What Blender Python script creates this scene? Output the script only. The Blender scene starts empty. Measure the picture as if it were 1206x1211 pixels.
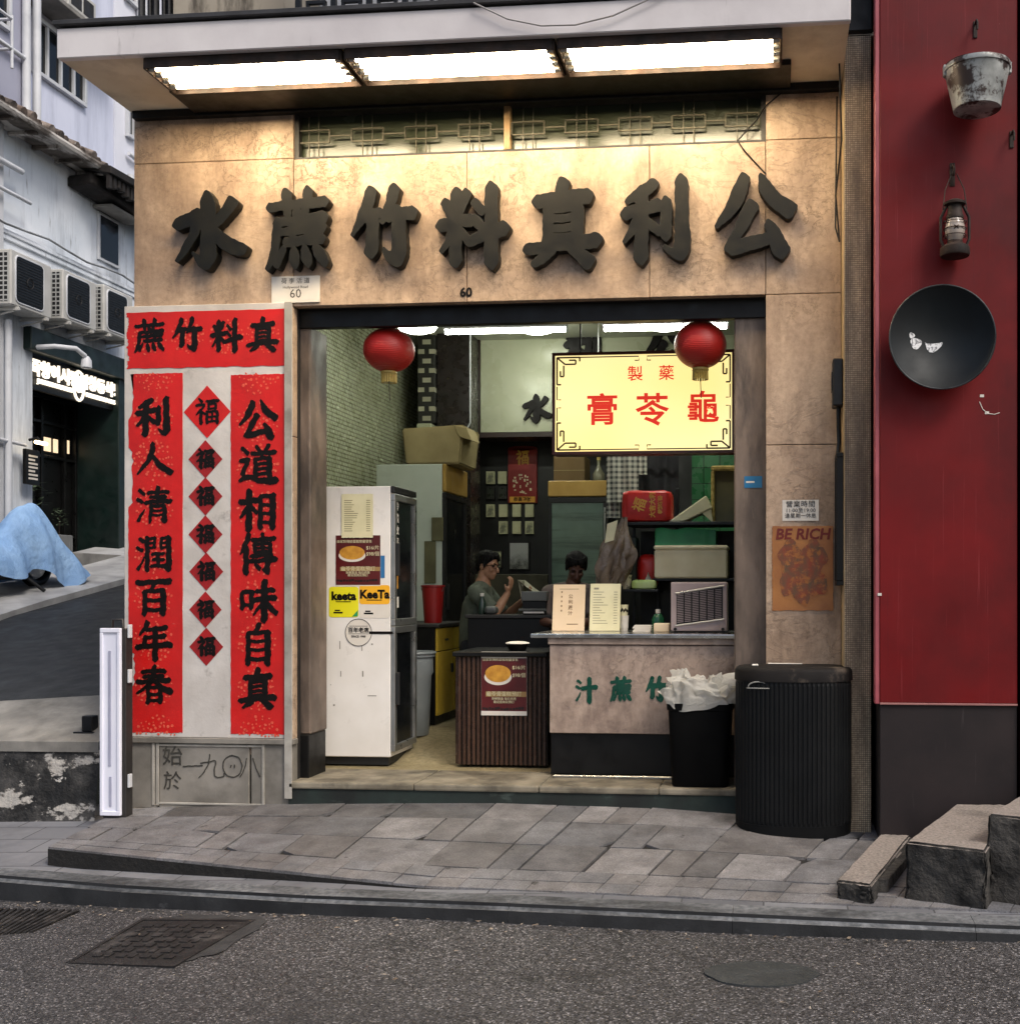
import bpy, bmesh, math, random
import numpy as np
from mathutils import Vector, Matrix
rnd = random.Random(7)
sc = bpy.context.scene
# ---------------------------------------------------------------- camera
YAW = math.radians(5.6)
cs, sn = math.cos(YAW), math.sin(YAW)
FPX, PX0, PY0, EYE, DIST = 1350.0, 782.0, 698.0, 1.55, 7.5
cam = bpy.data.cameras.new('camera')
camo = bpy.data.objects.new('camera', cam)
sc.collection.objects.link(camo)
camo.location = (0, -DIST, EYE)
camo.rotation_euler = (math.radians(90), 0, YAW)
cam.sensor_fit = 'HORIZONTAL'
cam.sensor_width = 36
cam.lens = FPX / 1206 * 36
cam.shift_x = (603 - PX0) / 1206
cam.shift_y = (PY0 - 605.5) / 1206
cam.clip_start = 0.1
cam.clip_end = 500
sc.camera = camo
# ---------------------------------------------------------------- light
w = bpy.data.worlds.new('World')
sc.world = w
w.use_nodes = True
nt = w.node_tree
sky = nt.nodes.new('ShaderNodeTexSky')
sky.sky_type = 'NISHITA'
sky.sun_disc = False
SUN_EL, SUN_AZ = math.radians(48), math.radians(132)
sky.sun_elevation = SUN_EL
sky.sun_rotation = SUN_AZ
sky.air_density = 1.0
sky.dust_density = 4.0
sky.ozone_density = 1.0
bg = nt.nodes['Background']
bg.inputs['Strength'].default_value = 0.105
nt.links.new(sky.outputs['Color'], bg.inputs['Color'])
sun = bpy.data.lights.new('sun', 'SUN')
suno = bpy.data.objects.new('sun', sun)
sc.collection.objects.link(suno)
sun.energy = 1.25
sun.angle = math.radians(18)
sun.color = (1.0, 0.96, 0.9)
# direction to the sun: front right, above
sd = Vector((math.sin(SUN_AZ) * math.cos(SUN_EL), math.cos(SUN_AZ) * math.cos(SUN_EL), math.sin(SUN_EL)))
suno.rotation_euler = sd.to_track_quat('Z', 'Y').to_euler()
suno.location = (3, -12, 15)
sc.view_settings.view_transform = 'Standard'
sc.view_settings.look = 'None'
sc.view_settings.exposure = 0.6
sc.view_settings.gamma = 1.0
sc.cycles.use_denoising = True
sc.cycles.max_bounces = 7
sc.cycles.diffuse_bounces = 4
sc.cycles.sample_clamp_indirect = 6

# ---------------------------------------------------------------- helpers
def at(px, py, Y):
    """point on the plane y = Y that shows at photo pixel (px, py)"""
    D = Y + DIST
    u = (px - PX0) / FPX
    X = D * (u * cs - sn) / (cs + u * sn)
    f = D * cs - X * sn
    return Vector((X, Y, EYE - (py - PY0) / FPX * f))
def atx(px, py, X):
    u = (px - PX0) / FPX
    D = -X * (cs + u * sn) / (sn - u * cs)
    f = D * cs - X * sn
    return Vector((X, D - DIST, EYE - (py - PY0) / FPX * f))
def atz(px, py, z):
    f = FPX * (EYE - z) / (py - PY0)
    r = (px - PX0) / FPX * f
    return Vector((r * cs - f * sn, r * sn + f * cs - DIST, z))
def lin(c):
    return c / 12.92 if c <= 0.04045 else ((c + 0.055) / 1.055) ** 2.4
def H(h, k=1.0):
    h = h.lstrip('#')
    return tuple(lin(int(h[i:i + 2], 16) / 255) * k for i in (0, 2, 4)) + (1.0,)
def smooth(a, b, x):
    t = min(1, max(0, (x - a) / (b - a)))
    return t * t * (3 - 2 * t)

WM = {}
class MB:
    def __init__(s):
        s.bm = bmesh.new()
        s.tone = None
    def _in(s, b2, M=None):
        if M is not None:
            b2.transform(M)
        me = bpy.data.meshes.new('tmp')
        b2.to_mesh(me)
        b2.free()
        s.bm.from_mesh(me)
        bpy.data.meshes.remove(me)
        return s
    def box(s, x0, x1, y0, y1, z0, z1, bev=0.0, M=None, seg=1):
        b = bmesh.new()
        bmesh.ops.create_cube(b, size=1.0)
        sx, sy, sz = abs(x1 - x0), abs(y1 - y0), abs(z1 - z0)
        for v in b.verts:
            v.co = Vector((v.co.x * sx + (x0 + x1) / 2, v.co.y * sy + (y0 + y1) / 2, v.co.z * sz + (z0 + z1) / 2))
        if bev > 0:
            bmesh.ops.bevel(b, geom=list(b.edges), offset=min(bev, 0.45 * min(sx, sy, sz)), segments=seg, affect='EDGES', profile=0.6)
        return s._in(b, M)
    def poly(s, pts):
        vs = [s.bm.verts.new(p) for p in pts]
        s.bm.faces.new(vs)
        return s
    def prism(s, pts, d, bev=0.0):
        """closed outline (3-D points in a plane) pushed along vector d"""
        b = bmesh.new()
        d = Vector(d)
        n = len(pts)
        a = [b.verts.new(p) for p in pts]
        c = [b.verts.new(Vector(p) + d) for p in pts]
        b.faces.new(a)
        b.faces.new(list(reversed(c)))
        for i in range(n):
            j = (i + 1) % n
            b.faces.new((a[j], a[i], c[i], c[j]))
        bmesh.ops.recalc_face_normals(b, faces=b.faces)
        if bev > 0:
            bmesh.ops.bevel(b, geom=list(b.edges), offset=bev, segments=1, affect='EDGES')
        return s._in(b)
    def tube(s, pts, r, n=8, cap=True):
        """r: one radius or one per point"""
        pts = [Vector(p) for p in pts]
        m = len(pts)
        rs = r if isinstance(r, (list, tuple)) else [r] * m
        rings = []
        up = None
        for i, p in enumerate(pts):
            t = (pts[min(i + 1, m - 1)] - pts[max(i - 1, 0)]).normalized()
            if up is None:
                up = Vector((0, 0, 1)) if abs(t.z) < 0.9 else Vector((1, 0, 0))
            a = t.cross(up)
            if a.length < 1e-6:
                a = t.cross(Vector((0, 1, 0)))
            a.normalize()
            b = a.cross(t).normalized()
            up = b
            rings.append([s.bm.verts.new(p + rs[i] * (math.cos(2 * math.pi * k / n) * a + math.sin(2 * math.pi * k / n) * b)) for k in range(n)])
        for i in range(m - 1):
            for k in range(n):
                l = (k + 1) % n
                s.bm.faces.new((rings[i][k], rings[i][l], rings[i + 1][l], rings[i + 1][k]))
        if cap:
            s.bm.faces.new(list(reversed(rings[0])))
            s.bm.faces.new(rings[-1])
        return s
    def lathe(s, prof, c, n=32, axis='z', sx=1, sy=1, a0=0.0, cap=True):
        c = Vector(c)
        rings = []
        for r, h in prof:
            ring = []
            for k in range(n):
                a = a0 + 2 * math.pi * k / n
                x, y = r * math.cos(a) * sx, r * math.sin(a) * sy
                p = {'z': Vector((x, y, h)), 'y': Vector((x, h, y)), 'x': Vector((h, x, y))}[axis]
                ring.append(s.bm.verts.new(c + p))
            rings.append(ring)
        for i in range(len(rings) - 1):
            for k in range(n):
                l = (k + 1) % n
                f = (rings[i][k], rings[i][l], rings[i + 1][l], rings[i + 1][k])
                s.bm.faces.new(f if axis != 'y' else tuple(reversed(f)))
        if cap:
            for ring in (rings[0], rings[-1]):
                try:
                    s.bm.faces.new(ring)
                except ValueError:
                    pass
        return s
    def ball(s, c, r, n=16, M=None):
        b = bmesh.new()
        bmesh.ops.create_uvsphere(b, u_segments=n, v_segments=max(6, n // 2), radius=1)
        r = r if isinstance(r, (tuple, list)) else (r, r, r)
        for v in b.verts:
            v.co = Vector((v.co.x * r[0], v.co.y * r[1], v.co.z * r[2]))
        b.transform(Matrix.Translation(Vector(c)) @ (M or Matrix.Identity(4)))
        return s._in(b)
    def grid(s, fn, nu, nv, closed_u=False):
        vs = [[s.bm.verts.new(fn(i / nu, j / nv)) for j in range(nv + 1)] for i in range(nu + (0 if closed_u else 1))]
        m = len(vs)
        for i in range(nu):
            for j in range(nv):
                s.bm.faces.new((vs[i][j], vs[(i + 1) % m][j], vs[(i + 1) % m][j + 1], vs[i][j + 1]))
        return s
    def mesh(s, me, M=None):
        b = bmesh.new()
        b.from_mesh(me)
        return s._in(b, M)
    def build(s, name, m, parent=None, smooth=None, recalc=True, mod=None):
        if recalc:
            bmesh.ops.recalc_face_normals(s.bm, faces=s.bm.faces)
        me = bpy.data.meshes.new(name)
        s.bm.to_mesh(me)
        s.bm.free()
        o = bpy.data.objects.new(name, me)
        sc.collection.objects.link(o)
        if parent is not None:
            M = WM[parent.name]
            me.transform(M.inverted())
            o.parent = parent
            WM[o.name] = M
        else:
            xs = [v.co for v in me.vertices]
            lo = Vector((min(v.x for v in xs), min(v.y for v in xs), min(v.z for v in xs)))
            hi = Vector((max(v.x for v in xs), max(v.y for v in xs), max(v.z for v in xs)))
            c = Vector(((lo.x + hi.x) / 2, (lo.y + hi.y) / 2, lo.z))
            me.transform(Matrix.Translation(-c))
            o.location = c
            WM[o.name] = Matrix.Translation(c)
        if smooth is not None:
            for p in me.polygons:
                p.use_smooth = True
            me.set_sharp_from_angle(angle=math.radians(smooth))
        if m is not None:
            me.materials.append(m)
        return o
def tag(o, label, cat, group=None):
    o['label'] = label
    o['category'] = cat
    if group:
        o['group'] = group
    return o
def struct(o):
    o['kind'] = 'structure'
    return o
def thing(name, label, cat, loc, group=None, rz=0.0):
    o = bpy.data.objects.new(name, None)
    sc.collection.objects.link(o)
    o.location = loc
    o.rotation_euler = (0, 0, rz)
    o.empty_display_size = 0.1
    WM[o.name] = Matrix.Translation(Vector(loc)) @ Matrix.Rotation(rz, 4, 'Z')
    return tag(o, label, cat, group)
def dup(root, loc, label, group=None, rz=None):
    r = root.copy()
    sc.collection.objects.link(r)
    r.location = loc
    if rz is not None:
        r.rotation_euler = (0, 0, rz)
    r['label'] = label
    if group:
        r['group'] = group
    for ch in list(root.children):
        c = ch.copy()
        sc.collection.objects.link(c)
        c.parent = r
        for g in ch.children:
            d = g.copy()
            sc.collection.objects.link(d)
            d.parent = c
    return r

# ---------------------------------------------------------------- materials
class NT:
    def __init__(s, name):
        s.m = bpy.data.materials.new(name)
        s.m.use_nodes = True
        s.t = s.m.node_tree
        s.b = s.t.nodes['Principled BSDF']
        s.tc = s.t.nodes.new('ShaderNodeTexCoord')
    def n(s, typ, **kw):
        x = s.t.nodes.new(typ)
        for k, v in kw.items():
            setattr(x, k, v)
        return x
    def l(s, a, b):
        s.t.links.new(a, b)
    def co(s, scale=(1, 1, 1), rot=(0, 0, 0), loc=(0, 0, 0)):
        m = s.n('ShaderNodeMapping')
        m.inputs['Scale'].default_value = scale if isinstance(scale, (tuple, list)) else (scale,) * 3
        m.inputs['Rotation'].default_value = rot
        m.inputs['Location'].default_value = loc
        s.l(s.tc.outputs['Object'], m.inputs['Vector'])
        return m.outputs['Vector']
    def noise(s, scale, detail=6, rough=0.55, st=(1, 1, 1), dist=0.0, loc=(0, 0, 0)):
        x = s.n('ShaderNodeTexNoise')
        x.inputs['Scale'].default_value = scale
        x.inputs['Detail'].default_value = detail
        x.inputs['Roughness'].default_value = rough
        x.inputs['Distortion'].default_value = dist
        s.l(s.co(st, loc=loc), x.inputs['Vector'])
        return x.outputs['Fac']
    def ramp(s, fac, stops):
        r = s.n('ShaderNodeValToRGB')
        e = r.color_ramp.elements
        while len(e) < len(stops):
            e.new(0.5)
        for x, (p, c) in zip(e, stops):
            x.position = p
            x.color = c if isinstance(c, (tuple, list)) else (c, c, c, 1)
        s.l(fac, r.inputs['Fac'])
        return r.outputs['Color']
    def mix(s, fac, a, b, mode='MIX'):
        x = s.n('ShaderNodeMix', data_type='RGBA', blend_type=mode)
        for v, i in ((fac, 0), (a, 6), (b, 7)):
            if isinstance(v, (int, float)):
                x.inputs[i].default_value = v
            elif isinstance(v, (tuple, list)):
                x.inputs[i].default_value = v
            else:
                s.l(v, x.inputs[i])
        return x.outputs[2]
    def math(s, op, a, b=0.0):
        x = s.n('ShaderNodeMath', operation=op)
        for v, i in ((a, 0), (b, 1)):
            if isinstance(v, (int, float)):
                x.inputs[i].default_value = v
            else:
                s.l(v, x.inputs[i])
        return x.outputs[0]
    def bump(s, h, strength=0.3, dist=0.01):
        x = s.n('ShaderNodeBump')
        x.inputs['Strength'].default_value = strength
        x.inputs['Distance'].default_value = dist
        s.l(h, x.inputs['Height'])
        s.l(x.outputs['Normal'], s.b.inputs['Normal'])
    def base(s, c):
        if isinstance(c, (tuple, list)):
            s.b.inputs['Base Color'].default_value = c
        else:
            s.l(c, s.b.inputs['Base Color'])
_mc = {}
def surf(name, c1, c2=None, scale=6, rough=0.6, metal=0.0, bump=0.0, bscale=60, st=(1, 1, 1), lo=0.35, hi=0.65,
         dirt=None, spec=0.5, rvar=0.12, bdist=0.004, bst=(1, 1, 1), sheen=0):
    """general painted / plain surface: two-tone noise, optional dirt = (colour, scale, stretch, lo, hi, amount)"""
    N = NT(name)
    c2 = c2 or tuple(x * 0.8 for x in c1[:3]) + (1,)
    f = N.noise(scale, st=st)
    col = N.ramp(f, [(lo, c1), (hi, c2)])
    for d in (dirt if isinstance(dirt, list) else ([dirt] if dirt else [])):
        dc, ds, dst, dlo, dhi, am = d
        g = N.ramp(N.noise(ds, 8, 0.65, st=dst, loc=(3.1, 1.7, 0.4)), [(dlo, (0, 0, 0, 1)), (dhi, (am, am, am, 1))])
        col = N.mix(g, col, dc)
    N.base(col)
    rr = N.ramp(N.noise(scale * 2.3, 5, loc=(5, 2, 1)), [(0.3, max(0.03, rough - rvar)), (0.7, min(1, rough + rvar))])
    N.l(rr, N.b.inputs['Roughness'])
    N.b.inputs['Metallic'].default_value = metal
    N.b.inputs['Specular IOR Level'].default_value = spec
    if sheen:
        N.b.inputs['Sheen Weight'].default_value = sheen
    if bump:
        N.bump(N.noise(bscale, 6, 0.6, st=bst), bump, bdist)
    return N.m
def emit(name, col, strength):
    N = NT(name)
    N.base((0.8, 0.8, 0.8, 1))
    N.b.inputs['Emission Color'].default_value = col
    N.b.inputs['Emission Strength'].default_value = strength
    return N.m
def glass(name, tint=(0.9, 0.95, 0.93, 1), refl=0.12):
    N = NT(name)
    t = N.n('ShaderNodeBsdfTransparent')
    t.inputs['Color'].default_value = tint
    g = N.n('ShaderNodeBsdfGlossy')
    g.inputs['Roughness'].default_value = 0.04
    mx = N.n('ShaderNodeMixShader')
    lw = N.n('ShaderNodeLayerWeight')
    lw.inputs['Blend'].default_value = 0.25
    k = N.math('ADD', N.math('MULTIPLY', lw.outputs['Fresnel'], 0.6), refl * 0.5)
    N.l(k, mx.inputs[0])
    N.l(t.outputs[0], mx.inputs[1])
    N.l(g.outputs[0], mx.inputs[2])
    N.l(mx.outputs[0], N.t.nodes['Material Output'].inputs['Surface'])
    return N.m

# ---------------------------------------------------------------- brush lettering
def parse(s):
    out = []
    for st in s.split(';'):
        st = st.strip()
        if st:
            out.append([tuple(float(q) for q in p.split(',')) for p in st.split()])
    return out
D3 = '10,12,5 22,20,5; 4,36,5 16,43,5; 6,92,5 14,80,4 23,62,2;'
GL = {
 '水': '46,2,5 47,14,9 48,50,9 47,84,10 38,88,5 26,76,2; 4,38,7 20,33,7 33,27,7 27,50,6 15,70,5 3,84,3; 82,14,8 68,30,7 54,42,4; 52,42,5 64,56,7 80,68,9 97,72,7',
 '竹': '30,2,8 24,20,8 14,38,6 3,56,3; 20,34,6 34,31,6 46,28,5; 33,32,8 33,55,8 31,78,9; 66,0,8 60,18,7 52,34,5 47,40,3; 58,34,6 75,30,6 94,30,8; 72,30,9 74,60,9 72,88,10 60,86,6 50,76,2',
 '料': '10,20,6 17,34,6; 40,10,7 34,24,6 30,34,4; 3,48,7 24,44,6 46,42,7; 25,8,7 25,50,7 24,92,8; 22,48,6 14,66,5 4,80,3; 32,56,5 44,68,6; 54,20,5 63,30,6; 52,40,5 61,49,6; 48,68,6 72,60,7 97,54,8; 78,3,8 78,50,8 78,94,9',
 '真': '50,2,8 48,14,7 46,26,5; 16,22,7 50,18,6 84,17,8; 30,30,6 30,50,6 28,72,6; 28,32,5 50,30,5 71,29,5; 70,30,7 71,50,7 69,72,6; 32,44,4 68,42,4; 32,56,4 68,54,4; 32,67,4 68,65,4; 2,80,6 45,75,6 96,71,8; 36,80,6 24,89,6 10,97,4; 62,78,6 72,86,8 84,95,9',
 '利': '44,5,7 28,14,7 8,24,4; 4,40,7 26,36,6 52,31,7; 28,14,8 28,55,8 26,95,9; 25,42,6 16,58,6 3,74,3; 33,48,5 42,56,6 52,63,6; 64,26,6 64,48,7 63,68,7; 86,2,8 87,48,8 87,86,10 77,92,6 63,84,3',
 '公': '36,4,7 30,22,9 17,44,7 1,60,3; 60,0,3 66,14,7 78,30,9 96,42,10; 46,40,9 36,58,8 24,78,6 20,88,7; 20,88,8 44,84,7 76,76,6; 70,60,5 78,74,8 86,92,10',
 '蔗': '5,18,5 48,15,5 95,13,6; 32,2,7 34,16,6 35,28,5; 68,0,7 66,14,6 63,27,5; 50,25,6 52,34,6; 16,38,5 50,36,5 93,33,7; 18,38,6 15,62,6 10,82,5 1,97,3; 25,51,4 58,48,5 92,46,6; 42,40,5 43,52,5 44,63,4; 70,38,5 69,50,5 67,62,4; 32,64,5 60,62,5 90,60,6; 27,73,4 22,82,6 17,91,5; 44,73,4 46,84,7 47,92,5; 62,72,4 66,84,7 68,91,5; 80,70,4 88,80,7 95,90,6',
 '人': '48,10,6 44,34,8 30,60,6 4,88,3; 44,36,5 60,58,7 78,74,9 97,84,9',
 '清': D3 + '36,18,5 64,16,4 92,15,5; 40,30,4 84,28,5; 62,3,6 62,24,6 62,42,5; 27,44,5 62,41,5 98,40,6; 43,53,5 42,76,5 39,97,4; 43,54,4 80,52,4; 80,53,6 82,74,6 81,93,7 73,90,3; 45,66,3 79,65,3; 45,78,3 79,77,3',
 '潤': D3 + '31,10,6 32,50,6 31,96,6; 31,11,4 52,10,4; 53,10,4 53,36,4; 33,23,3 52,22,3; 33,35,3 52,35,3; 72,10,4 72,37,4; 72,10,4 92,9,4; 93,10,7 94,50,7 93,92,8 84,88,4; 72,23,3 92,22,3; 72,35,3 92,35,3; 47,53,4 80,51,4; 48,68,4 79,67,4; 44,85,4 84,84,5; 63,53,5 63,85,5',
 '百': '4,15,7 50,12,6 96,10,8; 52,15,6 46,27,5 38,36,3; 24,38,6 25,65,6 24,97,7; 24,38,5 50,36,5 77,35,6; 77,36,8 78,65,8 77,96,8; 27,62,5 75,61,5; 27,88,5 75,87,5',
 '年': '32,3,7 24,20,6 10,36,3; 26,22,5 54,20,5 84,17,7; 26,43,5 52,41,5 80,39,7; 25,43,6 25,66,6; 2,69,7 48,65,6 98,62,8; 55,20,7 55,60,7 54,102,8',
 '春': '18,15,5 50,13,5 82,12,6; 22,28,5 76,26,5; 5,43,6 48,40,5 94,37,7; 52,0,6 48,28,7 36,48,6 3,74,3; 54,40,5 72,56,7 98,68,9; 34,57,5 35,76,5 34,98,6; 35,57,4 70,55,5; 70,56,6 70,97,6; 36,76,4 69,75,4; 36,92,4 69,91,4',
 '道': '10,8,6 21,18,6; 4,40,5 24,36,6 14,56,6 9,74,6; 2,90,5 22,80,6 58,90,7 99,90,9; 48,2,5 55,12,5; 80,0,6 72,13,4; 34,21,5 65,19,5 97,17,6; 64,20,5 58,33,4; 44,35,5 44,78,6; 44,34,4 83,32,5; 83,33,7 83,78,7; 46,47,4 82,46,4; 46,60,4 82,59,4; 46,73,4 82,72,4',
 '相': '3,31,7 24,28,6 47,25,7; 26,3,8 26,50,8 25,98,9; 23,36,5 14,54,5 2,70,3; 31,42,5 45,55,6; 58,15,6 58,50,6 57,94,7; 58,16,5 91,13,5; 92,14,8 92,50,8 91,94,8; 60,38,4 90,37,4; 60,60,4 90,59,4; 60,83,4 90,82,4',
 '傳': '25,2,7 17,24,7 3,50,3; 18,34,7 18,66,7 17,97,8; 35,15,5 65,12,5 95,11,6; 64,0,5 64,28,5 64,52,5; 42,25,5 42,45,5; 42,25,4 86,23,4; 86,24,5 85,45,5; 42,35,3 86,34,3; 42,45,4 86,44,4; 34,57,5 64,54,4 88,52,5; 83,47,4 91,58,5; 29,70,5 64,67,5 99,64,7; 77,56,7 77,80,7 76,96,7 65,91,3; 43,76,4 55,87,6',
 '味': '6,30,5 8,70,6; 6,30,5 34,27,5; 34,28,6 32,68,6; 9,63,4 32,62,4; 46,28,5 70,26,5 93,23,6; 40,50,6 70,46,6 98,43,7; 69,2,8 69,50,8 68,99,9; 66,50,5 55,68,5 39,86,3; 71,50,5 84,68,7 99,80,8',
 '自': '54,0,7 48,10,6 38,20,4; 24,22,6 24,60,6 23,99,7; 24,22,5 77,19,5; 78,20,8 78,60,8 77,98,8; 27,43,4 76,42,4; 27,65,4 76,64,4; 27,89,5 76,88,5',
 '福': '18,2,5 28,12,6; 5,28,5 38,24,5 24,46,5 4,64,3; 24,46,6 24,98,7; 30,52,4 41,62,5; 48,11,5 97,8,6; 57,22,4 57,42,5; 57,22,4 88,21,4; 88,22,5 86,42,5; 57,40,4 86,40,4; 50,53,5 50,97,6; 50,53,4 94,51,5; 94,52,6 94,97,6; 52,73,4 92,72,4; 72,53,4 72,92,4; 52,91,4 92,91,4',
 '汁': D3 + '32,44,7 66,41,6 98,38,8; 66,4,8 66,50,8 66,98,9',
 '一': '4,52,2 50,50,2 96,48,2',
 '九': '44,8,2 40,40,2 24,70,2 4,92,2; 10,40,2 40,36,2 66,32,2 62,60,2 62,82,2 72,90,2 96,88,2 97,76,2',
 '八': '34,24,2 26,56,2 6,90,2; 62,22,2 76,58,2 94,88,2',
 '〇': '50,12,2 78,22,2 90,50,2 78,80,2 50,90,2 22,80,2 10,50,2 22,22,2 50,12,2; 44,48,2 42,56,2; 58,46,2 58,56,2',
}
def catmull(p, k=5):
    if len(p) < 3:
        return [tuple(p[0][i] + (p[-1][i] - p[0][i]) * t / k for i in range(3)) for t in range(k + 1)]
    q = [p[0]] + list(p) + [p[-1]]
    out = []
    for i in range(1, len(q) - 2):
        for t in range(k):
            t /= k
            o = []
            for d in range(3):
                a, b, c, e = q[i - 1][d], q[i][d], q[i + 1][d], q[i + 2][d]
                o.append(0.5 * (2 * b + (c - a) * t + (2 * a - 5 * b + 4 * c - e) * t * t + (3 * b - a - 3 * c + e) * t ** 3))
            out.append(tuple(o))
    out.append(p[-1])
    return out
def contours(F, x0, y0, h):
    n, m = F.shape
    seg = {}
    def pt(i, j, k, l):
        a, b = F[i, j], F[k, l]
        t = a / (a - b)
        return (x0 + (j + (l - j) * t) * h, y0 + (i + (k - i) * t) * h)
    P = {}
    nb = {}
    ins = F < 0
    c4 = ins[:-1, :-1].astype(int) + ins[:-1, 1:] + ins[1:, :-1] + ins[1:, 1:]
    for i, j in zip(*np.nonzero((c4 > 0) & (c4 < 4))):
        e = []
        if ins[i, j] != ins[i, j + 1]: e.append((i, j, i, j + 1))
        if ins[i, j + 1] != ins[i + 1, j + 1]: e.append((i, j + 1, i + 1, j + 1))
        if ins[i + 1, j] != ins[i + 1, j + 1]: e.append((i + 1, j, i + 1, j + 1))
        if ins[i, j] != ins[i + 1, j]: e.append((i, j, i + 1, j))
        pairs = [(e[0], e[1])] if len(e) == 2 else ([(e[0], e[1]), (e[2], e[3])] if not ins[i, j] else [(e[0], e[3]), (e[1], e[2])])
        for a, b in pairs:
            for q in (a, b):
                if q not in P:
                    P[q] = pt(*q)
            nb.setdefault(a, []).append(b)
            nb.setdefault(b, []).append(a)
    loops = []
    seen = set()
    for s in nb:
        if s in seen:
            continue
        lp = [s]
        seen.add(s)
        while True:
            nx = [q for q in nb[lp[-1]] if q not in seen]
            if not nx:
                break
            seen.add(nx[0])
            lp.append(nx[0])
        if len(lp) > 7:
            loops.append([P[q] for q in lp])
    return loops
def simplify(lp, eps):
    if len(lp) < 12:
        return lp
    a = np.array(lp)
    keep = np.zeros(len(a), bool)
    def rec(i, j):
        if j - i < 2:
            return
        d = a[j] - a[i]
        L = np.hypot(*d) + 1e-9
        dist = np.abs(d[0] * (a[i + 1:j, 1] - a[i, 1]) - d[1] * (a[i + 1:j, 0] - a[i, 0])) / L
        k = int(dist.argmax())
        if dist[k] > eps:
            keep[i + 1 + k] = True
            rec(i, i + 1 + k)
            rec(i + 1 + k, j)
    h = len(a) // 2
    keep[0] = keep[h] = keep[-1] = True
    rec(0, h)
    rec(h, len(a) - 1)
    r = [tuple(q) for q in a[keep]]
    return r
def glyph_field(ch, fat=1.0, res=84, seed=0, rough=0.6, nib=0.75):
    g = np.linspace(-14, 114, res)
    X, Y = np.meshgrid(g, g)
    r = random.Random(seed * 31 + ord(ch))
    p1, p2, p3 = r.random() * 6, r.random() * 6, r.random() * 6
    Xw = X + rough * (np.sin(Y * 0.21 + p1) + 0.6 * np.sin(Y * 0.55 + X * 0.4 + p2))
    Yw = Y + rough * (np.sin(X * 0.19 + p3) + 0.6 * np.sin(X * 0.6 - Y * 0.33 + p1))
    F = np.full_like(X, 1e9)
    for st in parse(GL[ch]):
        q = catmull(st)
        for (ax, ay, ar), (bx, by, br) in zip(q, q[1:]):
            dx, dy = bx - ax, by - ay
            t = np.clip(((Xw - ax) * dx + (Yw - ay) * dy) / (dx * dx + dy * dy + 1e-9), 0, 1)
            ox, oy = Xw - ax - t * dx, Yw - ay - t * dy
            na, nb_ = np.abs(ox * 0.82 + oy * 0.57), np.abs(oy * 0.82 - ox * 0.57)
            d = nib * (na ** 5 + nb_ ** 5) ** 0.2 + (1 - nib) * np.hypot(ox, oy) - fat * (ar + (br - ar) * t)
            F = np.minimum(F, d)
    return F, g
def loops_mesh(loops, depth, bevel=0.0):
    """loops in the x-z plane -> mesh, front at y = -depth, back at 0"""
    cu = bpy.data.curves.new('tmp', 'CURVE')
    cu.dimensions = '2D'
    cu.fill_mode = 'BOTH'
    cu.extrude = depth / 2 - bevel
    cu.bevel_depth = bevel
    cu.bevel_resolution = 1
    for lp in loops:
        sp = cu.splines.new('POLY')
        sp.points.add(len(lp) - 1)
        for q, (x, y) in zip(sp.points, lp):
            q.co = (x, y, 0, 1)
        sp.use_cyclic_u = True
    o = bpy.data.objects.new('tmp', cu)
    sc.collection.objects.link(o)
    dg = bpy.context.evaluated_depsgraph_get()
    me = bpy.data.meshes.new_from_object(o.evaluated_get(dg))
    bpy.data.objects.remove(o)
    bpy.data.curves.remove(cu)
    me.transform(Matrix.Translation((0, -depth / 2, 0)) @ Matrix.Rotation(math.radians(90), 4, 'X'))
    return me
_gc = {}
def brush(ch, w, h, depth, fat=1.0, bevel=0.0, seed=0, rough=0.6, res=84, eps=0.3):
    """brush character filling w x h (metres), centred on the origin in the x-z plane"""
    F, g = glyph_field(ch, fat, res, seed, rough)
    st = g[1] - g[0]
    lps = contours(F, g[0], g[0], st)
    def _ar(lp):
        return abs(sum(a[0] * b[1] - b[0] * a[1] for a, b in zip(lp, lp[1:] + lp[:1]))) / 2
    lps = [lp for lp in lps if _ar(lp) > 2.5]
    lps = [[((x - 50) / 100 * w, (50 - y) / 100 * h) for x, y in simplify(lp, eps)] for lp in lps]
    return loops_mesh(lps, depth, bevel)
def text(s, size, depth=0.001, offset=0.0, align='CENTER', sx=1.0, shear=0.0, sp=1.0):
    """font text in the x-z plane, centred at the origin"""
    cu = bpy.data.curves.new('tmp', 'FONT')
    cu.body = s
    cu.size = size
    cu.extrude = depth / 2
    cu.offset = offset
    cu.align_x = align
    cu.align_y = 'CENTER'
    cu.resolution_u = 2
    cu.shear = shear
    cu.space_character = sp
    o = bpy.data.objects.new('tmp', cu)
    sc.collection.objects.link(o)
    dg = bpy.context.evaluated_depsgraph_get()
    me = bpy.data.meshes.new_from_object(o.evaluated_get(dg))
    bpy.data.objects.remove(o)
    bpy.data.curves.remove(cu)
    me.transform(Matrix.Diagonal((sx, 1, 1, 1)))
    me.transform(Matrix.Translation((0, -depth / 2, 0)) @ Matrix.Rotation(math.radians(90), 4, 'X'))
    return me
T = Matrix.Translation
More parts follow.
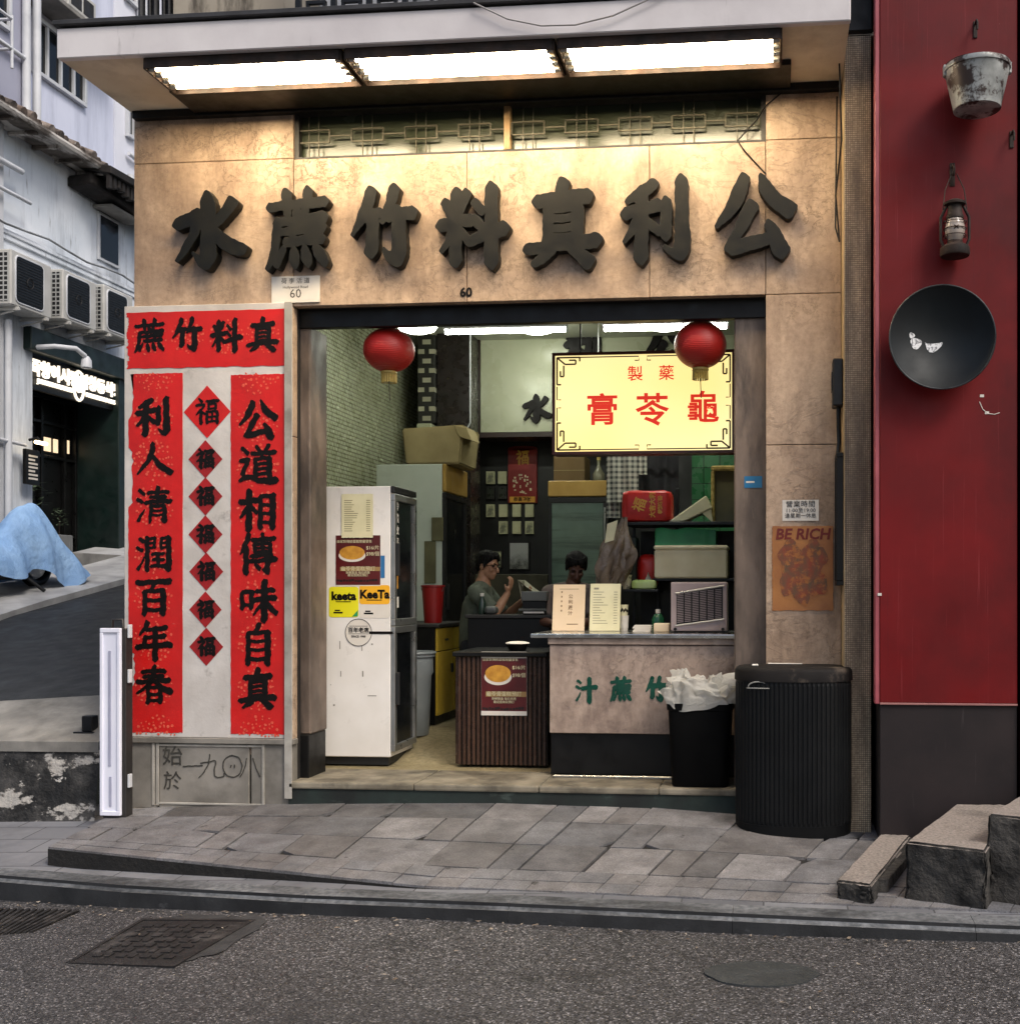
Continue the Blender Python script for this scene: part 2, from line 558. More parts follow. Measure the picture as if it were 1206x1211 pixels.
def remesh(mb, voxel, name, m, parent=None, smooth_it=6):
    """weld overlapping shapes into one continuous skin"""
    me = bpy.data.meshes.new('tmp')
    mb.bm.to_mesh(me)
    mb.bm.free()
    o = bpy.data.objects.new('tmp', me)
    sc.collection.objects.link(o)
    md = o.modifiers.new('r', 'REMESH')
    md.mode = 'VOXEL'
    md.voxel_size = voxel
    sm = o.modifiers.new('s', 'SMOOTH')
    sm.iterations = smooth_it
    sm.factor = 0.5
    dg = bpy.context.evaluated_depsgraph_get()
    res = bpy.data.meshes.new_from_object(o.evaluated_get(dg))
    bpy.data.objects.remove(o)
    q = MB().mesh(res)
    return q.build(name, m, parent, smooth=60)

# ================================================================ MATERIALS
def marble(name, c1, c2, vein, dirtc, vein_w=0.03, scale=1.6, glossy=0.35):
    N = NT(name)
    a = N.noise(scale, 9, 0.62, dist=0.6)
    col = N.ramp(a, [(0.32, c1), (0.5, tuple((x + y) / 2 for x, y in zip(c1, c2))), (0.68, c2)])
    fine = N.ramp(N.noise(26, 8, 0.7), [(0.3, (0.78, 0.76, 0.74, 1)), (0.62, (1.1, 1.1, 1.1, 1))])
    col = N.mix(0.85, col, fine, 'MULTIPLY')
    v = N.noise(2.4, 7, 0.6, dist=1.6, loc=(2, 5, 1), st=(1, 1, 1.5))
    v = N.math('ABSOLUTE', N.math('SUBTRACT', v, 0.5))
    vm = N.ramp(v, [(0.0, (0.32, 0.32, 0.32, 1)), (vein_w * 0.8, (0, 0, 0, 1))])
    gate = N.ramp(N.noise(0.9, 3, 0.5, loc=(8, 3, 2)), [(0.42, (0.05, 0.05, 0.05, 1)), (0.62, (1, 1, 1, 1))])
    vm = N.mix(1.0, vm, gate, 'MULTIPLY')
    v2 = N.noise(9.5, 9, 0.7, dist=0.5, loc=(6, 1, 9))
    v2 = N.ramp(N.math('ABSOLUTE', N.math('SUBTRACT', v2, 0.5)), [(0.0, (0.5, 0.5, 0.5, 1)), (vein_w * 0.7, (0, 0, 0, 1))])
    g2 = N.ramp(N.noise(1.1, 4, 0.6, loc=(3, 9, 5)), [(0.45, (0, 0, 0, 1)), (0.6, (1, 1, 1, 1))])
    vm = N.mix(1.0, vm, N.mix(1.0, v2, g2, 'MULTIPLY'), 'ADD')
    col = N.mix(vm, col, vein)
    d = N.ramp(N.noise(2.2, 10, 0.72, st=(1.6, 1, 0.5), loc=(1, 1, 4)), [(0.46, (0, 0, 0, 1)), (0.74, (0.8, 0.8, 0.8, 1))])
    col = N.mix(d, col, dirtc)
    d2 = N.ramp(N.noise(14, 8, 0.75, loc=(4, 2, 7)), [(0.58, (0, 0, 0, 1)), (0.72, (0.55, 0.55, 0.55, 1))])
    d3 = N.ramp(N.noise(1.6, 5, 0.6, loc=(9, 4, 1)), [(0.42, (0, 0, 0, 1)), (0.6, (1, 1, 1, 1))])
    col = N.mix(N.mix(1.0, d2, d3, 'MULTIPLY'), col, dirtc)
    N.base(col)
    N.l(N.ramp(N.noise(6, 6), [(0.3, glossy), (0.7, glossy + 0.3)]), N.b.inputs['Roughness'])
    hh = N.mix(0.6, N.noise(30, 8, 0.7), N.mix(1.0, vm, (1, 1, 1, 1), 'SUBTRACT'))
    N.bump(hh, 0.6, 0.009)
    return N.m
M_STONE = marble('facade_marble', H('#c6ad94'), H('#9a826d'), H('#33241b'), H('#5b4737'))
M_COUNTER_STONE = marble('counter_marble', H('#a39082'), H('#74635a'), H('#33261f'), H('#c5b0a0'), 0.03, 4.5)
def brickmat(name, c1, c2, mortar, w, h, m, rough=0.5, axis='xz', offset=0.5, bump=0.5, dirt=None, scale=1.0):
    N = NT(name)
    b = N.n('ShaderNodeTexBrick')
    b.offset = offset
    b.inputs['Color1'].default_value = c1
    b.inputs['Color2'].default_value = c2
    b.inputs['Mortar'].default_value = mortar
    b.inputs['Scale'].default_value = scale
    b.inputs['Mortar Size'].default_value = m
    b.inputs['Mortar Smooth'].default_value = 0.2
    b.inputs['Brick Width'].default_value = w
    b.inputs['Row Height'].default_value = h
    sx = N.n('ShaderNodeSeparateXYZ')
    N.l(N.tc.outputs['Object'], sx.inputs[0])
    cx = N.n('ShaderNodeCombineXYZ')
    for i, a in enumerate(axis):
        N.l(sx.outputs['XYZ'.index(a.upper())], cx.inputs[i])
    N.l(cx.outputs[0], b.inputs['Vector'])
    col = b.outputs['Color']
    if dirt:
        g = N.ramp(N.noise(dirt[1], 8, 0.65, st=dirt[4] if len(dirt) > 4 else (1, 1, 1)), [(dirt[2], (0, 0, 0, 1)), (dirt[3], (0.8, 0.8, 0.8, 1))])
        col = N.mix(g, col, dirt[0])
    N.base(col)
    N.l(N.ramp(N.noise(9, 4), [(0.3, rough - 0.1), (0.7, rough + 0.15)]), N.b.inputs['Roughness'])
    N.bump(N.mix(1.0, (1, 1, 1, 1), b.outputs['Fac'], 'SUBTRACT'), bump, 0.004)
    return N.m
M_MOSAIC = brickmat('pilaster_mosaic', H('#cdb99a'), H('#a8957b'), H('#5b4d3d'), 0.013, 0.013, 0.0018, 0.45, 'xz', 0.0, 0.5, (H('#4a3d30'), 2.2, 0.40, 0.62, (3, 1, 0.4)))
M_WALLTILE = brickmat('wall_tile', H('#c9cfb4'), H('#b7be9f'), H('#74735a'), 0.038, 0.038, 0.007, 0.25, 'yz', 0.5, 0.5, (H('#7b7a56'), 1.2, 0.5, 0.85))
M_GREENTILE = brickmat('green_tile', H('#2f6e44'), H('#25603a'), H('#12301c'), 0.15, 0.15, 0.005, 0.25, 'xz', 0.0, 0.4)
M_ASPHALT = None
def asphalt(name, dark, light, chip, seed=0):
    N = NT(name)
    v = N.n('ShaderNodeTexVoronoi')
    v.inputs['Scale'].default_value = 105
    v.inputs['Randomness'].default_value = 1
    N.l(N.co(1, loc=(seed, 0, 0)), v.inputs['Vector'])
    sep = N.n('ShaderNodeSeparateColor')
    N.l(v.outputs['Color'], sep.inputs[0])
    col = N.ramp(sep.outputs[0], [(0.0, dark), (0.55, light), (0.82, light), (0.97, chip)])
    d = N.ramp(v.outputs['Distance'], [(0.25, (1, 1, 1, 1)), (0.75, (0.25, 0.25, 0.25, 1))])
    col = N.mix(0.85, col, d, 'MULTIPLY')
    big = N.ramp(N.noise(0.8, 5, 0.6, st=(0.6, 1, 1)), [(0.3, (0.62, 0.6, 0.6, 1)), (0.7, (1.2, 1.18, 1.18, 1))])
    col = N.mix(1.0, col, big, 'MULTIPLY')
    pat = N.ramp(N.noise(3.5, 7, 0.7, st=(0.5, 1, 1), loc=(4, 4, 0)), [(0.58, (0, 0, 0, 1)), (0.72, (0.6, 0.6, 0.6, 1))])
    col = N.mix(pat, col, tuple(x * 0.6 for x in dark[:3]) + (1,))
    cr = N.math('ABSOLUTE', N.math('SUBTRACT', N.noise(0.55, 6, 0.6, dist=0.8, loc=(9, 2, 0)), 0.5))
    col = N.mix(N.ramp(cr, [(0.0, (0.9, 0.9, 0.9, 1)), (0.0065, (0, 0, 0, 1))]), col, (0.012, 0.012, 0.012, 1))
    oil = N.ramp(N.noise(0.7, 4, 0.55, loc=(2, 8, 0)), [(0.58, (0, 0, 0, 1)), (0.7, (0.65, 0.65, 0.65, 1))])
    col = N.mix(oil, col, (0.02, 0.02, 0.022, 1))
    N.base(col)
    N.l(N.ramp(sep.outputs[1], [(0, 0.45), (1, 0.95)]), N.b.inputs['Roughness'])
    N.bump(N.mix(0.5, v.outputs['Distance'], N.noise(130, 3)), 0.9, 0.006)
    return N.m
M_ASPHALT = asphalt('asphalt', H('#1e1e20'), H('#565556'), H('#979596'))
M_ASPHALT2 = surf('side_asphalt', H('#17191b'), H('#25282b'), 3, 0.6, bump=0.5, bscale=120, dirt=(H('#56595b'), 7, (0.25, 3, 1), 0.62, 0.75, 0.6))
def slabmat(name):
    N = NT(name)
    at_ = N.n('ShaderNodeVertexColor')
    at_.layer_name = 'tone'
    col = N.ramp(N.noise(5, 9, 0.68), [(0.3, H('#565557')), (0.7, H('#858486'))])
    col = N.mix(1.0, col, at_.outputs['Color'], 'MULTIPLY')
    d = N.ramp(N.noise(1.3, 8, 0.7, loc=(2, 2, 0)), [(0.45, (0, 0, 0, 1)), (0.75, (0.7, 0.7, 0.7, 1))])
    col = N.mix(d, col, H('#4a4643'))
    sp = N.ramp(N.noise(120, 3, 0.6), [(0.35, (0.6, 0.6, 0.6, 1)), (0.65, (1.25, 1.25, 1.25, 1))])
    col = N.mix(0.9, col, sp, 'MULTIPLY')
    spot = N.ramp(N.noise(9, 3, 0.5, loc=(7, 1, 0)), [(0.70, (0, 0, 0, 1)), (0.74, (0.75, 0.75, 0.75, 1))])
    col = N.mix(spot, col, H('#2c2928'))
    N.base(col)
    N.l(N.ramp(N.noise(7, 5), [(0.3, 0.5), (0.7, 0.85)]), N.b.inputs['Roughness'])
    N.bump(N.noise(70, 7, 0.75), 0.6, 0.006)
    return N.m
M_SLAB = slabmat('paving_slab')
M_MORTAR = surf('mortar', H('#2c2926'), H('#3d3a36'), 12, 0.9, bump=0.4)
M_KERB = surf('kerb_granite', H('#77797c'), H('#505356'), 30, 0.75, bump=0.5, bscale=120, dirt=[(H('#202224'), 2.5, (0.6, 1, 3), 0.42, 0.62, 0.85)])
M_CONC = surf('concrete', H('#8f8c86'), H('#6c6a66'), 3, 0.85, bump=0.4, bscale=50, dirt=(H('#3b3936'), 1.6, (1, 1, 0.6), 0.5, 0.72, 0.7))
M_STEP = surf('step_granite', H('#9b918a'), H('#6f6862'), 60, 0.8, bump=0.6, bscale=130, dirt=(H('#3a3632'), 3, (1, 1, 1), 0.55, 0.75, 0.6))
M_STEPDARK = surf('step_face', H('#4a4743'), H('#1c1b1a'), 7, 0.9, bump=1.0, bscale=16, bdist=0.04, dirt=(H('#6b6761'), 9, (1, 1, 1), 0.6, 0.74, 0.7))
M_FASCIA = surf('fascia_paint', H('#dcd7d6'), H('#cac4c4'), 2, 0.6, bump=0.15, bscale=30, dirt=[(H('#4a4540'), 5, (3, 1, 0.35), 0.64, 0.8, 0.7)])
M_SOFFIT = surf('soffit_paint', H('#ddd4bf'), H('#c9bda5'), 2, 0.7, bump=0.15, dirt=(H('#7c6a50'), 2, (1, 1, 1), 0.55, 0.8, 0.5))
M_BLACK = surf('black_paint', H('#0c0b0b'), H('#080808'), 4, 0.45, bump=0.1, spec=0.3)
M_DARKGREY = surf('dark_grey', H('#282523'), H('#1d1b1a'), 3, 0.6, bump=0.15)
M_COLUMN = surf('column_stone', H('#7f6f63'), H('#4e433b'), 2.6, 0.55, bump=0.4, bscale=14, st=(1.6, 1, 0.6), dirt=[(H('#2b2420'), 3, (2, 1, 0.5), 0.45, 0.68, 0.85), (H('#9a8878'), 8, (2.5, 1, 0.4), 0.62, 0.75, 0.5)])
M_SIGN_STONE = surf('sign_stone', H('#17171380'[:7]), H('#0f0f0d'), 5, 0.5, bump=0.25, bscale=40, dirt=(H('#3a352e'), 7, (1, 1, 1), 0.62, 0.8, 0.4), spec=0.25)
M_RED = surf('red_board', H('#700a0e'), H('#58080b'), 1.5, 0.55, bump=0.08, bscale=20, rvar=0.12, spec=0.25, dirt=[(H('#8d3638'), 9, (8, 1, 0.14), 0.61, 0.76, 0.65), (H('#2c0709'), 1.1, (1, 1, 0.7), 0.5, 0.8, 0.7), (H('#3b1113'), 14, (5, 1, 0.1), 0.62, 0.8, 0.5), (H('#b08a86'), 30, (1, 1, 1), 0.715, 0.73, 0.7)])
M_PLINTH = surf('plinth_board', H('#2c2525'), H('#211d1e'), 2, 0.6, bump=0.1, spec=0.25, dirt=(H('#5b5352'), 9, (6, 1, 0.3), 0.64, 0.8, 0.4))
M_WALLPALE = surf('pale_render', H('#e6ebf1'), H('#cdd5de'), 1.2, 0.9, bump=0.35, bscale=18, dirt=[(H('#7d8288'), 1.5, (1, 2.5, 0.35), 0.5, 0.75, 0.75), (H('#4e4c4a'), 5, (1, 2.5, 0.3), 0.60, 0.74, 0.8)])
M_LAV = surf('lavender_render', H('#d3d8ea'), H('#c8cee2'), 0.8, 0.9, bump=0.15, bscale=30, dirt=[(H('#8b92a8'), 1.2, (1, 2, 0.3), 0.5, 0.75, 0.6), (H('#6a6a70'), 4, (1, 3, 0.2), 0.64, 0.78, 0.6)])
M_LAV2 = surf('pale_lavender', H('#e3e5ee'), H('#d5d8e4'), 0.8, 0.9, bump=0.15, bscale=30)
M_UPWALL = surf('stained_render', H('#b5ac9c'), H('#9c9384'), 2, 0.9, bump=0.4, bscale=22, dirt=[(H('#3b342c'), 3, (2.5, 1, 0.6), 0.5, 0.66, 0.85)])
M_WHITE = surf('white_enamel', H('#e6e3df'), H('#dad6d0'), 2.5, 0.35, bump=0.05, dirt=(H('#8a8070'), 4, (2, 2, 0.5), 0.62, 0.8, 0.5))
M_WHITEPAINT = surf('white_paint', H('#d0d2d6'), H('#bcbfc4'), 3, 0.5, dirt=(H('#85878a'), 5, (1, 1, 1), 0.6, 0.8, 0.4))
M_PAPER = surf('white_paper', H('#d9d4cb'), H('#cbc5bb'), 4, 0.8, bump=0.25, bscale=9, bdist=0.01)
M_CREAMPAPER = surf('cream_paper', H('#d8d2ae'), H('#c9c39d'), 5, 0.8, bump=0.2, bscale=9, bdist=0.01)
M_REDPAPER = surf('red_paper', H('#c8130f'), H('#b00f0b'), 3, 0.55, bump=0.3, bscale=7, bdist=0.012, dirt=(H('#e8a79c'), 5, (0.5, 1, 3), 0.71, 0.75, 0.55))
M_REDPAPER2 = surf('worn_red_paper', H('#a81216'), H('#6a0c10'), 7, 0.6, bump=0.3, bscale=9, bdist=0.01)
M_INK = surf('black_ink', H('#0c0908'), H('#120d0b'), 8, 0.5, spec=0.2)
M_GOLD = surf('gold_fleck', H('#d65c45'), H('#cf4330'), 30, 0.6)
M_ALU = surf('aluminium', H('#b9bab8'), H('#a5a6a4'), 4, 0.35, metal=0.9, bump=0.05)
M_STEEL = surf('stainless', H('#c9c8c4'), H('#b8b6b2'), 5, 0.22, metal=1.0, st=(1, 8, 1))
M_GALV = surf('galvanised', H('#b5b7b4'), H('#7f8280'), 7, 0.5, metal=0.35, bump=0.2, bscale=30, dirt=(H('#33221e'), 5, (1, 1, 1), 0.52, 0.57, 0.95))
M_IRON = surf('black_iron', H('#1c1d1f'), H('#131416'), 9, 0.42, metal=0.4, bump=0.3, bscale=40)
M_RUST = surf('rusty_iron', H('#3a2a22'), H('#1d1714'), 8, 0.7, metal=0.3, bump=0.4, bscale=40)
M_GLASS = glass('clear_glass')
M_GLASSDARK = surf('window_glass', H('#0d0e0f'), H('#15171a'), 2, 0.16, spec=0.35)
M_WOODDARK = surf('walnut_slat', H('#4a352a'), H('#33241d'), 5, 0.25, st=(6, 6, 0.6), bump=0.1)
M_CREAMBACK = surf('slat_back', H('#251b16'), H('#1b1410'), 5, 0.5)
M_FLOOR = surf('shop_floor', H('#94886a'), H('#776c50'), 30, 0.45, bump=0.1, dirt=(H('#5d5234'), 2.4, (1, 1, 1), 0.52, 0.75, 0.6))
M_CEIL = surf('ceiling_paint', H('#c9cbbd'), H('#b6b9a8'), 2, 0.8)
M_BACKPANEL = surf('back_panel', H('#aeb197'), H('#a0a388'), 1.5, 0.3, dirt=(H('#7d7f66'), 2, (1, 1, 1), 0.55, 0.8, 0.5))
M_GREENTXT = surf('green_enamel', H('#0c4a3a'), H('#0a3b2f'), 6, 0.3)
M_REDTXT = emit('backlit_red', (0.75, 0.03, 0.012, 1), 0.55)
M_REDTXT.node_tree.nodes['Principled BSDF'].inputs['Base Color'].default_value = (0.5, 0.02, 0.01, 1)
M_TUBE = emit('cool_tube', (0.98, 1.0, 0.86, 1), 50.0)
M_TUBE_OUT = emit('warm_tube', (1.0, 0.80, 0.52, 1), 38.0)
M_LAMP = emit('round_lamp', (0.97, 1.0, 0.86, 1), 14.0)

# ================================================================ GROUND
def lerp_tab(tab, x):
    if x <= tab[0][0]: return tab[0][1]
    for (a, va), (b, vb) in zip(tab, tab[1:]):
        if x <= b: return va + (vb - va) * (x - a) / (b - a)
    return tab[-1][1]
KY = [(-14, -0.2), (-8, -0.62), (-6, -0.95), (-4.5, -1.22), (-3.3, -1.50), (-1.36, -1.77), (1.14, -2.03), (4, -2.30), (12, -3.0)]
KZ = [(-14, -0.20), (-4.5, -0.13), (-3.3, -0.11), (-1.9, -0.078), (-1.36, -0.060), (1.14, -0.03), (12, 0.15)]
RZ = [(-14, -0.36), (-4.5, -0.255), (-3.3, -0.223), (-1.36, -0.157), (1.14, -0.09), (12, 0.10)]
FY = [(-4.36, -1.0), (-1.9, -1.44), (1.3, -1.80), (4, -2.07)]
FZ = [(-4.36, 0.0), (-1.9, -0.062), (1.3, -0.02), (4, 0.03)]
BZ = [(-4.5, 0.04), (-3.3, 0.10), (-2.0, 0.14), (-0.6, 0.12), (0.3, 0.05), (1.2, 0.02), (4, 0.08)]
AN = [(-4.36, -6.0), (-1.2, 12.0), (1.0, 20.0), (4, 24.0)]
def grid_z(fn_xs, ys_fn, zfn, ny):
    q = MB()
    vs = [[q.bm.verts.new((x, y, zfn(x, y))) for y in ys_fn(x)] for x in fn_xs]
    for i in range(len(vs) - 1):
        for j in range(ny):
            q.bm.faces.new((vs[i][j], vs[i + 1][j], vs[i + 1][j + 1], vs[i][j + 1]))
    return q
xs = [-60, -30, -20] + [-14 + 0.5 * i for i in range(53)] + [16, 22, 30, 60]
road = grid_z(xs, lambda x: [-60, -30, -15, -9, -6, -4.5, -3.5, lerp_tab(KY, x) + 0.04],
              lambda x, y: lerp_tab(RZ, x) + 0.012 * math.sin(x * 1.3 + y) * (y > -8), 7)
struct(road.build('road', M_ASPHALT, None, 40))
# kerb stones
q = MB()
x = -14.0
while x < 11:
    ln = 1.15
    for a, b in ((x + 0.0012, x + ln - 0.0012),):
        ya, yb, za, zb = lerp_tab(KY, a), lerp_tab(KY, b), lerp_tab(KZ, a), lerp_tab(KZ, b)
        wd = 0.17
        bb = bmesh.new()
        P = [(a, ya, za), (b, yb, zb), (b, yb + wd, zb + 0.006), (a, ya + wd, za + 0.006)]
        top = [bb.verts.new(p) for p in P]
        bot = [bb.verts.new((p[0], p[1] - (0.02 if i < 2 else 0), p[2] - 0.35)) for i, p in enumerate(P)]
        bb.faces.new(top)
        for i in range(4):
            bb.faces.new((top[i], bot[i], bot[(i + 1) % 4], top[(i + 1) % 4]))
        bmesh.ops.recalc_face_normals(bb, faces=bb.faces)
        bb.edges.ensure_lookup_table()
        ge = [e for e in bb.edges if all(v in (top[0], top[1]) for v in e.verts)]
        bmesh.ops.bevel(bb, geom=ge, offset=0.03, segments=3, affect='EDGES')
        q._in(bb)
    x += ln
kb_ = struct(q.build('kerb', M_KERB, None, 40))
kb_.data.materials.append(surf('kerb_face', H('#2a2b2d'), H('#17181a'), 4, 0.8, bump=0.5, bscale=60, dirt=(H('#606265'), 7, (1, 1, 2), 0.62, 0.74, 0.5)))  # darker colour for the front faces of the kerb
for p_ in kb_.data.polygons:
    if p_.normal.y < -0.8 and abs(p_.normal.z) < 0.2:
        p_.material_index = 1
# lower footpath
xs2 = [-14 + 0.3 * i for i in range(87)]
def zlow(x, y):
    k = lerp_tab(KY, x)
    s = 0.10 if x < -2.2 else 0.06
    return lerp_tab(KZ, x) + s * max(0, y - k) * (1 if x < -4.3 else 0.5) - 0.009
fp = grid_z(xs2, lambda x: [lerp_tab(KY, x) + 0.13 + (0.3 - lerp_tab(KY, x) - 0.13) * j / 8 for j in range(9)], zlow, 8)
M_FOOT = brickmat('footpath_flags', H('#7c7d81'), H('#696a6f'), H('#38383b'), 0.42, 0.26, 0.005, 0.75, 'xy', 0.5, 0.3, (H('#4f5054'), 1.6, 0.45, 0.7))
struct(fp.build('footpath', M_FOOT, None, 40))
# slab-paved platform in front of the shop
def plat(s, t):
    """s: X on the front edge, t: 0 front edge .. 1 facade"""
    yf = lerp_tab(FY, s)
    X = s + math.tan(math.radians(lerp_tab(AN, s))) * (0.02 - yf) * t
    y = yf + (0.02 - yf) * t
    zf, zb = lerp_tab(FZ, s), lerp_tab(BZ, min(4, X))
    return Vector((X, y, zf + (zb - zf) * t))
q = MB()
col = q.bm.loops.layers.float_color.new('tone')
rows = [(0.0, 0.09, 0.19, 0), (0.09, 0.19, 0.19, 0), (0.19, 0.46, 0.36, 1), (0.46, 0.74, 0.36, 1), (0.74, 1.0, 0.36, 1)]
r2 = random.Random(3)
for ri, (t0, t1, wd, kind) in enumerate(rows):
    s = -4.36 + (0 if ri % 2 == 0 else -0.0)
    while s < 3.9:
        w2 = wd if not kind else wd * r2.choice([0.5, 0.5, 1.0, 1.0, 1.0, 1.5])
        e = min(s + w2, 3.95)
        ton = r2.choice([0.72, 0.82, 0.9, 0.95, 1.0, 1.3]) * r2.uniform(0.95, 1.05) if kind else r2.uniform(0.92, 1.1)
        if kind and r2.random() < 0.16:
            ton *= 0.7
        tint = r2.uniform(-0.02, 0.04)
        g = r2.choice([0.003, 0.005, 0.005, 0.010]) if kind else 0.0022
        dz = r2.uniform(-0.003, 0.003)
        gt = 0.003
        P = [plat(s + g, t0 + gt), plat(e - g, t0 + gt), plat(e - g, t1 - gt), plat(s + g, t1 - gt)]
        if kind and r2.random() < 0.4:            # broken corner
            k = r2.randrange(4)
            a, b, c = P[k - 1], P[k], P[(k + 1) % 4]
            P = P[:k] + [b + (a - b) * 0.16, b + (c - b) * 0.28] + P[k + 1:]
        up = Vector((0, 0, dz))
        top = [q.bm.verts.new(p + up) for p in P]
        bot = [q.bm.verts.new(p - Vector((0, 0, 0.03))) for p in P]
        fs = [q.bm.faces.new(top)]
        for i in range(len(P)):
            fs.append(q.bm.faces.new((top[i], bot[i], bot[(i + 1) % len(P)], top[(i + 1) % len(P)])))
        for f in fs:
            for lp in f.loops:
                lp[col] = (ton + tint, ton, ton - tint, 1)
        s = e
struct(q.build('pavement', M_SLAB, None))
q = MB()
ss = [-4.36 + 0.1653 * i for i in range(51)]
vs = [[q.bm.verts.new(plat(s, t) - Vector((0, 0, 0.014))) for t in (0.0, 0.25, 0.5, 0.75, 1.0)] for s in ss]
for i in range(len(vs) - 1):
    for j in range(4):
        q.bm.faces.new((vs[i][j], vs[i + 1][j], vs[i + 1][j + 1], vs[i][j + 1]))
lo = [q.bm.verts.new(plat(s, 0) - Vector((0, 0, 0.3))) for s in ss]
for i in range(len(vs) - 1):
    q.bm.faces.new((vs[i + 1][0], vs[i][0], lo[i], lo[i + 1]))
lb = [q.bm.verts.new(plat(-4.36, t) - Vector((0, 0, 0.3))) for t in (0.0, 0.25, 0.5, 0.75, 1.0)]
for j in range(4):
    q.bm.faces.new((vs[0][j], vs[0][j + 1], lb[j + 1], lb[j]))
struct(q.build('pavement_bed', surf('dark_bedding', H('#1d1b19'), H('#121110'), 9, 0.9, bump=0.6, bscale=30, bdist=0.02), None, recalc=False))

# side street rising behind the low wall
SZ = [(-0.2, 0.50), (0.2, 0.56), (0.7, 0.72), (3.5, 1.34), (5.8, 1.72), (9, 2.3), (20, 4.2)]
def sz(x, y):
    return lerp_tab(SZ, y) + 0.03 * (x + 6)
sx_ = [-7.75 + (3.3) * i / 6 for i in range(7)]
ys_ = [0.35, 0.5, 0.8, 1.5, 2.5, 3.5, 4.6, 5.8, 7.5, 9, 14, 20]
ss = grid_z(sx_, lambda x: ys_, lambda x, y: sz(x, y), len(ys_) - 1)
struct(ss.build('side_road', M_ASPHALT2, None, 40))
q = MB()
yy = [-0.1, 0.5, 1.2, 2, 3, 4, 5, 6, 7, 9, 12, 20]
for a, b in zip(yy, yy[1:]):
    za, zb = sz(-7.8, a) + 0.07, sz(-7.8, b) + 0.07
    for (p0, p1, p2, p3) in (((-7.75, a, za), (-7.75, b, zb), (-9.3, b, zb + 0.12), (-9.3, a, za + 0.12)),
                             ((-7.75, a, za - 0.3), (-7.75, b, zb - 0.3), (-7.75, b, zb), (-7.75, a, za))):
        q.poly([p0, p1, p2, p3])
bmesh.ops.remove_doubles(q.bm, verts=q.bm.verts, dist=0.001)
M_FARPAVE = surf('far_paving', H('#b9b9b8'), H('#989898'), 3, 0.85, bump=0.3, bscale=40, dirt=(H('#6a6a69'), 1.6, (1, 1, 1), 0.5, 0.75, 0.7))
struct(q.build('far_pavement', M_FARPAVE, None))
# low peeling wall at the foot of the side street
M_PEEL = surf('peeling_paint', H('#1c1c1c'), H('#101010'), 4, 0.75, bump=1.0, bscale=12, bdist=0.03, dirt=[(H('#4c4a48'), 3.5, (1, 1, 1.2), 0.48, 0.62, 0.8), (H('#a8a49e'), 2.6, (0.8, 1, 1.5), 0.575, 0.60, 1.0), (H('#d0ccc6'), 11, (1, 1, 1.3), 0.66, 0.69, 0.9)])
q = MB()
def lw(x, t):
    return Vector((x, 0.0 + 0.02 * math.sin(x * 3), 0))
tx = [-12, -9, -8.4, -7.8, -7.2, -6.6, -6.0, -5.4, -5.0, -4.62]
for a, b in zip(tx, tx[1:]):
    q.poly([(a, -0.12, -0.1), (b, -0.12, -0.1), (b, -0.04, 0.46), (a, -0.04, 0.46)])
w_ = q.build('low_wall', M_PEEL, None)
tag(w_, 'low black wall with peeling white paint beside the shop', 'wall')
q = MB()
for a, b in zip(tx, tx[1:]):
    za, zb = 0.49 + 0.004 * (a + 8), 0.49 + 0.004 * (b + 8)
    ya, yb2 = 0.42 + 0.09 * (a + 8), 0.42 + 0.09 * (b + 8)
    q.poly([(a, -0.06, za), (b, -0.06, zb), (b, yb2, sz(b, yb2) + 0.012), (a, ya, sz(a, ya) + 0.012)])
    q.poly([(a, -0.06, za), (b, -0.06, zb), (b, -0.06, zb - 0.07), (a, -0.06, za - 0.07)])
    q.poly([(a, ya, sz(a, ya) + 0.012), (b, yb2, sz(b, yb2) + 0.012), (b, yb2 + 0.02, sz(b, yb2) - 0.1), (a, ya + 0.02, sz(a, ya) - 0.1)])
bmesh.ops.remove_doubles(q.bm, verts=q.bm.verts, dist=0.001)
q.build('coping', M_CONC, w_)
q = MB()
r3 = random.Random(5)
for i in range(14):                       # red paint left on the coping edge
    a = -9 + r3.random() * 2.6
    pts = [(a + 0.25 * math.cos(k * 0.9) * (0.7 + 0.5 * r3.random()), -0.068, 0.485 + 0.02 * math.sin(k * 0.9)) for k in range(7)]
    q.prism(pts, (0, 0.006, 0))
q.build('paint_patch', surf('red_kerb_paint', H('#b54a4a'), H('#c97b78'), 8, 0.8), w_)
# small dark post box on the coping
p = at(108, 855, 0.15)

# ================================================================ SHOP BUILDING
XL, XR = -4.40, 0.44
shop = thing('shop_building', 'old marble-clad herbal tea shop with an open front and lit canopy', 'shop', (-2.0, 0.0, 0.0))
OX0, OX1 = -3.255, -0.05          # opening
ZL, ZT0, ZT1, ZC = 3.485, 4.49, 4.80, 4.90
def slabs(lst):
    q = MB()
    for (a, b, c, d) in lst:
        q.box(a + 0.002, b - 0.002, 0.0, 0.07, c + 0.002, d - 0.002, 0.003)
    return q
slabs([(XL, OX0, 4.497, ZC), (XL, OX0, ZL, 4.497), (XL, OX0, 2.6, ZL), (XL, OX0, 0.42, 2.6)]).build('pier', M_STONE, shop)
x1, x2 = at(552, 300, 0).x, at(768, 300, 0).x
slabs([(OX0, x1, ZL, ZT0), (x1, x2, ZL, ZT0), (x2, OX1, ZL, ZT0), (OX0, OX1, ZT1 + 0.04, ZC)]).build('lintel', M_STONE, shop)
slabs([(OX1, XR, 4.497, ZC), (OX1, XR, ZL, 4.497), (OX1, XR, 2.50, ZL), (OX1, XR, -0.1, 2.50)]).build('pier', M_STONE, shop)
q = MB()
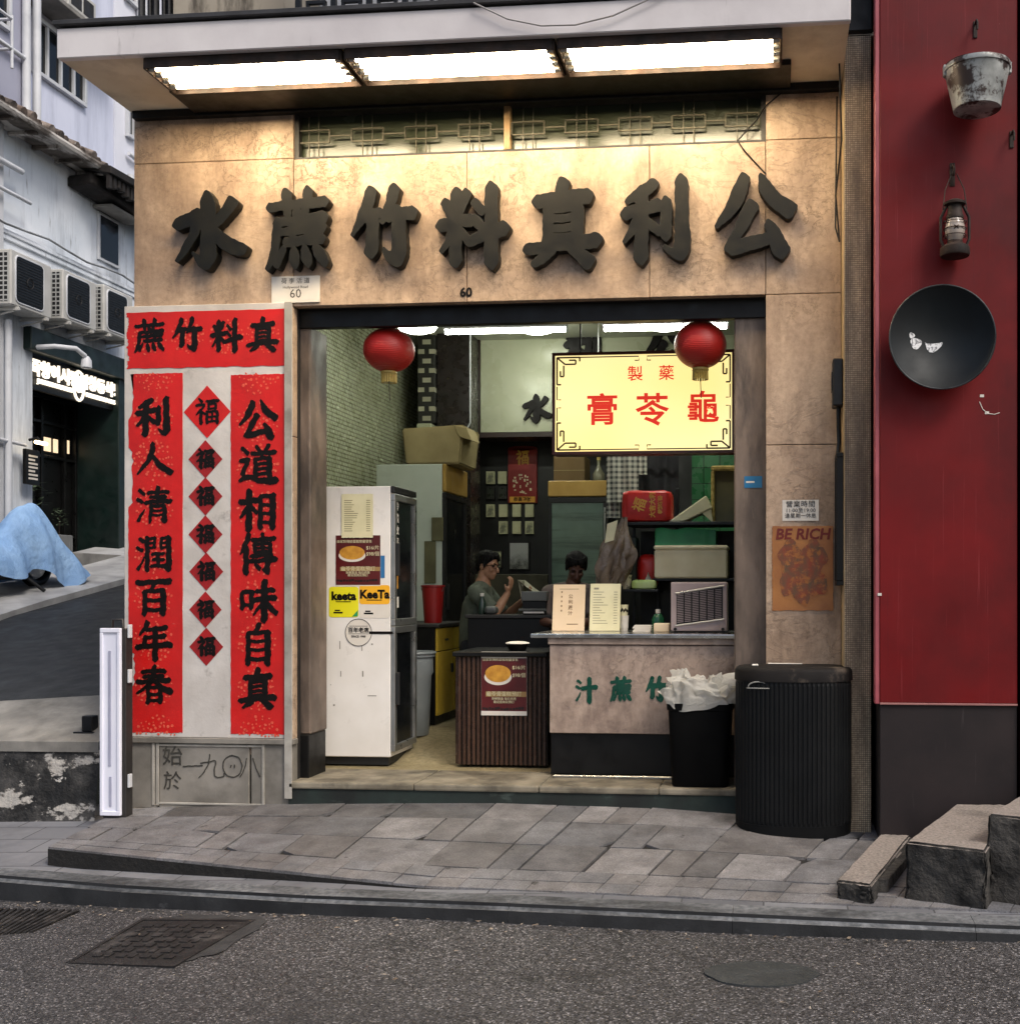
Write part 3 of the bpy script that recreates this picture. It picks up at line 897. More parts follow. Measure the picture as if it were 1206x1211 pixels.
q.box(XL + 0.01, OX0, 0.071, 0.30, -0.2, ZC)
q.box(OX1, XR - 0.005, 0.071, 0.30, -0.2, ZC)
q.box(OX0, OX1, 0.071, 0.30, ZL, ZT0 - 0.03)
q.build('wall_core', M_DARKGREY, shop)
# carved plinth under the couplets
pl = MB()
for a, b in ((XL, -4.22), (-4.205, -3.56), (-3.545, OX0)):
    pl.box(a, b, -0.022, 0.07, 0.05, 0.50, 0.004)
M_PLST = surf('plinth_stone', H('#8d8880'), H('#6f6b64'), 2.5, 0.5, bump=0.3, bscale=25, dirt=(H('#4a463f'), 2, (1, 1, 1), 0.5, 0.72, 0.7))
ps = pl.build('plinth', M_PLST, shop)
M_PLFR = surf('plinth_frame', H('#aaa69e'), H('#8d8981'), 4, 0.5, dirt=(H('#4f4b44'), 3, (1, 1, 1), 0.5, 0.7, 0.7))
q = MB()
for px in (153, 181, 186, 311):
    c = at(px, 910, -0.03)
    q.box(c.x - 0.010, c.x + 0.010, -0.032, -0.0225, 0.07, 0.498, 0.003)
for z_ in (0.085, 0.485):
    q.box(at(186, 900, -0.03).x, at(311, 900, -0.03).x, -0.031, -0.0226, z_ - 0.008, z_ + 0.008, 0.003)
q.build('plinth_frame', M_PLFR, shop)
q = MB()
q.box(XL - 0.02, OX0 + 0.02, -0.045, 0.03, 0.50, 0.538, 0.004)
q.box(XL - 0.02, OX0 + 0.02, -0.035, 0.03, -0.05, 0.05, 0.004)
q.build('plinth_moulding', M_PLST, shop)
q = MB()
M_CARVE = surf('carved_ink', H('#2a2824'), H('#3a3832'), 8, 0.8)
p0 = at(204, 895, -0.024); q.mesh(text('始', 0.15, 0.003, 0.0), T(p0))
p0 = at(204, 925, -0.024); q.mesh(text('於', 0.135, 0.003, 0.0), T(p0))
for ch, px, ww in (('一', 228, 0.15), ('九', 250, 0.19), ('〇', 275, 0.17), ('八', 296, 0.16)):
    q.mesh(brush(ch, ww, 0.19, 0.003, 0.9, 0, eps=0.25), T(at(px, 906, -0.024)))
q.build('carved_lettering', M_CARVE, shop)
# set-back columns, header, threshold
q = MB().box(at(347, 600, .12).x, at(367, 600, .12).x, 0.12, 0.42, 0.55, 3.38, 0.01)
q.build('door_column', M_COLUMN, shop)
q = MB().box(at(347, 600, .12).x - .003, at(367, 600, .12).x - 0.01, 0.115, 0.42, 0.24, 0.55, 0.006)
q.build('column_base', M_BLACK, shop)
q = MB().box(at(868, 600, .12).x, OX1 + 0.03, 0.12, 0.42, 0.20, 3.38, 0.01)
q.build('door_column', M_COLUMN, shop)
q = MB().box(OX0 - 0.1, OX1 + 0.1, 0.10, 0.165, 3.36, 3.60, 0.004)
q.build('door_header', M_BLACK, shop)
M_THRESH = surf('threshold_stone', H('#8d8574'), H('#5e5749'), 4, 0.7, bump=0.4, bscale=40, dirt=(H('#2e2a22'), 3, (1, 1, 1), 0.48, 0.66, 0.8))
q = MB()
for a, b in ((OX0 - 0.02, -2.4), (-2.397, -1.55), (-1.547, -0.75), (-0.747, OX1 + 0.02)):
    q.box(a, b, -0.05, 0.55, 0.205, 0.25, 0.012, seg=2)
q.build('threshold', M_THRESH, shop)
q = MB().box(OX0 - 0.02, OX1 + 0.02, -0.035, 0.5, -0.1, 0.205)
q.build('threshold_riser', surf('riser_paint', H('#23302b'), H('#141816'), 3, 0.7, bump=0.3, dirt=(H('#55605a'), 4, (1, 1, 2), 0.58, 0.7, 0.6)), shop)
q = MB().box(-1.52, -0.42, 0.30, 0.33, 0.25, 0.268, 0.004)
q.build('door_track', M_ALU, shop)
# interior shell
q = MB()
fy = [(0.5, 0.247), (0.8, 0.25), (1.7, 0.42), (5.2, 0.42)]
for (a, za), (b, zb) in zip(fy, fy[1:]):
    q.poly([(-4.1, a, za), (0.6, a, za), (0.6, b, zb), (-4.1, b, zb)])
bmesh.ops.remove_doubles(q.bm, verts=q.bm.verts, dist=0.001)
q.build('shop_floor', M_FLOOR, shop)
q = MB().box(-4.0, -3.95, 0.3, 5.2, 0.2, 4.35)
q.build('interior_wall', M_WALLTILE, shop)
q = MB().box(0.30, 0.35, 0.3, 5.2, 0.2, 4.35)
q.build('interior_wall', surf('plain_tile', H('#8f9a7d'), H('#7c876c'), 3, 0.4), shop)
M_BACKWALL = surf('dark_partition', H('#191a17'), H('#0f100e'), 2, 0.45)
q = MB().box(-4.0, 0.32, 5.05, 5.12, 0.2, 4.35)
q.build('back_wall', M_BACKWALL, shop)
q = MB().box(-4.05, 0.35, 0.3, 5.2, 4.25, 4.33)
q.build('ceiling', M_CEIL, shop)
# green tiled patch of the rear wall behind the shelf
p0, p1 = at(818, 545, 3.2), at(868, 700, 3.2)
MB().box(p0.x, 0.30, 3.2, 3.3, 0.42, 3.2, 0).build('tiled_partition', M_GREENTILE, shop)
# speckled dark column at the back
M_SPECK = surf('speckled_stone', H('#241d1c'), H('#1a1514'), 6, 0.3, dirt=(H('#8b7f7a'), 60, (1, 1, 1), 0.68, 0.72, 0.8))
a, b = at(516, 400, 4.2).x, at(556, 400, 4.2).x
MB().box(a, b, 4.2, 4.6, 0.42, 4.25, 0.01).build('speckled_column', M_SPECK, shop)
a2 = at(494, 400, 4.15).x
N_ = brickmat('pierced_block', H('#a3a08a'), H('#8f8c76'), H('#1c1b16'), 0.14, 0.10, 0.028, 0.6, 'xz', 0.5, 0.8)
MB().box(a2, a - 0.004, 4.15, 4.3, 3.3, 4.25, 0.004).build('pierced_screen', N_, shop)
MB().box(a2, a - 0.02, 4.10, 4.3, 3.05, 3.29, 0.01).build('screen_ledge', M_BACKPANEL, shop)

# side wall, upper storeys
q = MB()
q.box(XL, XL + 0.28, 0.072, 9, -0.3, 5.0)
M_SIDE = surf('side_render', H('#6d6a66'), H('#55524f'), 2, 0.9, bump=0.4, bscale=20)
q.box(XL + 0.28, XR, 5.13, 9, -0.3, 5.0)
q.box(0.36, XR, 0.31, 5.2, -0.3, 5.0)
q.build('outer_wall', M_SIDE, shop)
ux0 = at(205, 15, -0.25).x
q = MB().box(ux0, XR + 0.2, -0.25, 8.5, 5.03, 7.2)
q.build('upper_wall', M_UPWALL, shop)
# narrow bamboo-black drainpipe stack at the upper corner
q = MB()
for i in range(5):
    q.tube([(ux0 - 0.05 - 0.05 * i, -0.2 + 0.03 * (i % 2), 5.02), (ux0 - 0.05 - 0.05 * i, -0.2, 8.5)], 0.022, 6)
q.build('drain_stack', M_IRON, shop, 60)
# fretwork grille above the canopy
gx0, gx1 = at(352, 10, -0.5).x, at(872, 5, -0.5).x
q = MB()
def bar(a, b, c, d, y=-0.5, t=0.028):
    if abs(a - b) < 1e-6:
        q.box(a - t / 2, a + t / 2, y, y + 0.03, c, d)
    else:
        q.box(a, b, y, y + 0.03, c - t / 2, c + t / 2)
for z in (5.075, 5.36, 5.62, 5.9):
    bar(gx0, gx1, z, z)
nx = 12
for i in range(nx + 1):
    xx = gx0 + (gx1 - gx0) * i / nx
    bar(xx, xx, 5.02, 5.9, t=0.034, y=-0.502)
    if i < nx:
        w_ = (gx1 - gx0) / nx
        for (u0, u1, z0, z1) in ((0.22, 0.78, 5.14, 5.3), (0.22, 0.78, 5.42, 5.56)):
            a, b = xx + u0 * w_, xx + u1 * w_
            q.box(a, b, -0.498, -0.47, z0, z0 + 0.02); q.box(a, b, -0.498, -0.47, z1 - 0.02, z1)
            q.box(a, a + 0.02, -0.496, -0.472, z0, z1); q.box(b - 0.02, b, -0.496, -0.472, z0, z1)
            q.box(xx, a, -0.497, -0.473, (z0 + z1) / 2 - 0.01, (z0 + z1) / 2 + 0.01)
            q.box(b, xx + w_, -0.497, -0.473, (z0 + z1) / 2 - 0.01, (z0 + z1) / 2 + 0.01)
q.build('fretwork_grille', M_IRON, shop)
MB().box(gx0 + 0.05, gx1, -0.262, -0.251, 5.05, 6.6).build('wall_panel', M_WHITEPAINT, shop)
# canopy
CY = -0.85
q = MB()
q.box(XL, XR, CY + 0.05, 0.0, 4.842, 5.03, 0.0)
q.build('canopy_soffit', M_SOFFIT, shop)
q = MB().box(XL - 0.004, XR + 0.004, CY, CY + 0.05, 4.835, 5.02, 0.006)
q.build('canopy_fascia', M_FASCIA, shop)
q = MB().box(XL - 0.02, XR + 0.02, CY - 0.025, 0.0, 5.031, 5.062, 0.004)
q.build('canopy_capping', surf('capping', H('#3b3a3b'), H('#2a2929'), 6, 0.6), shop)
q = MB().box(-3.93, 0.11, -0.39, -0.06, 4.805, 4.842, 0.004)
q.box(XL + 0.02, XR - 0.01, -0.06, 0.0, 4.79, 4.842, 0.004)
q.build('canopy_strip', M_BLACK, shop)  # black strip on the soffit behind the lights and along the wall
M_PIPE = surf('copper_pipe', H('#8a6a4c'), H('#5c4636'), 8, 0.45, metal=0.3)
MB().tube([(OX0 + 0.0, -0.03, 4.815), (OX1, -0.03, 4.815)], 0.022, 10).build('conduit', M_PIPE, shop, 60)
# transom window
q = MB()
q.box(OX0, OX0 + 0.03, 0.02, 0.07, ZT0, ZT1 + 0.02); q.box(OX1 - 0.03, OX1, 0.02, 0.07, ZT0, ZT1 + 0.02)
q.box(OX0, OX1, 0.021, 0.069, ZT1, ZT1 + 0.03); q.box(OX0, OX1, 0.021, 0.069, ZT0, ZT0 + 0.02)
tf = q.build('transom_window', M_DARKGREY, shop)
xm = at(600, 150, 0.03).x
MB().box(xm - 0.02, xm + 0.02, 0.015, 0.075, ZT0 + 0.02, ZT1).build('mullion', surf('pine', H('#a58458'), H('#8c6d45'), 5, 0.5, st=(5, 5, .5)), tf)
M_TRANSG = surf('frosted_glass', H('#343a2c'), H('#3f4435'), 0.7, 0.25, dirt=(H('#343828'), 0.9, (1, 1, 1), 0.5, 0.7, 0.6))
MB().box(OX0 + 0.02, OX1 - 0.02, 0.09, 0.10, ZT0, ZT1 + 0.02).build('pane', M_TRANSG, tf)
q = MB()
M_GRILLE = surf('grille_bar', H('#4c4838'), H('#3c392c'), 10, 0.5, metal=0.3)
zc = (ZT0 + ZT1) / 2 + 0.01
n = 9
for i in range(n):
    cx = at(371 + i * 63.3, 150, 0.04).x
    for dx in (-0.034, 0.034):
        q.box(cx + dx - 0.003, cx + dx + 0.003, 0.04, 0.05, ZT0 + 0.02, ZT1)
    for zz in (zc - 0.042, zc + 0.042):
        q.box(cx - 0.11, cx + 0.11, 0.038, 0.048, zz - 0.005, zz + 0.005)
    for dx in (-0.11, 0.11):
        q.box(cx + dx - 0.005, cx + dx + 0.005, 0.037, 0.047, zc - 0.042, zc + 0.042)
    if i < n - 1:
        nxx = at(371 + (i + 1) * 63.3, 150, 0.04).x
        q.box(cx + 0.11, nxx - 0.11, 0.039, 0.046, zc - 0.005, zc + 0.005)
q.build('window_grille', M_GRILLE, tf)
# mosaic pilaster
q = MB().box(0.445, 0.61, -0.25, 0.3, -0.1, 5.04, 0.004)
q.build('pilaster', M_MOSAIC, shop)
q = MB().box(0.4405, 0.4448, -0.245, 0.0, -0.05, 4.84)
q.build('pilaster_lining', surf('cream_lining', H('#b9a07a'), H('#a08862'), 3, 0.6, dirt=(H('#6f5b40'), 2, (1, 1, .4), .5, .75, .6)), shop)
q = MB().box(0.43, 0.63, -0.27, 0.3, 5.04, 5.8, 0.02)
q.build('pilaster_gap', M_BLACK, shop)  # black block stands in for the dark gap above the pilaster

# ---- canopy lights (three, each four tubes)
lx = [-3.88, -2.60, -1.29, 0.06]
names = ['warm strip light at the free corner end of the canopy, above 水',
         'warm strip light in the middle of the canopy soffit, between two others',
         'warm strip light at the pilaster end of the canopy, nearest the red wall']
M_REFL = surf('light_tray', H('#5c4a2a'), H('#4a3b20'), 4, 0.4)
for i in range(3):
    a, b = lx[i] + 0.02, lx[i + 1] - 0.02
    t = thing('canopy_light', names[i], 'ceiling light', ((a + b) / 2, -0.62, 4.70), 'strip lights under the canopy')
    q = MB()
    y0, y1, zt, zb = -0.795, -0.43, 4.838, 4.772
    q.box(a, b, y0, y1, zt - 0.012, zt)
    q.build('housing', M_REFL, t)
    q = MB()
    q.box(a - 0.012, a, y0, y1, zb, zt); q.box(b, b + 0.012, y0, y1, zb, zt)
    q.box(a, b, y0 - 0.012, y0, zb, zt); q.box(a, b, y1, y1 + 0.012, zb, zt)
    q.build('frame', M_RUST, t)
    for k in range(4):
        yy_ = y0 + 0.05 + k * 0.083
        MB().tube([(a + 0.035, yy_, 4.795), (b - 0.035, yy_, 4.795)], 0.0175, 12).build('tube', M_TUBE_OUT, t, 60)
        q = MB()
        for xx, s_ in ((a + 0.004, 1), (b - 0.004, -1)):
            q.tube([(xx, yy_, 4.795), (xx + s_ * 0.04, yy_, 4.795)], 0.020, 10)
        q.build('tube_holder', M_ALU, t, 60)

# ---- raised sign characters
SGN = [('水', 250, 276, 86, 94), ('蔗', 353, 275, 76, 94), ('竹', 455, 272, 80, 92), ('料', 560, 269, 82, 96), ('真', 666, 266, 88, 100), ('利', 777, 262, 82, 96), ('公', 891, 257, 90, 98)]
lab = {'水': 'raised dark character 水 at the end of the shop name over the couplets',
       '蔗': 'raised dark character 蔗 directly above the white address plate', '竹': 'raised dark character 竹 on the marble lintel, between 蔗 and 料',
       '料': 'raised dark character 料 above the small painted number 60', '真': 'raised dark character 真 on the marble lintel, between 料 and 利',
       '利': 'raised dark character 利 on the marble lintel, next to 公', '公': 'raised dark character 公 beginning the shop name, nearest the red wall'}
for ch, px, py, pw, ph in SGN:
    c = at(px, py, -0.05)
    f = 7.5 * cs - c.x * sn
    me = brush(ch, pw / FPX * f * 0.97, ph / FPX * f * 0.97, 0.075, 1.06, 0.002, res=150, eps=0.16, rough=0.5)
    o = MB().mesh(me, T((c.x, -0.004, c.z))).build('sign_character', M_SIGN_STONE, None, 35)
    tag(o, lab[ch], 'sign character', 'raised characters of the shop name')
# ---- address plate, painted number
p0, p1 = at(321, 327, -0.012), at(378, 357, -0.012)
t = thing('address_plate', 'small white address plate reading Hollywood Road 60 over the couplets', 'sign', ((p0.x + p1.x) / 2, 0, p1.z))
MB().box(p0.x, p1.x, -0.012, -0.001, p1.z, p0.z, 0.002).build('plate', M_PAPER, t)
q = MB()
c = (p0 + p1) / 2
q.mesh(text('荷 李 活 道', 0.042, 0.001), T((c.x, -0.0125, p0.z - 0.035)))
q.mesh(text('Hollywood Road', 0.026, 0.001), T((c.x, -0.0125, p0.z - 0.076)))
q.mesh(text('60', 0.085, 0.001), T((c.x, -0.0125, p0.z - 0.122)))
q.build('lettering', surf('grey_print', H('#4a443e'), None, 8, 0.6), t)
q = MB().mesh(text('60', 0.085, 0.004, 0.003), T(at(551, 346, -0.0005)))
tag(q.build('house_number', M_INK, None), 'small black house number 60 on the marble lintel edge', 'house number')

# ---- couplets
def jag(x0, x1, z0, z1, y, amp, seed, n=26, left=0.0):
    """paper outline with a torn edge"""
    r = random.Random(seed)
    pts = []
    for k in range(n):
        pts.append((x0 + (x1 - x0) * k / n, y, z0 + amp * r.uniform(-1, 1) * 0.5))
    for k in range(n):
        pts.append((x1 + amp * r.uniform(-1, 1) * 0.25, y, z0 + (z1 - z0) * k / n))
    for k in range(n):
        pts.append((x1 + (x0 - x1) * k / n, y, z1 + amp * r.uniform(-1, 1) * 0.3))
    m = n * 3
    bite = [0.0] * m
    if left:
        for _ in range(9):
            c_, ww, dd = r.randrange(m), r.randrange(2, 8), r.random() * left
            for k in range(max(0, c_ - ww), min(m, c_ + ww)):
                bite[k] = max(bite[k], dd * (0.6 + 0.4 * r.random()))
    for k in range(m):
        pts.append((x0 + bite[k] + amp * r.uniform(-1, 1) * 0.3, y, z1 + (z0 - z1) * k / m))
    return pts
def medallion(q, cx, cz, R, y, seed, half=None):
    r = random.Random(seed)
    ring = 0.14
    while ring < 1.0:
        nn = max(4, int(ring * 22))
        for k in range(nn):
            a = 2 * math.pi * (k + r.random() * 0.5) / nn
            rr = R * ring * r.uniform(0.95, 1.05)
            if ring > 0.8 and r.random() < 0.25:
                continue
            x, z = cx + rr * math.cos(a), cz + rr * math.sin(a)
            if half and (z - cz) * half < 0:
                continue
            s = R * 0.062 * r.uniform(0.7, 1.35)
            ph, el = r.random() * 3, r.uniform(0.6, 1.0)
            pts = []
            for j in range(6):
                b = 2 * math.pi * j / 6
                dx, dz = s * math.cos(b) * r.uniform(0.8, 1.1), s * el * math.sin(b) * r.uniform(0.8, 1.1)
                pts.append((x + dx * math.cos(ph) - dz * math.sin(ph), y, z + dx * math.sin(ph) + dz * math.cos(ph)))
            q.poly(pts)
        ring += 0.145
bx0, bx1 = at(147, 600, -0.03).x, at(344, 600, -0.03).x
bz0, bz1 = at(200, 872, -0.03).z, at(200, 361, -0.03).z
back = MB().box(bx0, bx1, -0.03, -0.002, bz0, bz1, 0.003).build('notice_board', surf('backing_paper', H('#c9c4bf'), H('#b0aaa4'), 3, 0.8, bump=0.4, bscale=7, bdist=0.015, dirt=[(H('#6f6963'), 6, (1, 1, 1), 0.6, 0.72, 0.6)]), None)
a_, b_ = at(336, 945, -0.05), at(345, 872, -0.05)
MB().box(a_.x, b_.x, -0.05, -0.0455, a_.z, bz1, 0.002).build('edge_trim', M_PLFR, back)
tag(back, 'white papered board on the shop pier, under the red couplets', 'board')
yb = -0.031
def banner(px0, py0, px1, py1, chars, vertical, label, seed, left=0.0, cw=0.22, chh=0.23, fat=1.0, ends=True):
    a, b = at(px0, py1, yb), at(px1, py0, yb)
    t = thing('couplet_banner', label, 'banner', ((a.x + b.x) / 2, yb, a.z), 'red new year couplets')
    q = MB().prism(jag(a.x, b.x, a.z, b.z, yb, 0.008, seed, left=left), (0, -0.0015, 0))
    q.build('paper', M_REDPAPER, t)
    q = MB()
    for k, (ch, px, py) in enumerate(chars):
        c = at(px, py, yb)
        medallion(q, c.x, c.z - 0.005, cw * 0.62, yb - 0.0026, seed * 10 + k)
    if ends:
        c = at((px0 + px1) / 2, py0 - 1, yb); medallion(q, c.x, c.z, cw * 0.62, yb - 0.0026, seed + 77, -1)
        c = at((px0 + px1) / 2, py1 + 3, yb); medallion(q, c.x, c.z, cw * 0.62, yb - 0.0026, seed + 78, 1)
    q.build('medallion', M_GOLD, t)
    q = MB()
    for k, (ch, px, py) in enumerate(chars):
        c = at(px, py, yb)
        q.mesh(brush(ch, cw, chh, 0.0012, fat, 0, seed=seed + k, rough=1.0, eps=0.35), T((c.x, yb - 0.0035, c.z)))
    q.build('lettering', M_INK, t)
banner(150, 365, 340, 436, [('蔗', 177, 398), ('竹', 222, 397), ('料', 268, 397), ('真', 311, 396)], False, 'wide red paper banner 真料竹蔗 across the top of the board', 1, 0.02, 0.215, 0.225, 0.95, False)
Lc = [(c, 182, y) for c, y in zip('利人清潤百年春', (493, 543, 597, 654, 705, 757, 810))]
Rc = [(c, 305, y) for c, y in zip('公道相傳味自真', (497, 550, 603, 655, 710, 762, 815))]
banner(152, 441, 216, 866, Lc, True, 'torn red couplet strip starting with 利, along the building corner', 2, 0.055, 0.25, 0.255)
banner(273, 442, 340, 868, Rc, True, 'tidy red couplet strip starting with 公, beside the shop doorway', 3, 0.0, 0.255, 0.265)
dz = [(245, 487, 29), (243, 543, 21), (243, 587, 21), (243, 632, 21), (244, 676, 21), (243, 721, 20), (244, 765, 21)]
dl = ['largest and topmost red diamond paper on the white board', 'small dark red diamond just below the big diamond',
      'third red diamond paper from the top of the column', 'middle red diamond of the column with an ink blot below its tip', 'red diamond above the crease across the white board',
      'red diamond just below the crease across the white board', 'lowest red diamond paper on the white board']
for i, ((px, py, r), lb) in enumerate(zip(dz, dl)):
    c = at(px, py, yb)
    k = r * 7.8 / FPX
    t = thing('fortune_diamond', lb, 'paper diamond', (c.x, yb, c.z - k), 'red fortune diamonds')
    pts = [(c.x, yb, c.z - k * 1.08), (c.x + k, yb, c.z), (c.x, yb, c.z + k * 1.08), (c.x - k, yb, c.z)]
    MB().prism(pts, (0, -0.0015, 0)).build('paper', M_REDPAPER if i == 0 else M_REDPAPER2, t)
    MB().mesh(brush('福', k * 1.0, k * 1.02, 0.0012, 1.0 if i == 0 else 1.5, 0, seed=i, rough=1.0 + i % 2), T((c.x, yb - 0.0026, c.z + 0.005))).build('lettering', M_INK, t)

# ================================================================ PIER NOTICES
yp = -0.002
def card(name, label, cat, pxs, y, m, thick=0.002, jagamp=0, seed=1, group=None):
    a, b = at(pxs[0], pxs[3], y), at(pxs[2], pxs[1], y)
    t = thing(name, label, cat, ((a.x + b.x) / 2, y, a.z), group)
    if jagamp:
        MB().prism(jag(a.x, b.x, a.z, b.z, y, jagamp, seed), (0, -thick, 0)).build('sheet', m, t)
    else:
        MB().box(a.x, b.x, y - thick, y, a.z, b.z).build('sheet', m, t)
    return t, a, b
t, a, b = card('opening_hours_notice', 'white opening hours notice taped above the poster on the pier', 'notice', (925, 591, 968, 616), yp, M_PAPER)
q = MB()
c = (a + b) / 2
q.mesh(text('營業時間', 0.046, 0.0008, 0.0, sp=1.1), T((c.x, yp - 0.003, b.z - 0.03)))
q.mesh(text('11:00至19:00', 0.036, 0.0008), T((c.x, yp - 0.003, b.z - 0.070)))
q.mesh(text('逢星期一休息', 0.034, 0.0008, 0.0), T((c.x, yp - 0.003, b.z - 0.105)))
q.build('lettering', M_INK, t)
M_POSTER = surf('orange_poster', H('#a9713c'), H('#8c5630'), 3, 0.5, bump=0.4, bscale=6, bdist=0.015, dirt=(H('#6e3a1c'), 2.5, (1, 1, 1), 0.5, 0.75, 0.6))
t, a, b = card('rich_poster', 'orange BE RICH poster on the pier beside the doorway', 'poster', (913, 622, 985, 722), yp, M_POSTER, 0.003, 0.006, 4)
q = MB().mesh(text('BE RICH', 0.098, 0.001, 0.003, shear=0.15), T(((a.x + b.x) / 2, yp - 0.0042, b.z - 0.055)))
q.build('lettering', surf('brown_print', H('#6e1c14'), None, 6, 0.6), t)
q = MB()
W_, H_ = b.x - a.x, b.z - a.z
def fig(cx, cz, s, k):
    pts = []
    for i in range(24):
        th = 2 * math.pi * i / 24
        r = s * (1 + 0.15 * math.sin(3 * th + k) + 0.08 * math.sin(7 * th + 2 * k))
        pts.append((cx + r * 0.75 * math.cos(th), yp - 0.0042 - 0.0003 * k, cz + r * math.sin(th)))
    q.poly(pts)
cx, cz = (a.x + b.x) / 2, (a.z + b.z) / 2
for k, (dx, dzz, s) in enumerate(((-0.08, 0.06, 0.1), (0.075, 0.06, 0.105), (-0.07, -0.07, 0.11), (0.07, -0.08, 0.115), (0.0, -0.02, 0.09), (0, -0.17, 0.07), (-0.08, 0.15, .045), (.07, .15, .045))):
    fig(cx + dx, cz + dzz, s, k)
q.build('printed_figures', surf('poster_print', H('#8a3a22'), H('#5e4a34'), 14, 0.6, dirt=(H('#a5662e'), 22, (1, 1, 1), .5, .6, .8)), t)
t, a, b = card('blue_sticker', 'small blue sticker on the dark door column', 'sticker', (880, 563, 901, 577), 0.119, surf('blue_vinyl', H('#1f6f9e'), None, 6, 0.4))
MB().box(a.x + 0.012, b.x - 0.05, 0.116, 0.1165, (a.z + b.z) / 2 - 0.006, (a.z + b.z) / 2 + 0.006).build('print_line', M_PAPER, t)
# meter box and framed board on the pilaster return (they face the doorway)
q = MB()
m_ = thing('meter_box', 'dark electricity meter box on the cream pilaster edge', 'meter box', (0.40, -0.12, 2.40))
MB().box(0.375, 0.44, -0.20, -0.04, 2.72, 3.02, 0.008).build('casing', M_IRON, m_)
MB().box(0.368, 0.376, -0.17, -0.07, 2.82, 2.94, 0.003).build('meter_window', M_GLASSDARK, m_)
MB().tube([(0.415, -0.12, 2.72), (0.415, -0.12, 2.60), (0.42, -0.10, 2.50), (0.41, -0.12, 2.42)], 0.014, 8).build('cable_tail', M_IRON, m_, 60)
fb = thing('framed_board', 'narrow black framed board hung on the pilaster edge above the bin', 'frame', (0.41, -0.12, 1.58))
q = MB()
for (y0, y1, z0, z1) in ((-0.23, -0.03, 2.39, 2.42), (-0.23, -0.03, 1.58, 1.61), (-0.23, -0.205, 1.61, 2.39), (-0.055, -0.03, 1.61, 2.39)):
    q.box(0.395, 0.44, y0, y1, z0, z1, 0.003)
q.build('frame', M_BLACK, fb)
MB().box(0.41, 0.42, -0.205, -0.055, 1.61, 2.39).build('sheet', M_PAPER, fb)
# cables
q = MB().tube([(0.41, -0.30, 4.84), (0.43, -0.20, 4.4), (0.40, -0.06, 4.1), (0.425, -0.05, 3.8), (0.40, -0.03, 3.9), (0.405, -0.02, 4.3), (0.41, -0.03, 4.75)], 0.006, 6)
tag(q.build('hanging_cable', M_IRON, None, 60), 'looped black cable hanging down the inner edge of the pilaster', 'cable')
q = MB().tube([at(938, 98, -0.02), at(905, 125, -0.015), at(896, 140, -0.012), at(872, 166, -0.01), at(880, 178, -0.008), at(905, 205, -0.006)], 0.005, 6)
tag(q.build('wall_cable', M_IRON, None, 60), 'thin black cable trailing from the transom to character 公', 'cable')
pts = [at(560, 3, CY - 0.03), at(600, 22, CY - 0.03), at(640, 30, CY - 0.03), at(680, 29, CY - 0.03), at(725, 18, CY - 0.03), at(760, 2, CY - 0.03), at(790, -12, CY - 0.03)]
tag(MB().tube(pts, 0.005, 6).build('sagging_wire', surf('grey_wire', H('#b5b0ac'), None, 5, 0.5), None, 60), 'thin pale wire sagging across the canopy fascia', 'wire')

# ================================================================ RED BUILDING
RY = -0.5
rx0, rx1 = 0.64, at(1203, 600, RY).x
rz = at(1100, 834, RY).z
red = thing('red_building', 'deep red boarded shopfront wall hung with old utensils', 'building', (1.5, RY, 0))
MB().box(rx0, rx1, RY, 0.3, rz + 0.012, 7.0, 0.004).build('wall_panel', M_RED, red)
MB().box(rx0 + 0.002, rx1, RY + 0.01, 0.3, -0.1, rz, 0.003).build('plinth', M_PLINTH, red)
MB().box(rx0, rx1, RY - 0.008, RY + 0.02, rz, rz + 0.012, 0.002).build('trim_strip', surf('trim', H('#9a6a66'), None, 6, 0.5), red)
MB().box(rx0 - 0.028, rx0 - 0.001, RY + 0.004, RY + 0.1, 0.86, 7.5, 0.004).build('edge_strip', surf('pink_edge', H('#a5525a'), H('#8c4048'), 4, 0.5), red)
MB().box(rx1 + 0.02, 7, RY - 0.02, 0.3, -0.1, 7.5).build('dark_shutter', surf('dark_red_board', H('#3c1418'), H('#2b0f12'), 2, 0.5), red)
MB().box(0.62, 7, 0.301, 6, -0.1, 7.2).build('rear_wall', M_SIDE, red)
q = MB()
for k in range(6):
    p_ = at(1084 + k * 3, 600, RY).x
for (px, py) in ((1161, 468), (1040, 703), (1167, 488)):
    p_ = at(px, py, RY - 0.001)
    q.box(p_.x - 0.012, p_.x + 0.012, RY - 0.002, RY - 0.0005, p_.z - 0.008, p_.z + 0.008)
pp = [at(x_, y_, RY - 0.001) for x_, y_ in ((1158, 475), (1162, 484), (1168, 489), (1176, 490), (1182, 488))]
q.tube(pp, 0.0025, 5)
q.build('chipped_paint', M_PAPER, red)

def hook(label, px, py, y0):
    c = at(px, py, y0)
    t = thing('wall_hook', label, 'hook', (c.x, RY, c.z), 'iron hooks on the red wall')
    MB().box(c.x - 0.012, c.x + 0.012, RY - 0.008, RY - 0.0005, c.z - 0.05, c.z + 0.05, 0.002).build('plate', M_RUST, t)
    MB().tube([(c.x, RY - 0.004, c.z + 0.03), (c.x - 0.0, RY - 0.05, c.z + 0.035), (c.x, RY - 0.075, c.z + 0.01), (c.x, RY - 0.07, c.z - 0.03)], 0.007, 8).build('hook_arm', M_RUST, t, 60)
    return c
hook('bent iron hook near the shutter edge of the red wall', 1196, 165, RY)
hook('iron hook holding the galvanised bucket up high', 1153, 35, RY)
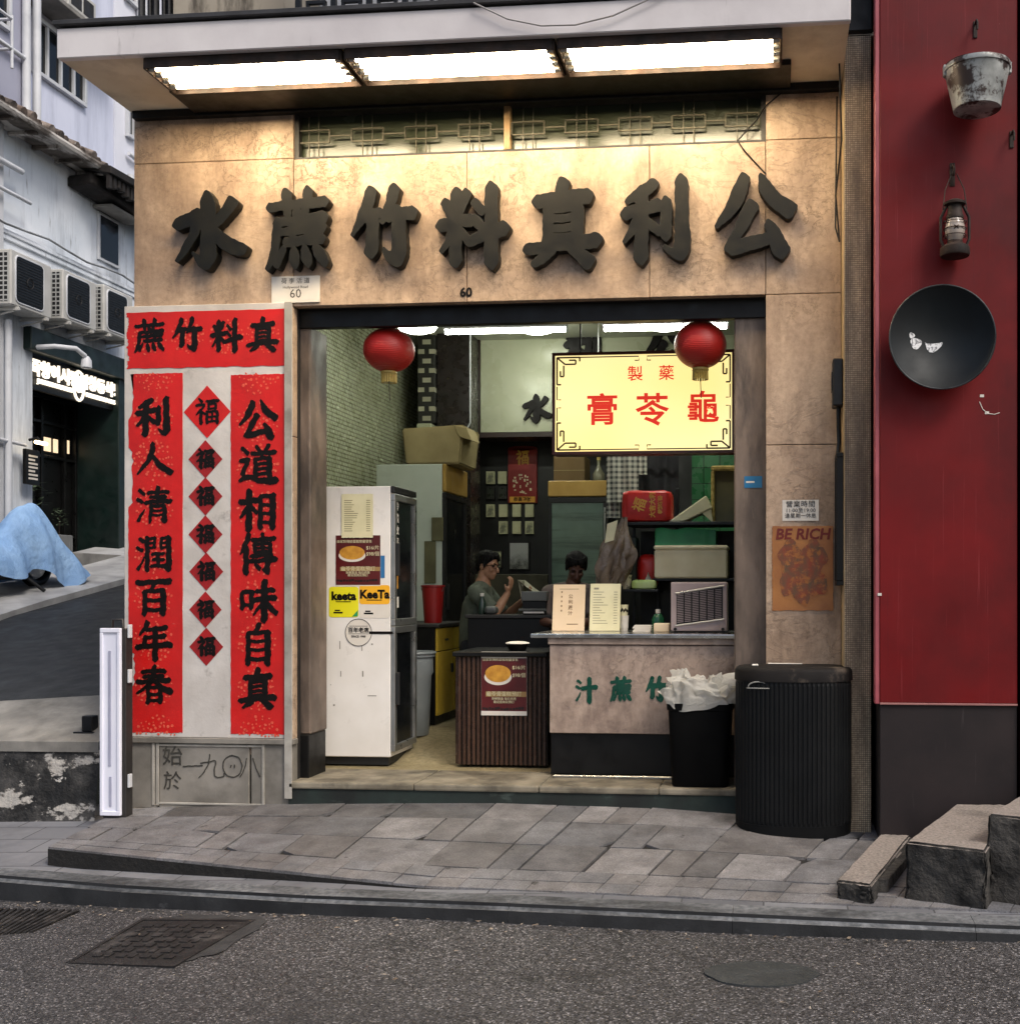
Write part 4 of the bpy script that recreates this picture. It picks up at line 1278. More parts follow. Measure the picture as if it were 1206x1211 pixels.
# bucket: half planter fixed to the wall
c = at(1152, 138, RY - 0.11)
bk = thing('bucket', 'worn galvanised bucket hanging high on the red wall', 'bucket', (c.x, RY - 0.14, c.z))
hb, rt, rb = 0.255, 0.182, 0.135
prof = [(rb - 0.01, 0.0), (rb, 0.004), (rb + 0.004, 0.03)]
for k in range(8):
    t_ = (k + 1) / 8
    prof.append((rb + 0.004 + (rt - rb - 0.004) * t_, 0.03 + (hb - 0.06) * t_))
prof += [(rt + 0.008, hb - 0.028), (rt + 0.01, hb - 0.015), (rt + 0.006, hb), (rt - 0.004, hb), (rt - 0.012, hb - 0.04), (rb - 0.012, 0.02)]
cy = RY - 0.2
q = MB().lathe(prof, (c.x, cy, c.z), 40)
q.build('body', M_GALV, bk, 45)
q = MB().tube([(c.x + (rt + 0.008) * math.cos(a_), cy + 0.0 - 0.04 * math.sin(a_) + 0.06 * math.sin(a_), c.z + hb - 0.01 + 0.10 * math.sin(a_)) for a_ in [math.pi * k / 18 for k in range(19)]], 0.0022, 6)
q.build('bail_handle', M_RUST, bk, 60)
q = MB()
for s_ in (-1, 1):
    q.box(c.x + s_ * (rt + 0.004) - 0.008, c.x + s_ * (rt + 0.004) + 0.008, cy - 0.02, cy + 0.02, c.z + hb - 0.05, c.z + hb + 0.015, 0.004)
q.build('handle_ear', M_GALV, bk)
# storm lantern
c = at(1129, 303, RY - 0.10)
ln = thing('storm_lantern', 'rusty iron storm lantern hanging on the red wall above the wok', 'lantern', (c.x, RY - 0.10, c.z))
z0, yl = c.z, RY - 0.10
k = 1.07
q = MB().lathe([(0.0, 0), (0.082, 0.0), (0.088, 0.012), (0.085, 0.05), (0.06, 0.068), (0.045, 0.075), (0.045, 0.09), (0, 0.09)], (c.x, yl, z0), 28)
q.build('fuel_tank', M_RUST, ln, 40)
q = MB().lathe([(0.038, 0.09), (0.055, 0.12), (0.06, 0.16), (0.052, 0.2), (0.042, 0.225)], (c.x, yl, z0), 24, cap=False)
q.build('globe', surf('dusty_glass', H('#a59a90'), H('#8c8078'), 8, 0.25), ln, 60)
q = MB().lathe([(0, 0.222), (0.05, 0.222), (0.052, 0.235), (0.045, 0.25), (0.04, 0.3), (0.062, 0.305), (0.064, 0.318), (0.03, 0.335), (0, 0.335)], (c.x, yl, z0), 24)
q.build('chimney', M_RUST, ln, 40)
q = MB()
for s_ in (-1, 1):
    q.tube([(c.x + s_ * 0.062, yl, z0 + 0.05), (c.x + s_ * 0.082, yl, z0 + 0.10), (c.x + s_ * 0.082, yl, z0 + 0.23), (c.x + s_ * 0.05, yl, z0 + 0.295)], 0.009, 8)
for a_ in (0.12, 0.16, 0.2):
    q.tube([(c.x + 0.066 * math.cos(2 * math.pi * j / 16), yl + 0.066 * math.sin(2 * math.pi * j / 16), z0 + a_) for j in range(17)], 0.003, 5)
q.tube([(c.x - 0.065, yl - 0.01, z0 + 0.1), (c.x, yl - 0.066, z0 + 0.16), (c.x + 0.065, yl - 0.01, z0 + 0.21)], 0.003, 5)
q.tube([(c.x + 0.065, yl - 0.01, z0 + 0.1), (c.x, yl - 0.066, z0 + 0.16), (c.x - 0.065, yl - 0.01, z0 + 0.21)], 0.003, 5)
q.build('side_frame', M_RUST, ln, 60)
q = MB().tube([(c.x - 0.07, yl, z0 + 0.28), (c.x - 0.055, yl + 0.01, z0 + 0.40), (c.x - 0.01, yl + 0.05, z0 + 0.51), (c.x + 0.02, yl + 0.06, z0 + 0.51), (c.x + 0.055, yl + 0.01, z0 + 0.40), (c.x + 0.07, yl, z0 + 0.28)], 0.0035, 6)
q.build('bail_handle', M_RUST, ln, 60)
q = MB()
q.tube([(c.x, RY + 0.01, z0 + 0.56), (c.x, RY - 0.05, z0 + 0.565), (c.x, RY - 0.075, z0 + 0.53), (c.x, RY - 0.06, z0 + 0.50), (c.x, RY - 0.035, z0 + 0.505)], 0.008, 8)
q.box(c.x - 0.015, c.x + 0.015, RY - 0.006, RY + 0.01, z0 + 0.45, z0 + 0.59, 0.002)
tag(q.build('lantern_hook', M_RUST, None, 60), 'iron hook carrying the storm lantern', 'hook', 'iron hooks on the red wall')
# wok
c = at(1113, 400, RY - 0.12)
R_ = 60.0 / FPX * 6.85
wk = thing('wok', 'black iron wok hung on the red wall, two white stickers inside', 'wok', (c.x, RY, c.z - R_))
prof = []
for k in range(13):
    a_ = k / 12 * math.radians(62)
    prof.append((R_ * math.sin(a_) / math.sin(math.radians(62)), 0.115 - 0.16 * 1.0 * (math.cos(a_) - math.cos(math.radians(62))) / (1 - math.cos(math.radians(62))) + 0.0))
# outside shell then back inside
yw = RY - 0.135
out = [(r, -0.02 + (0.115 - 0.115 * (r / R_) ** 2)) for r in [R_ * k / 14 for k in range(15)]]
ins = [(r, h - 0.006) for r, h in reversed(out)]
q = MB().lathe([(max(0.0005, r), h) for r, h in out] + [(R_ + 0.004, -0.024)] + [(max(0.0005, r), h) for r, h in ins], (c.x, yw, c.z), 56, axis='y', cap=False)
M_WOK = surf('wok_iron', H('#151b1e'), H('#0c1012'), 3, 0.55, metal=0.15, spec=0.35, bump=0.12, bscale=30, rvar=0.08)
q.build('bowl', M_WOK, wk, 60)
q = MB()
q.tube([(c.x + (R_ + 0.001) * math.cos(2 * math.pi * k / 56), yw - 0.023, c.z + (R_ + 0.001) * math.sin(2 * math.pi * k / 56)) for k in range(57)], 0.006, 6)
q.build('rim', surf('wok_rim', H('#55585a'), H('#35383a'), 6, 0.4, metal=0.7), wk, 60)
q = MB()
def blob(px, py, r, ph, cut=False):
    p_ = at(px, py, yw + 0.06)
    pts = []
    for k in range(16):
        a_ = 2 * math.pi * k / 16
        rr = r * (1 + 0.12 * math.sin(3 * a_ + ph))
        z_ = rr * math.sin(a_)
        if cut and z_ > 0.2 * r:
            z_ = 0.2 * r - 0.3 * (z_ - 0.2 * r)
        rad = math.hypot(p_.x + rr * math.cos(a_) - c.x, p_.z + z_ - c.z)
        pts.append((p_.x + rr * math.cos(a_), yw - 0.029 + 0.115 - 0.115 * (rad / R_) ** 2, p_.z + z_))
    return pts
q.poly(blob(1083, 406, 0.034, 0.4)); q.poly(blob(1078, 397, 0.017, 1.4)); q.poly(blob(1104, 405, 0.052, 0.9, True))
q.build('sticker', surf('sticker_vinyl', H('#d8d8d8'), H('#77787a'), 50, 0.5, lo=.5, hi=.58), wk)

# stone steps beside the red wall (ascending away to the side)
def step(label, quad, zt, zb, mt, name='stone_step'):
    t = thing(name, label, 'step', (sum(p[0] for p in quad) / 4, sum(p[1] for p in quad) / 4, zb), 'stone steps beside the red wall')
    b = bmesh.new()
    top = [b.verts.new((x, y, zt)) for x, y in quad]
    bot = [b.verts.new((x, y, zb)) for x, y in quad]
    b.faces.new(top)
    b.faces.new(list(reversed(bot)))
    for i in range(4):
        b.faces.new((top[i], bot[i], bot[(i + 1) % 4], top[(i + 1) % 4]))
    bmesh.ops.recalc_face_normals(b, faces=b.faces)
    bmesh.ops.bevel(b, geom=list(b.edges), offset=0.012, segments=2, affect='EDGES')
    bmesh.ops.subdivide_edges(b, edges=b.edges[:], cuts=9, use_grid_fill=True)
    r = random.Random(int(zt * 1000))
    for v in b.verts:
        if v.co.z < zt - 0.02:
            v.co += Vector((r.uniform(-1, 1), r.uniform(-1, 1), r.uniform(-.6, .6))) * 0.007
        else:
            v.co.z += r.uniform(-1, 1) * 0.0025
    from mathutils import noise as mn
    for v in b.verts:
        n_ = mn.noise(v.co * 7) * 0.5 + mn.noise(v.co * 19) * 0.3
        v.co += Vector((n_, n_ * 0.8, -abs(n_) * 0.6)) * (0.030 if v.co.z < zt - 0.02 else 0.012)
    bb = MB()
    bb._in(b)
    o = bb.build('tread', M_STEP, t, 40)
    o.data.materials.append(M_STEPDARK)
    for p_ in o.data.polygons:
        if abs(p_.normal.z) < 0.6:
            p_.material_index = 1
    return t
s1 = [atz(988, 1041, 0.07), atz(1031, 1046, 0.07), atz(1078, 986, 0.07), atz(1041, 985, 0.07)]
step('lowest and smallest stone step, lying next to the bin', [(p.x, p.y) for p in s1], 0.07, -0.08, 0)
s2 = [atz(1071, 995, 0.27), atz(1166, 1006, 0.27), atz(1188, 944, 0.27), atz(1124, 944, 0.27)]
s2[2].y = s2[3].y = RY - 0.02
step('middle rough stone step with a speckled tread', [(p.x, p.y) for p in s2], 0.27, -0.08, 0)
s3 = [atz(1168, 963, 0.42), atz(1400, 985, 0.42), atz(1420, 905, 0.42), atz(1210, 905, 0.42)]
s3[2].y = s3[3].y = RY - 0.02
step('tallest stone step, at the shutter end of the red wall', [(p.x, p.y) for p in s3], 0.42, -0.08, 0)
# dark board and rubble wedged between the two lower steps
pa = [atz(1036, 1040, 0.05), atz(1050, 1040, 0.05), atz(1085, 1000, 0.05), atz(1074, 1000, 0.05)]
q = MB().prism([(p.x, p.y, 0.05) for p in pa], (0, 0, -0.07), 0.004)
tag(q.build('wedged_board', M_STEPDARK, None), 'dark board wedged between the two lower stone steps', 'board')

# ================================================================ ROAD COVERS
def zroad(x, y):
    return lerp_tab(RZ, x) + 0.012 * math.sin(x * 1.3 + y)
def patch(pxs, z):
    return [atz(px, py, z) for px, py in pxs]
quad = patch([(88, 1134), (205, 1144), (292, 1095), (170, 1088)], -0.21)
M_COVER = surf('cover_iron', H('#2b2929'), H('#191818'), 9, 0.6, metal=0.3, bump=0.9, bscale=35, bdist=0.01, dirt=(H('#6a6664'), 6, (1, 1, 1), 0.55, 0.7, 0.6))
mc = thing('manhole_cover', 'square iron manhole cover in the asphalt near the shop corner', 'manhole cover', tuple(sum((p for p in quad), Vector()) / 4))
def uvq(quad, u, v):
    a = quad[0].lerp(quad[1], u); b = quad[3].lerp(quad[2], u)
    p = a.lerp(b, v)
    p.z = zroad(p.x, p.y)
    return p
def up(p, h):
    return Vector((p.x, p.y, p.z + h))
q = MB().grid(lambda u, v: up(uvq(quad, u, v), 0.006), 8, 8)
q.build('cover_plate', M_COVER, mc)
q = MB()
for i in range(7):
    for j in range(7):
        u, v = 0.1 + i * 0.12, 0.1 + j * 0.12
        P = [up(uvq(quad, u + du, v + dv), 0.0115) for du, dv in ((0, 0), (0.085, 0), (0.085, 0.05), (0, 0.05))]
        if (i + j) % 2:
            P = [up(uvq(quad, u + du, v + dv), 0.0115) for du, dv in ((0, 0), (0.05, 0), (0.05, 0.085), (0, 0.085))]
        q.prism(P, (0, 0, -0.006))
q.build('raised_tread', M_COVER, mc)
q = MB()
for (u0, u1, v0, v1) in ((-0.05, 1.05, -0.05, -0.01), (-0.05, 1.05, 1.01, 1.05), (-0.05, -0.01, -0.01, 1.01), (1.01, 1.05, -0.01, 1.01)):
    q.prism([up(uvq(quad, u, v), 0.009) for u, v in ((u0, v0), (u1, v0), (u1, v1), (u0, v1))], (0, 0, -0.02))
q.build('cover_frame', M_COVER, mc)
r = random.Random(31)
q = MB()
ctr = sum(quad, Vector()) / 4
for k in range(22):
    pass
P = []
for k in range(36):
    a_ = 2 * math.pi * k / 36
    u, v = 0.62 + 0.62 * math.copysign(abs(math.cos(a_)) ** .6, math.cos(a_)) * (1 + .06 * r.uniform(-1, 1)), 0.62 + 0.58 * math.copysign(abs(math.sin(a_)) ** .6, math.sin(a_)) * (1 + .08 * r.uniform(-1, 1))
    P.append(up(uvq(quad, u, v), 0.0035))
q.poly(P)
q.build('mortar_surround', surf('rough_mortar', H('#3c3b3b'), H('#2b2a2a'), 9, 0.9, bump=0.8, bscale=60, dirt=(H('#2a2829'), 5, (1, 1, 1), 0.5, 0.66, 0.8)), mc)
# gully grating at the kerb
quad2 = patch([(-60, 1112), (40, 1108), (95, 1083), (-10, 1076)], -0.26)
gg = thing('gully_grating', 'iron gully grating by the kerb at the street corner', 'drain grate', tuple(sum((p for p in quad2), Vector()) / 4))
q = MB().grid(lambda u, v: up(uvq(quad2, u, v), 0.004), 4, 4)
q.build('grate_pit', M_BLACK, gg)
q = MB()
for i in range(13):
    u = 0.02 + i * 0.077
    q.prism([up(uvq(quad2, a_, b_), 0.014) for a_, b_ in ((u, 0), (u + 0.04, 0), (u + 0.04, 1), (u, 1))], (0, 0, -0.009))
q.build('grate_bar', M_COVER, gg)
# round smooth cover
cc = atz(900, 1146, -0.10)
q = MB()
pts = []
for k in range(40):
    a_ = 2 * math.pi * k / 40
    p_ = Vector((cc.x + 0.245 * math.cos(a_) * (1 + 0.04 * math.sin(3 * a_) + 0.025 * math.sin(8 * a_ + 1)), cc.y + 0.165 * math.sin(a_), 0))
    p_.z = zroad(p_.x, p_.y) + 0.009
    pts.append(p_)
q.prism(pts, (0, 0, -0.02))
tag(q.build('repair_patch', surf('smooth_patch', H('#383b3c'), H('#2e3132'), 8, 0.6, bump=0.4, bscale=90), None), 'round smooth grey cover set in the asphalt road', 'cover')

# leaf and paper litter in the gutter
q = MB()
r = random.Random(77)
for k in range(150):
    x_ = r.uniform(-4.4, 1.9)
    y_ = lerp_tab(KY, x_) - 0.03 - abs(r.gauss(0, 0.07)) if k < 110 else lerp_tab(KY, x_) - r.uniform(0.1, 1.3)
    z_ = zroad(x_, y_) + 0.010
    s_, a_ = r.uniform(0.006, 0.017), r.uniform(0, 6.28)
    P = [(x_ + s_ * math.cos(a_ + t_) * (1 if i % 2 == 0 else 0.45), y_ + s_ * math.sin(a_ + t_) * (1 if i % 2 == 0 else 0.45), z_ + r.uniform(-0.002, 0.006)) for i, t_ in enumerate((0, 1.57, 3.14, 4.71))]
    q.poly(P)
o = q.build('leaf_litter', surf('dry_leaf', H('#5b4a38'), H('#a59a8c'), 30, 0.8), None, recalc=False)
o['kind'] = 'stuff'
o['label'] = 'dry leaf and paper litter along the gutter'
o['category'] = 'litter'

# ================================================================ SIDE STREET HOUSES
OX = -9.0
old = thing('old_building', 'pale weathered two-storey house with tiled eave and lit restaurant sign', 'building', (OX, 5.0, 1.6))
q = MB()
q.box(OX - 0.4, OX, 0.0, 5.62, 1.0, 7.0)
q.box(OX - 0.4, OX, 7.62, 14, 1.4, 7.0)
q.box(OX - 0.4, OX - 0.001, 5.62, 7.62, 4.68, 7.0)
q.build('wall', M_WALLPALE, old)
q = MB().box(OX, OX + 0.05, 0.0, 9, 5.74, 5.80, 0.01)
q.box(OX, OX + 0.03, 0.0, 9, 5.68, 5.74, 0.008)
q.build('ledge', M_WALLPALE, old)
q = MB().box(OX, OX + 0.09, 2.5, 4.98, 1.2, 6.98, 0.01)
q.build('wall_pier', surf('grey_render', H('#c6c8cc'), H('#aeb1b5'), 1.5, .9, bump=.3, dirt=(H('#6b6b6b'), 2, (1, 2, .3), .5, .75, .6)), old)
# tiled eave
M_TILE = surf('old_roof_tile', H('#9a8f86'), H('#6a5a50'), 6, 0.85, bump=0.6, bscale=25, dirt=[(H('#2b2522'), 4, (1, 1, 1), 0.42, 0.6, 0.9), (H('#d0ccc6'), 7, (1, 1, 1), 0.62, 0.68, 0.8)])
q = MB()
r = random.Random(11)
y = 1.0
while y < 6.75:
    jx = r.uniform(-0.03, 0.03)
    zt = 7.10 + r.uniform(-0.015, 0.015)
    q.tube([(OX - 0.35, y, zt + 0.28), (OX + 0.36 + jx, y, zt - 0.02)], [0.055, 0.062], 8)
    q.tube([(OX - 0.35, y + 0.085, zt + 0.24), (OX + 0.33 + jx, y + 0.085, zt - 0.06)], [0.05, 0.05], 8)
    y += 0.17
rf = q.build('roof', M_TILE, old, 50)
q = MB()
q.box(OX, OX + 0.34, 1.0, 6.75, 6.975, 6.99, 0.004)
for k in range(13):
    yy = 1.2 + k * 0.44
    q.box(OX, OX + 0.36, yy, yy + 0.05, 6.93, 6.975, 0.004)
q.tube([(OX + 0.38, 1.0, 6.99), (OX + 0.38, 6.8, 7.01)], 0.05, 8)
q.build('eave_board', surf('rotten_timber', H('#6a625a'), H('#3e3833'), 5, 0.85, bump=0.4, dirt=(H('#c4bfb8'), 5, (1, 0.3, 1), 0.5, 0.6, 0.85)), old)
# window with a hood, low at the corner
wn = MB().box(OX + 0.001, OX + 0.03, 6.95, 7.44, 5.98, 6.62, 0.005).build('window', M_WHITEPAINT, old)
MB().box(OX + 0.025, OX + 0.037, 6.99, 7.40, 6.02, 6.58).build('pane', M_GLASSDARK, wn)
q = MB().box(OX, OX + 0.28, 6.85, 7.62, 6.64, 6.68, 0.006).build('window_hood', M_CONC, old)
# rotten awning with a white waste pipe
q = MB()
q.prism([(OX, 6.35, 7.0), (OX, 7.9, 7.05), (OX + 0.62, 7.9, 6.92), (OX + 0.55, 6.38, 6.90)], (0, 0, 0.10), 0.01)
q.prism([(OX, 6.3, 6.72), (OX, 8.0, 6.70), (OX + 0.40, 8.0, 6.66), (OX + 0.3, 6.36, 6.78)], (0, 0, 0.14), 0.02)
for k in range(14):
    yy = 6.4 + k * 0.1
    q.box(OX + 0.42 + 0.06 * r.random(), OX + 0.52, yy, yy + 0.06, 6.70 + 0.12 * r.random(), 6.9, 0.005)
q.build('awning', surf('charred_timber', H('#26211f'), H('#121110'), 6, 0.9, bump=0.6, dirt=(H('#b0aaa6'), 6, (1, 1, 1), 0.66, 0.74, 0.7)), old)
q = MB().tube([(OX + 0.3, 7.25, 7.2), (OX + 0.3, 7.25, 6.82), (OX + 0.3, 7.5, 6.68), (OX + 0.3, 7.75, 6.60)], 0.045, 10)
q.build('waste_pipe', M_WHITEPAINT, old, 60)
# wall pipes on the near pier
q = MB()
q.tube([(OX + 0.16, 1, 6.52), (OX + 0.16, 5.2, 6.50)], 0.035, 8)
q.tube([(OX + 0.16, 1, 6.22), (OX + 0.16, 5.35, 6.18)], 0.025, 8)
q.tube([(OX + 0.13, 5.0, 1.7), (OX + 0.13, 5.0, 4.7)], 0.04, 8)
q.tube([(OX + 0.13, 4.5, 3.3), (OX + 0.13, 5.3, 3.28)], 0.022, 8)
q.build('wall_pipe', M_WHITEPAINT, old, 60)
q = MB()
pts = [(OX + 0.09, 1 + 0.4 * k, 5.86 + 0.03 * math.sin(k * 1.7)) for k in range(18)]
q.tube(pts, 0.014, 6)
q.build('cable_run', surf('pale_conduit', H('#a9acb0'), H('#6f7275'), 5, .6), old, 60)
# restaurant front, recessed
M_SHOPDARK = surf('dark_joinery', H('#0f100f'), H('#0a0a0a'), 3, 0.35)
M_DKGREEN = surf('dark_green_joinery', H('#0f221e'), H('#0b1916'), 3, 0.45)
q = MB()
q.box(OX - 0.7, OX - 0.62, 5.62, 7.62, 2.0, 4.7)
q.build('restaurant_front', M_SHOPDARK, old)
q = MB()
q.box(OX - 0.6, OX + 0.04, 7.40, 7.62, 1.9, 4.68, 0.01)
q.box(OX - 0.05, OX + 0.10, 5.45, 8.2, 4.46, 4.74, 0.01)
q.build('shop_surround', M_DKGREEN, old)
q = MB()
for yy in (5.64, 6.12, 6.62, 7.12, 7.36):
    q.box(OX - 0.615, OX - 0.56, yy, yy + 0.05, 2.0, 4.1, 0.004)
for zz in (2.25, 3.3, 3.75, 4.08):
    q.box(OX - 0.612, OX - 0.565, 5.64, 7.4, zz, zz + 0.04, 0.004)
q.build('door_frame', M_SHOPDARK, old)
M_WARMWIN = emit('lit_glass', (1.0, 0.72, 0.42, 1), 0.75)
for (y0, y1, z0, z1) in ((5.70, 5.86, 3.36, 3.72), (6.72, 6.88, 3.40, 3.58), (6.95, 7.03, 3.40, 3.58), (7.18, 7.28, 3.42, 3.60)):
    MB().box(OX - 0.618, OX - 0.60, y0, y1, z0, z1).build('lit_pane', M_WARMWIN, old)
q = MB().box(OX - 0.10, OX - 0.04, 5.64, 7.45, 4.02, 4.44, 0.006)
sg = q.build('sign_board', M_BLACK, old)
M_SIGNGLOW = emit('sign_glow', (1.0, 0.86, 0.66, 1), 1.0)
RZ90 = Matrix.Rotation(math.radians(90), 4, 'Z')
q = MB()
q.mesh(text('죽향이시장', 0.215, 0.02, 0.008), T((OX - 0.028, 6.10, 4.275)) @ RZ90)
q.mesh(text('북창동식당', 0.205, 0.02, 0.008), T((OX - 0.028, 7.08, 4.285)) @ RZ90)
q.mesh(text('JUK HYANG MARKET', 0.075, 0.02, 0.003), T((OX - 0.028, 6.10, 4.13)) @ RZ90)
q.mesh(text('BUKCHANG DONG', 0.075, 0.02, 0.003), T((OX - 0.028, 7.08, 4.13)) @ RZ90)
pts = [(OX - 0.028, 6.60 + 0.11 * math.cos(a), 4.22 + 0.19 * math.sin(a)) for a in [2 * math.pi * k / 24 for k in range(25)]]
q.tube(pts, 0.018, 6)
q.mesh(text('6', 0.26, 0.02, 0.012), T((OX - 0.028, 6.58, 4.22)) @ RZ90)
q.mesh(text('s', 0.16, 0.02, 0.01), T((OX - 0.028, 6.66, 4.20)) @ RZ90)
q.build('lit_lettering', M_SIGNGLOW, sg)
# gooseneck lamp over the sign
gl = thing('sign_lamp', 'white swan-neck lamp arm over the lit restaurant sign', 'lamp', (OX + 0.02, 5.55, 4.5))
MB().tube([(OX + 0.01, 5.55, 4.5), (OX + 0.3, 5.6, 4.52), (OX + 0.48, 5.75, 4.52), (OX + 0.5, 5.9, 4.46)], 0.03, 8).build('arm', M_WHITEPAINT, gl, 60)
MB().lathe([(0.03, 0.0), (0.06, -0.05), (0.065, -0.14), (0.05, -0.15)], (OX + 0.5, 5.93, 4.46), 16).build('lamp_head', M_WHITEPAINT, gl, 50)
# menu box on the wall with a picture light
mb_ = thing('menu_board', 'small black menu board with a picture light on the pale wall', 'menu board', (OX + 0.02, 5.42, 2.82))
MB().box(OX + 0.092, OX + 0.14, 5.30, 5.56, 2.82, 3.24, 0.006).build('frame', M_BLACK, mb_)
q = MB()
for k in range(7):
    q.box(OX + 0.14, OX + 0.1415, 5.345, 5.515 - 0.05 * (k % 3 == 2), 2.88 + k * 0.045, 2.903 + k * 0.045)
q.build('lettering', M_PAPER, mb_)
MB().tube([(OX + 0.09, 5.43, 3.36), (OX + 0.2, 5.43, 3.38), (OX + 0.24, 5.43, 3.33)], 0.018, 8).build('light_arm', M_BLACK, mb_, 60)
MB().tube([(OX + 0.24, 5.33, 3.32), (OX + 0.24, 5.53, 3.32)], 0.022, 8).build('light_tube', emit('picture_light', (1, .75, .4, 1), 6), mb_, 60)
# doorstep and bench under the restaurant window
q = MB().box(OX - 0.62, OX + 0.35, 5.62, 7.9, 1.7, 2.02, 0.01)
q.build('doorstep', M_CONC, old)
q = MB().box(OX - 0.55, OX - 0.3, 5.9, 6.9, 2.02, 2.28, 0.01)
tag(q.build('planter_box', surf('grey_planter', H('#7c7d7c'), H('#5e5f5e'), 8, .7, st=(1, 6, .3)), None), 'grey ribbed planter box in front of the restaurant window', 'planter')
def plant(label, x, y, z, h, seed, n=70):
    t = thing('potted_plant', label, 'plant', (x, y, z), 'small plants at the restaurant window')
    r = random.Random(seed)
    q = MB()
    for _ in range(n):
        a, e, l = r.uniform(0, 6.28), r.uniform(0.1, 1.3), h * r.uniform(0.3, 1.0)
        c_ = Vector((0.35 * h * math.cos(a) * math.cos(e) * r.random(), 0.35 * h * math.sin(a) * math.cos(e) * r.random(), l))
        d = Vector((math.cos(a), math.sin(a), r.uniform(-0.4, 0.6))).normalized() * h * 0.18
        s_ = d.cross(Vector((0, 0, 1))).normalized() * h * 0.05
        b = Vector((x, y, z)) + c_
        q.poly([b, b + d * 0.5 + s_, b + d, b + d * 0.5 - s_])
    q.build('foliage', surf('leaf_' + str(seed), H('#6a7a62'), H('#3c4a38'), 9, 0.6), t, recalc=False)
    MB().tube([(x, y, z), (x + 0.01, y, z + h * 0.7)], 0.008, 6).build('stem', M_RUST, t)
plant('taller grey-green plant in the planter by the restaurant door', OX - 0.42, 6.15, 2.28, 0.65, 3)
plant('small bushy plant at the door end of the planter', OX - 0.42, 6.78, 2.28, 0.36, 8)
# air conditioners
M_ACBODY = surf('ac_body', H('#c3c2bd'), H('#aeada8'), 3, 0.5, dirt=(H('#77746c'), 3, (1, 1, .5), .55, .75, .6))
M_ACGRILL = brickmat('ac_side_grid', H('#0f1011'), H('#17181a'), H('#a9aaa8'), 0.055, 0.055, 0.009, 0.6, 'xz', 0.0, 0.5)
def ac(y0, y1, z0, z1, label):
    x0, x1 = OX + 0.02, OX + 0.33
    t = thing('air_conditioner', label, 'air conditioner', (x0, (y0 + y1) / 2, z0), 'air conditioners in a row on the pale house')
    MB().box(x0, x1, y0, y1, z0, z1, 0.015).build('casing', M_ACBODY, t)
    MB().box(x0 + 0.05, x1 - 0.03, y0 - 0.004, y0 - 0.0005, z0 + 0.04, z1 - 0.04).build('side_grid', M_ACGRILL, t)
    q = MB()
    yc, zc_ = y0 + (y1 - y0) * 0.44, (z0 + z1) / 2
    hw, hh = (y1 - y0) * 0.34, (z1 - z0) * 0.42
    pts = []
    for cy_, cz_, a0 in ((1, 1, 0), (-1, 1, 90), (-1, -1, 180), (1, -1, 270)):
        for k in range(5):
            a_ = math.radians(a0 + k * 22.5)
            pts.append((x1 + 0.001, yc + cy_ * (hw - 0.06) + 0.06 * math.cos(a_), zc_ + cz_ * (hh - 0.06) + 0.06 * math.sin(a_)))
    q.prism(pts, (0.008, 0, 0))
    q.build('fan_opening', M_IRON, t)
    q = MB()
    for k in range(15):
        zz = zc_ - hh + 0.04 + k * (2 * hh - 0.08) / 14
        q.box(x1 + 0.010, x1 + 0.016, yc - hw + 0.02, yc + hw - 0.02, zz - 0.003, zz + 0.003)
    for k in range(1):
        rr = hh * (0.25 + 0.22 * k)
        q.tube([(x1 + 0.014, yc + rr * 0.85 * math.cos(2 * math.pi * j / 20), zc_ + rr * 0.85 * math.sin(2 * math.pi * j / 20)) for j in range(21)], 0.004, 4)
    q.build('fan_guard', M_DARKGREY, t)
    q = MB().tube([pts[k] for k in list(range(len(pts))) + [0]], 0.012, 6)
    q.build('guard_rim', M_WHITEPAINT, t, 60)
    q = MB()
    for yy in (y0 + 0.1, y1 - 0.12):
        q.box(OX, x1 + 0.02, yy, yy + 0.04, z0 - 0.04, z0 - 0.001, 0.003)
        q.tube([(OX + 0.01, yy + 0.02, z0 - 0.10), (x1 - 0.05, yy + 0.02, z0 - 0.045)], 0.010, 6)
    q.build('bracket', M_ACBODY, t)
ac(4.76, 5.50, 4.82, 5.46, 'outdoor air conditioner at the pier end of the row')
ac(5.72, 6.42, 4.88, 5.50, 'outdoor air conditioner in the middle of the row of three')
ac(6.58, 7.26, 4.92, 5.54, 'outdoor air conditioner nearest the corner of the tea shop')
# ---- apartment block behind / above
AX = -9.25
ap = thing('apartment_building', 'tall lavender apartment block rising above the tiled eave', 'building', (AX, 7, 7.0))
q = MB()
q.box(AX - 0.5, AX, 5.72, 7.75, 7.05, 16)
q.build('wall', M_LAV, ap)
q = MB().box(AX - 0.5, AX + 0.16, -2, 5.70, 7.3, 16)
q.build('near_bay', surf('grey_lavender', H('#a9abbb'), H('#989aad'), 0.9, 0.9, bump=0.15, dirt=(H('#7b7d90'), 1.2, (1, 2, .3), .5, .8, .6)), ap)
q = MB().box(AX - 0.5, AX + 0.02, 7.76, 10.5, 6.5, 16)
q.build('far_bay', M_LAV2, ap)
q = MB()
q.tube([(AX + 0.22, 5.55, 7.2), (AX + 0.22, 5.55, 16)], 0.05, 10)
q.tube([(AX + 0.24, 5.72, 7.2), (AX + 0.24, 5.72, 16)], 0.05, 10)
q.tube([(AX + 0.22, 4.9, 8.0), (AX + 0.22, 5.6, 8.0)], 0.03, 8)
q.tube([(AX + 0.08, 8.3, 7.0), (AX + 0.08, 8.3, 16)], 0.05, 8)
q.tube([(AX + 0.08, 8.0, 7.8), (AX + 0.08, 8.6, 7.75)], 0.03, 8)
q.build('drain_pipe', M_WHITEPAINT, ap, 60)
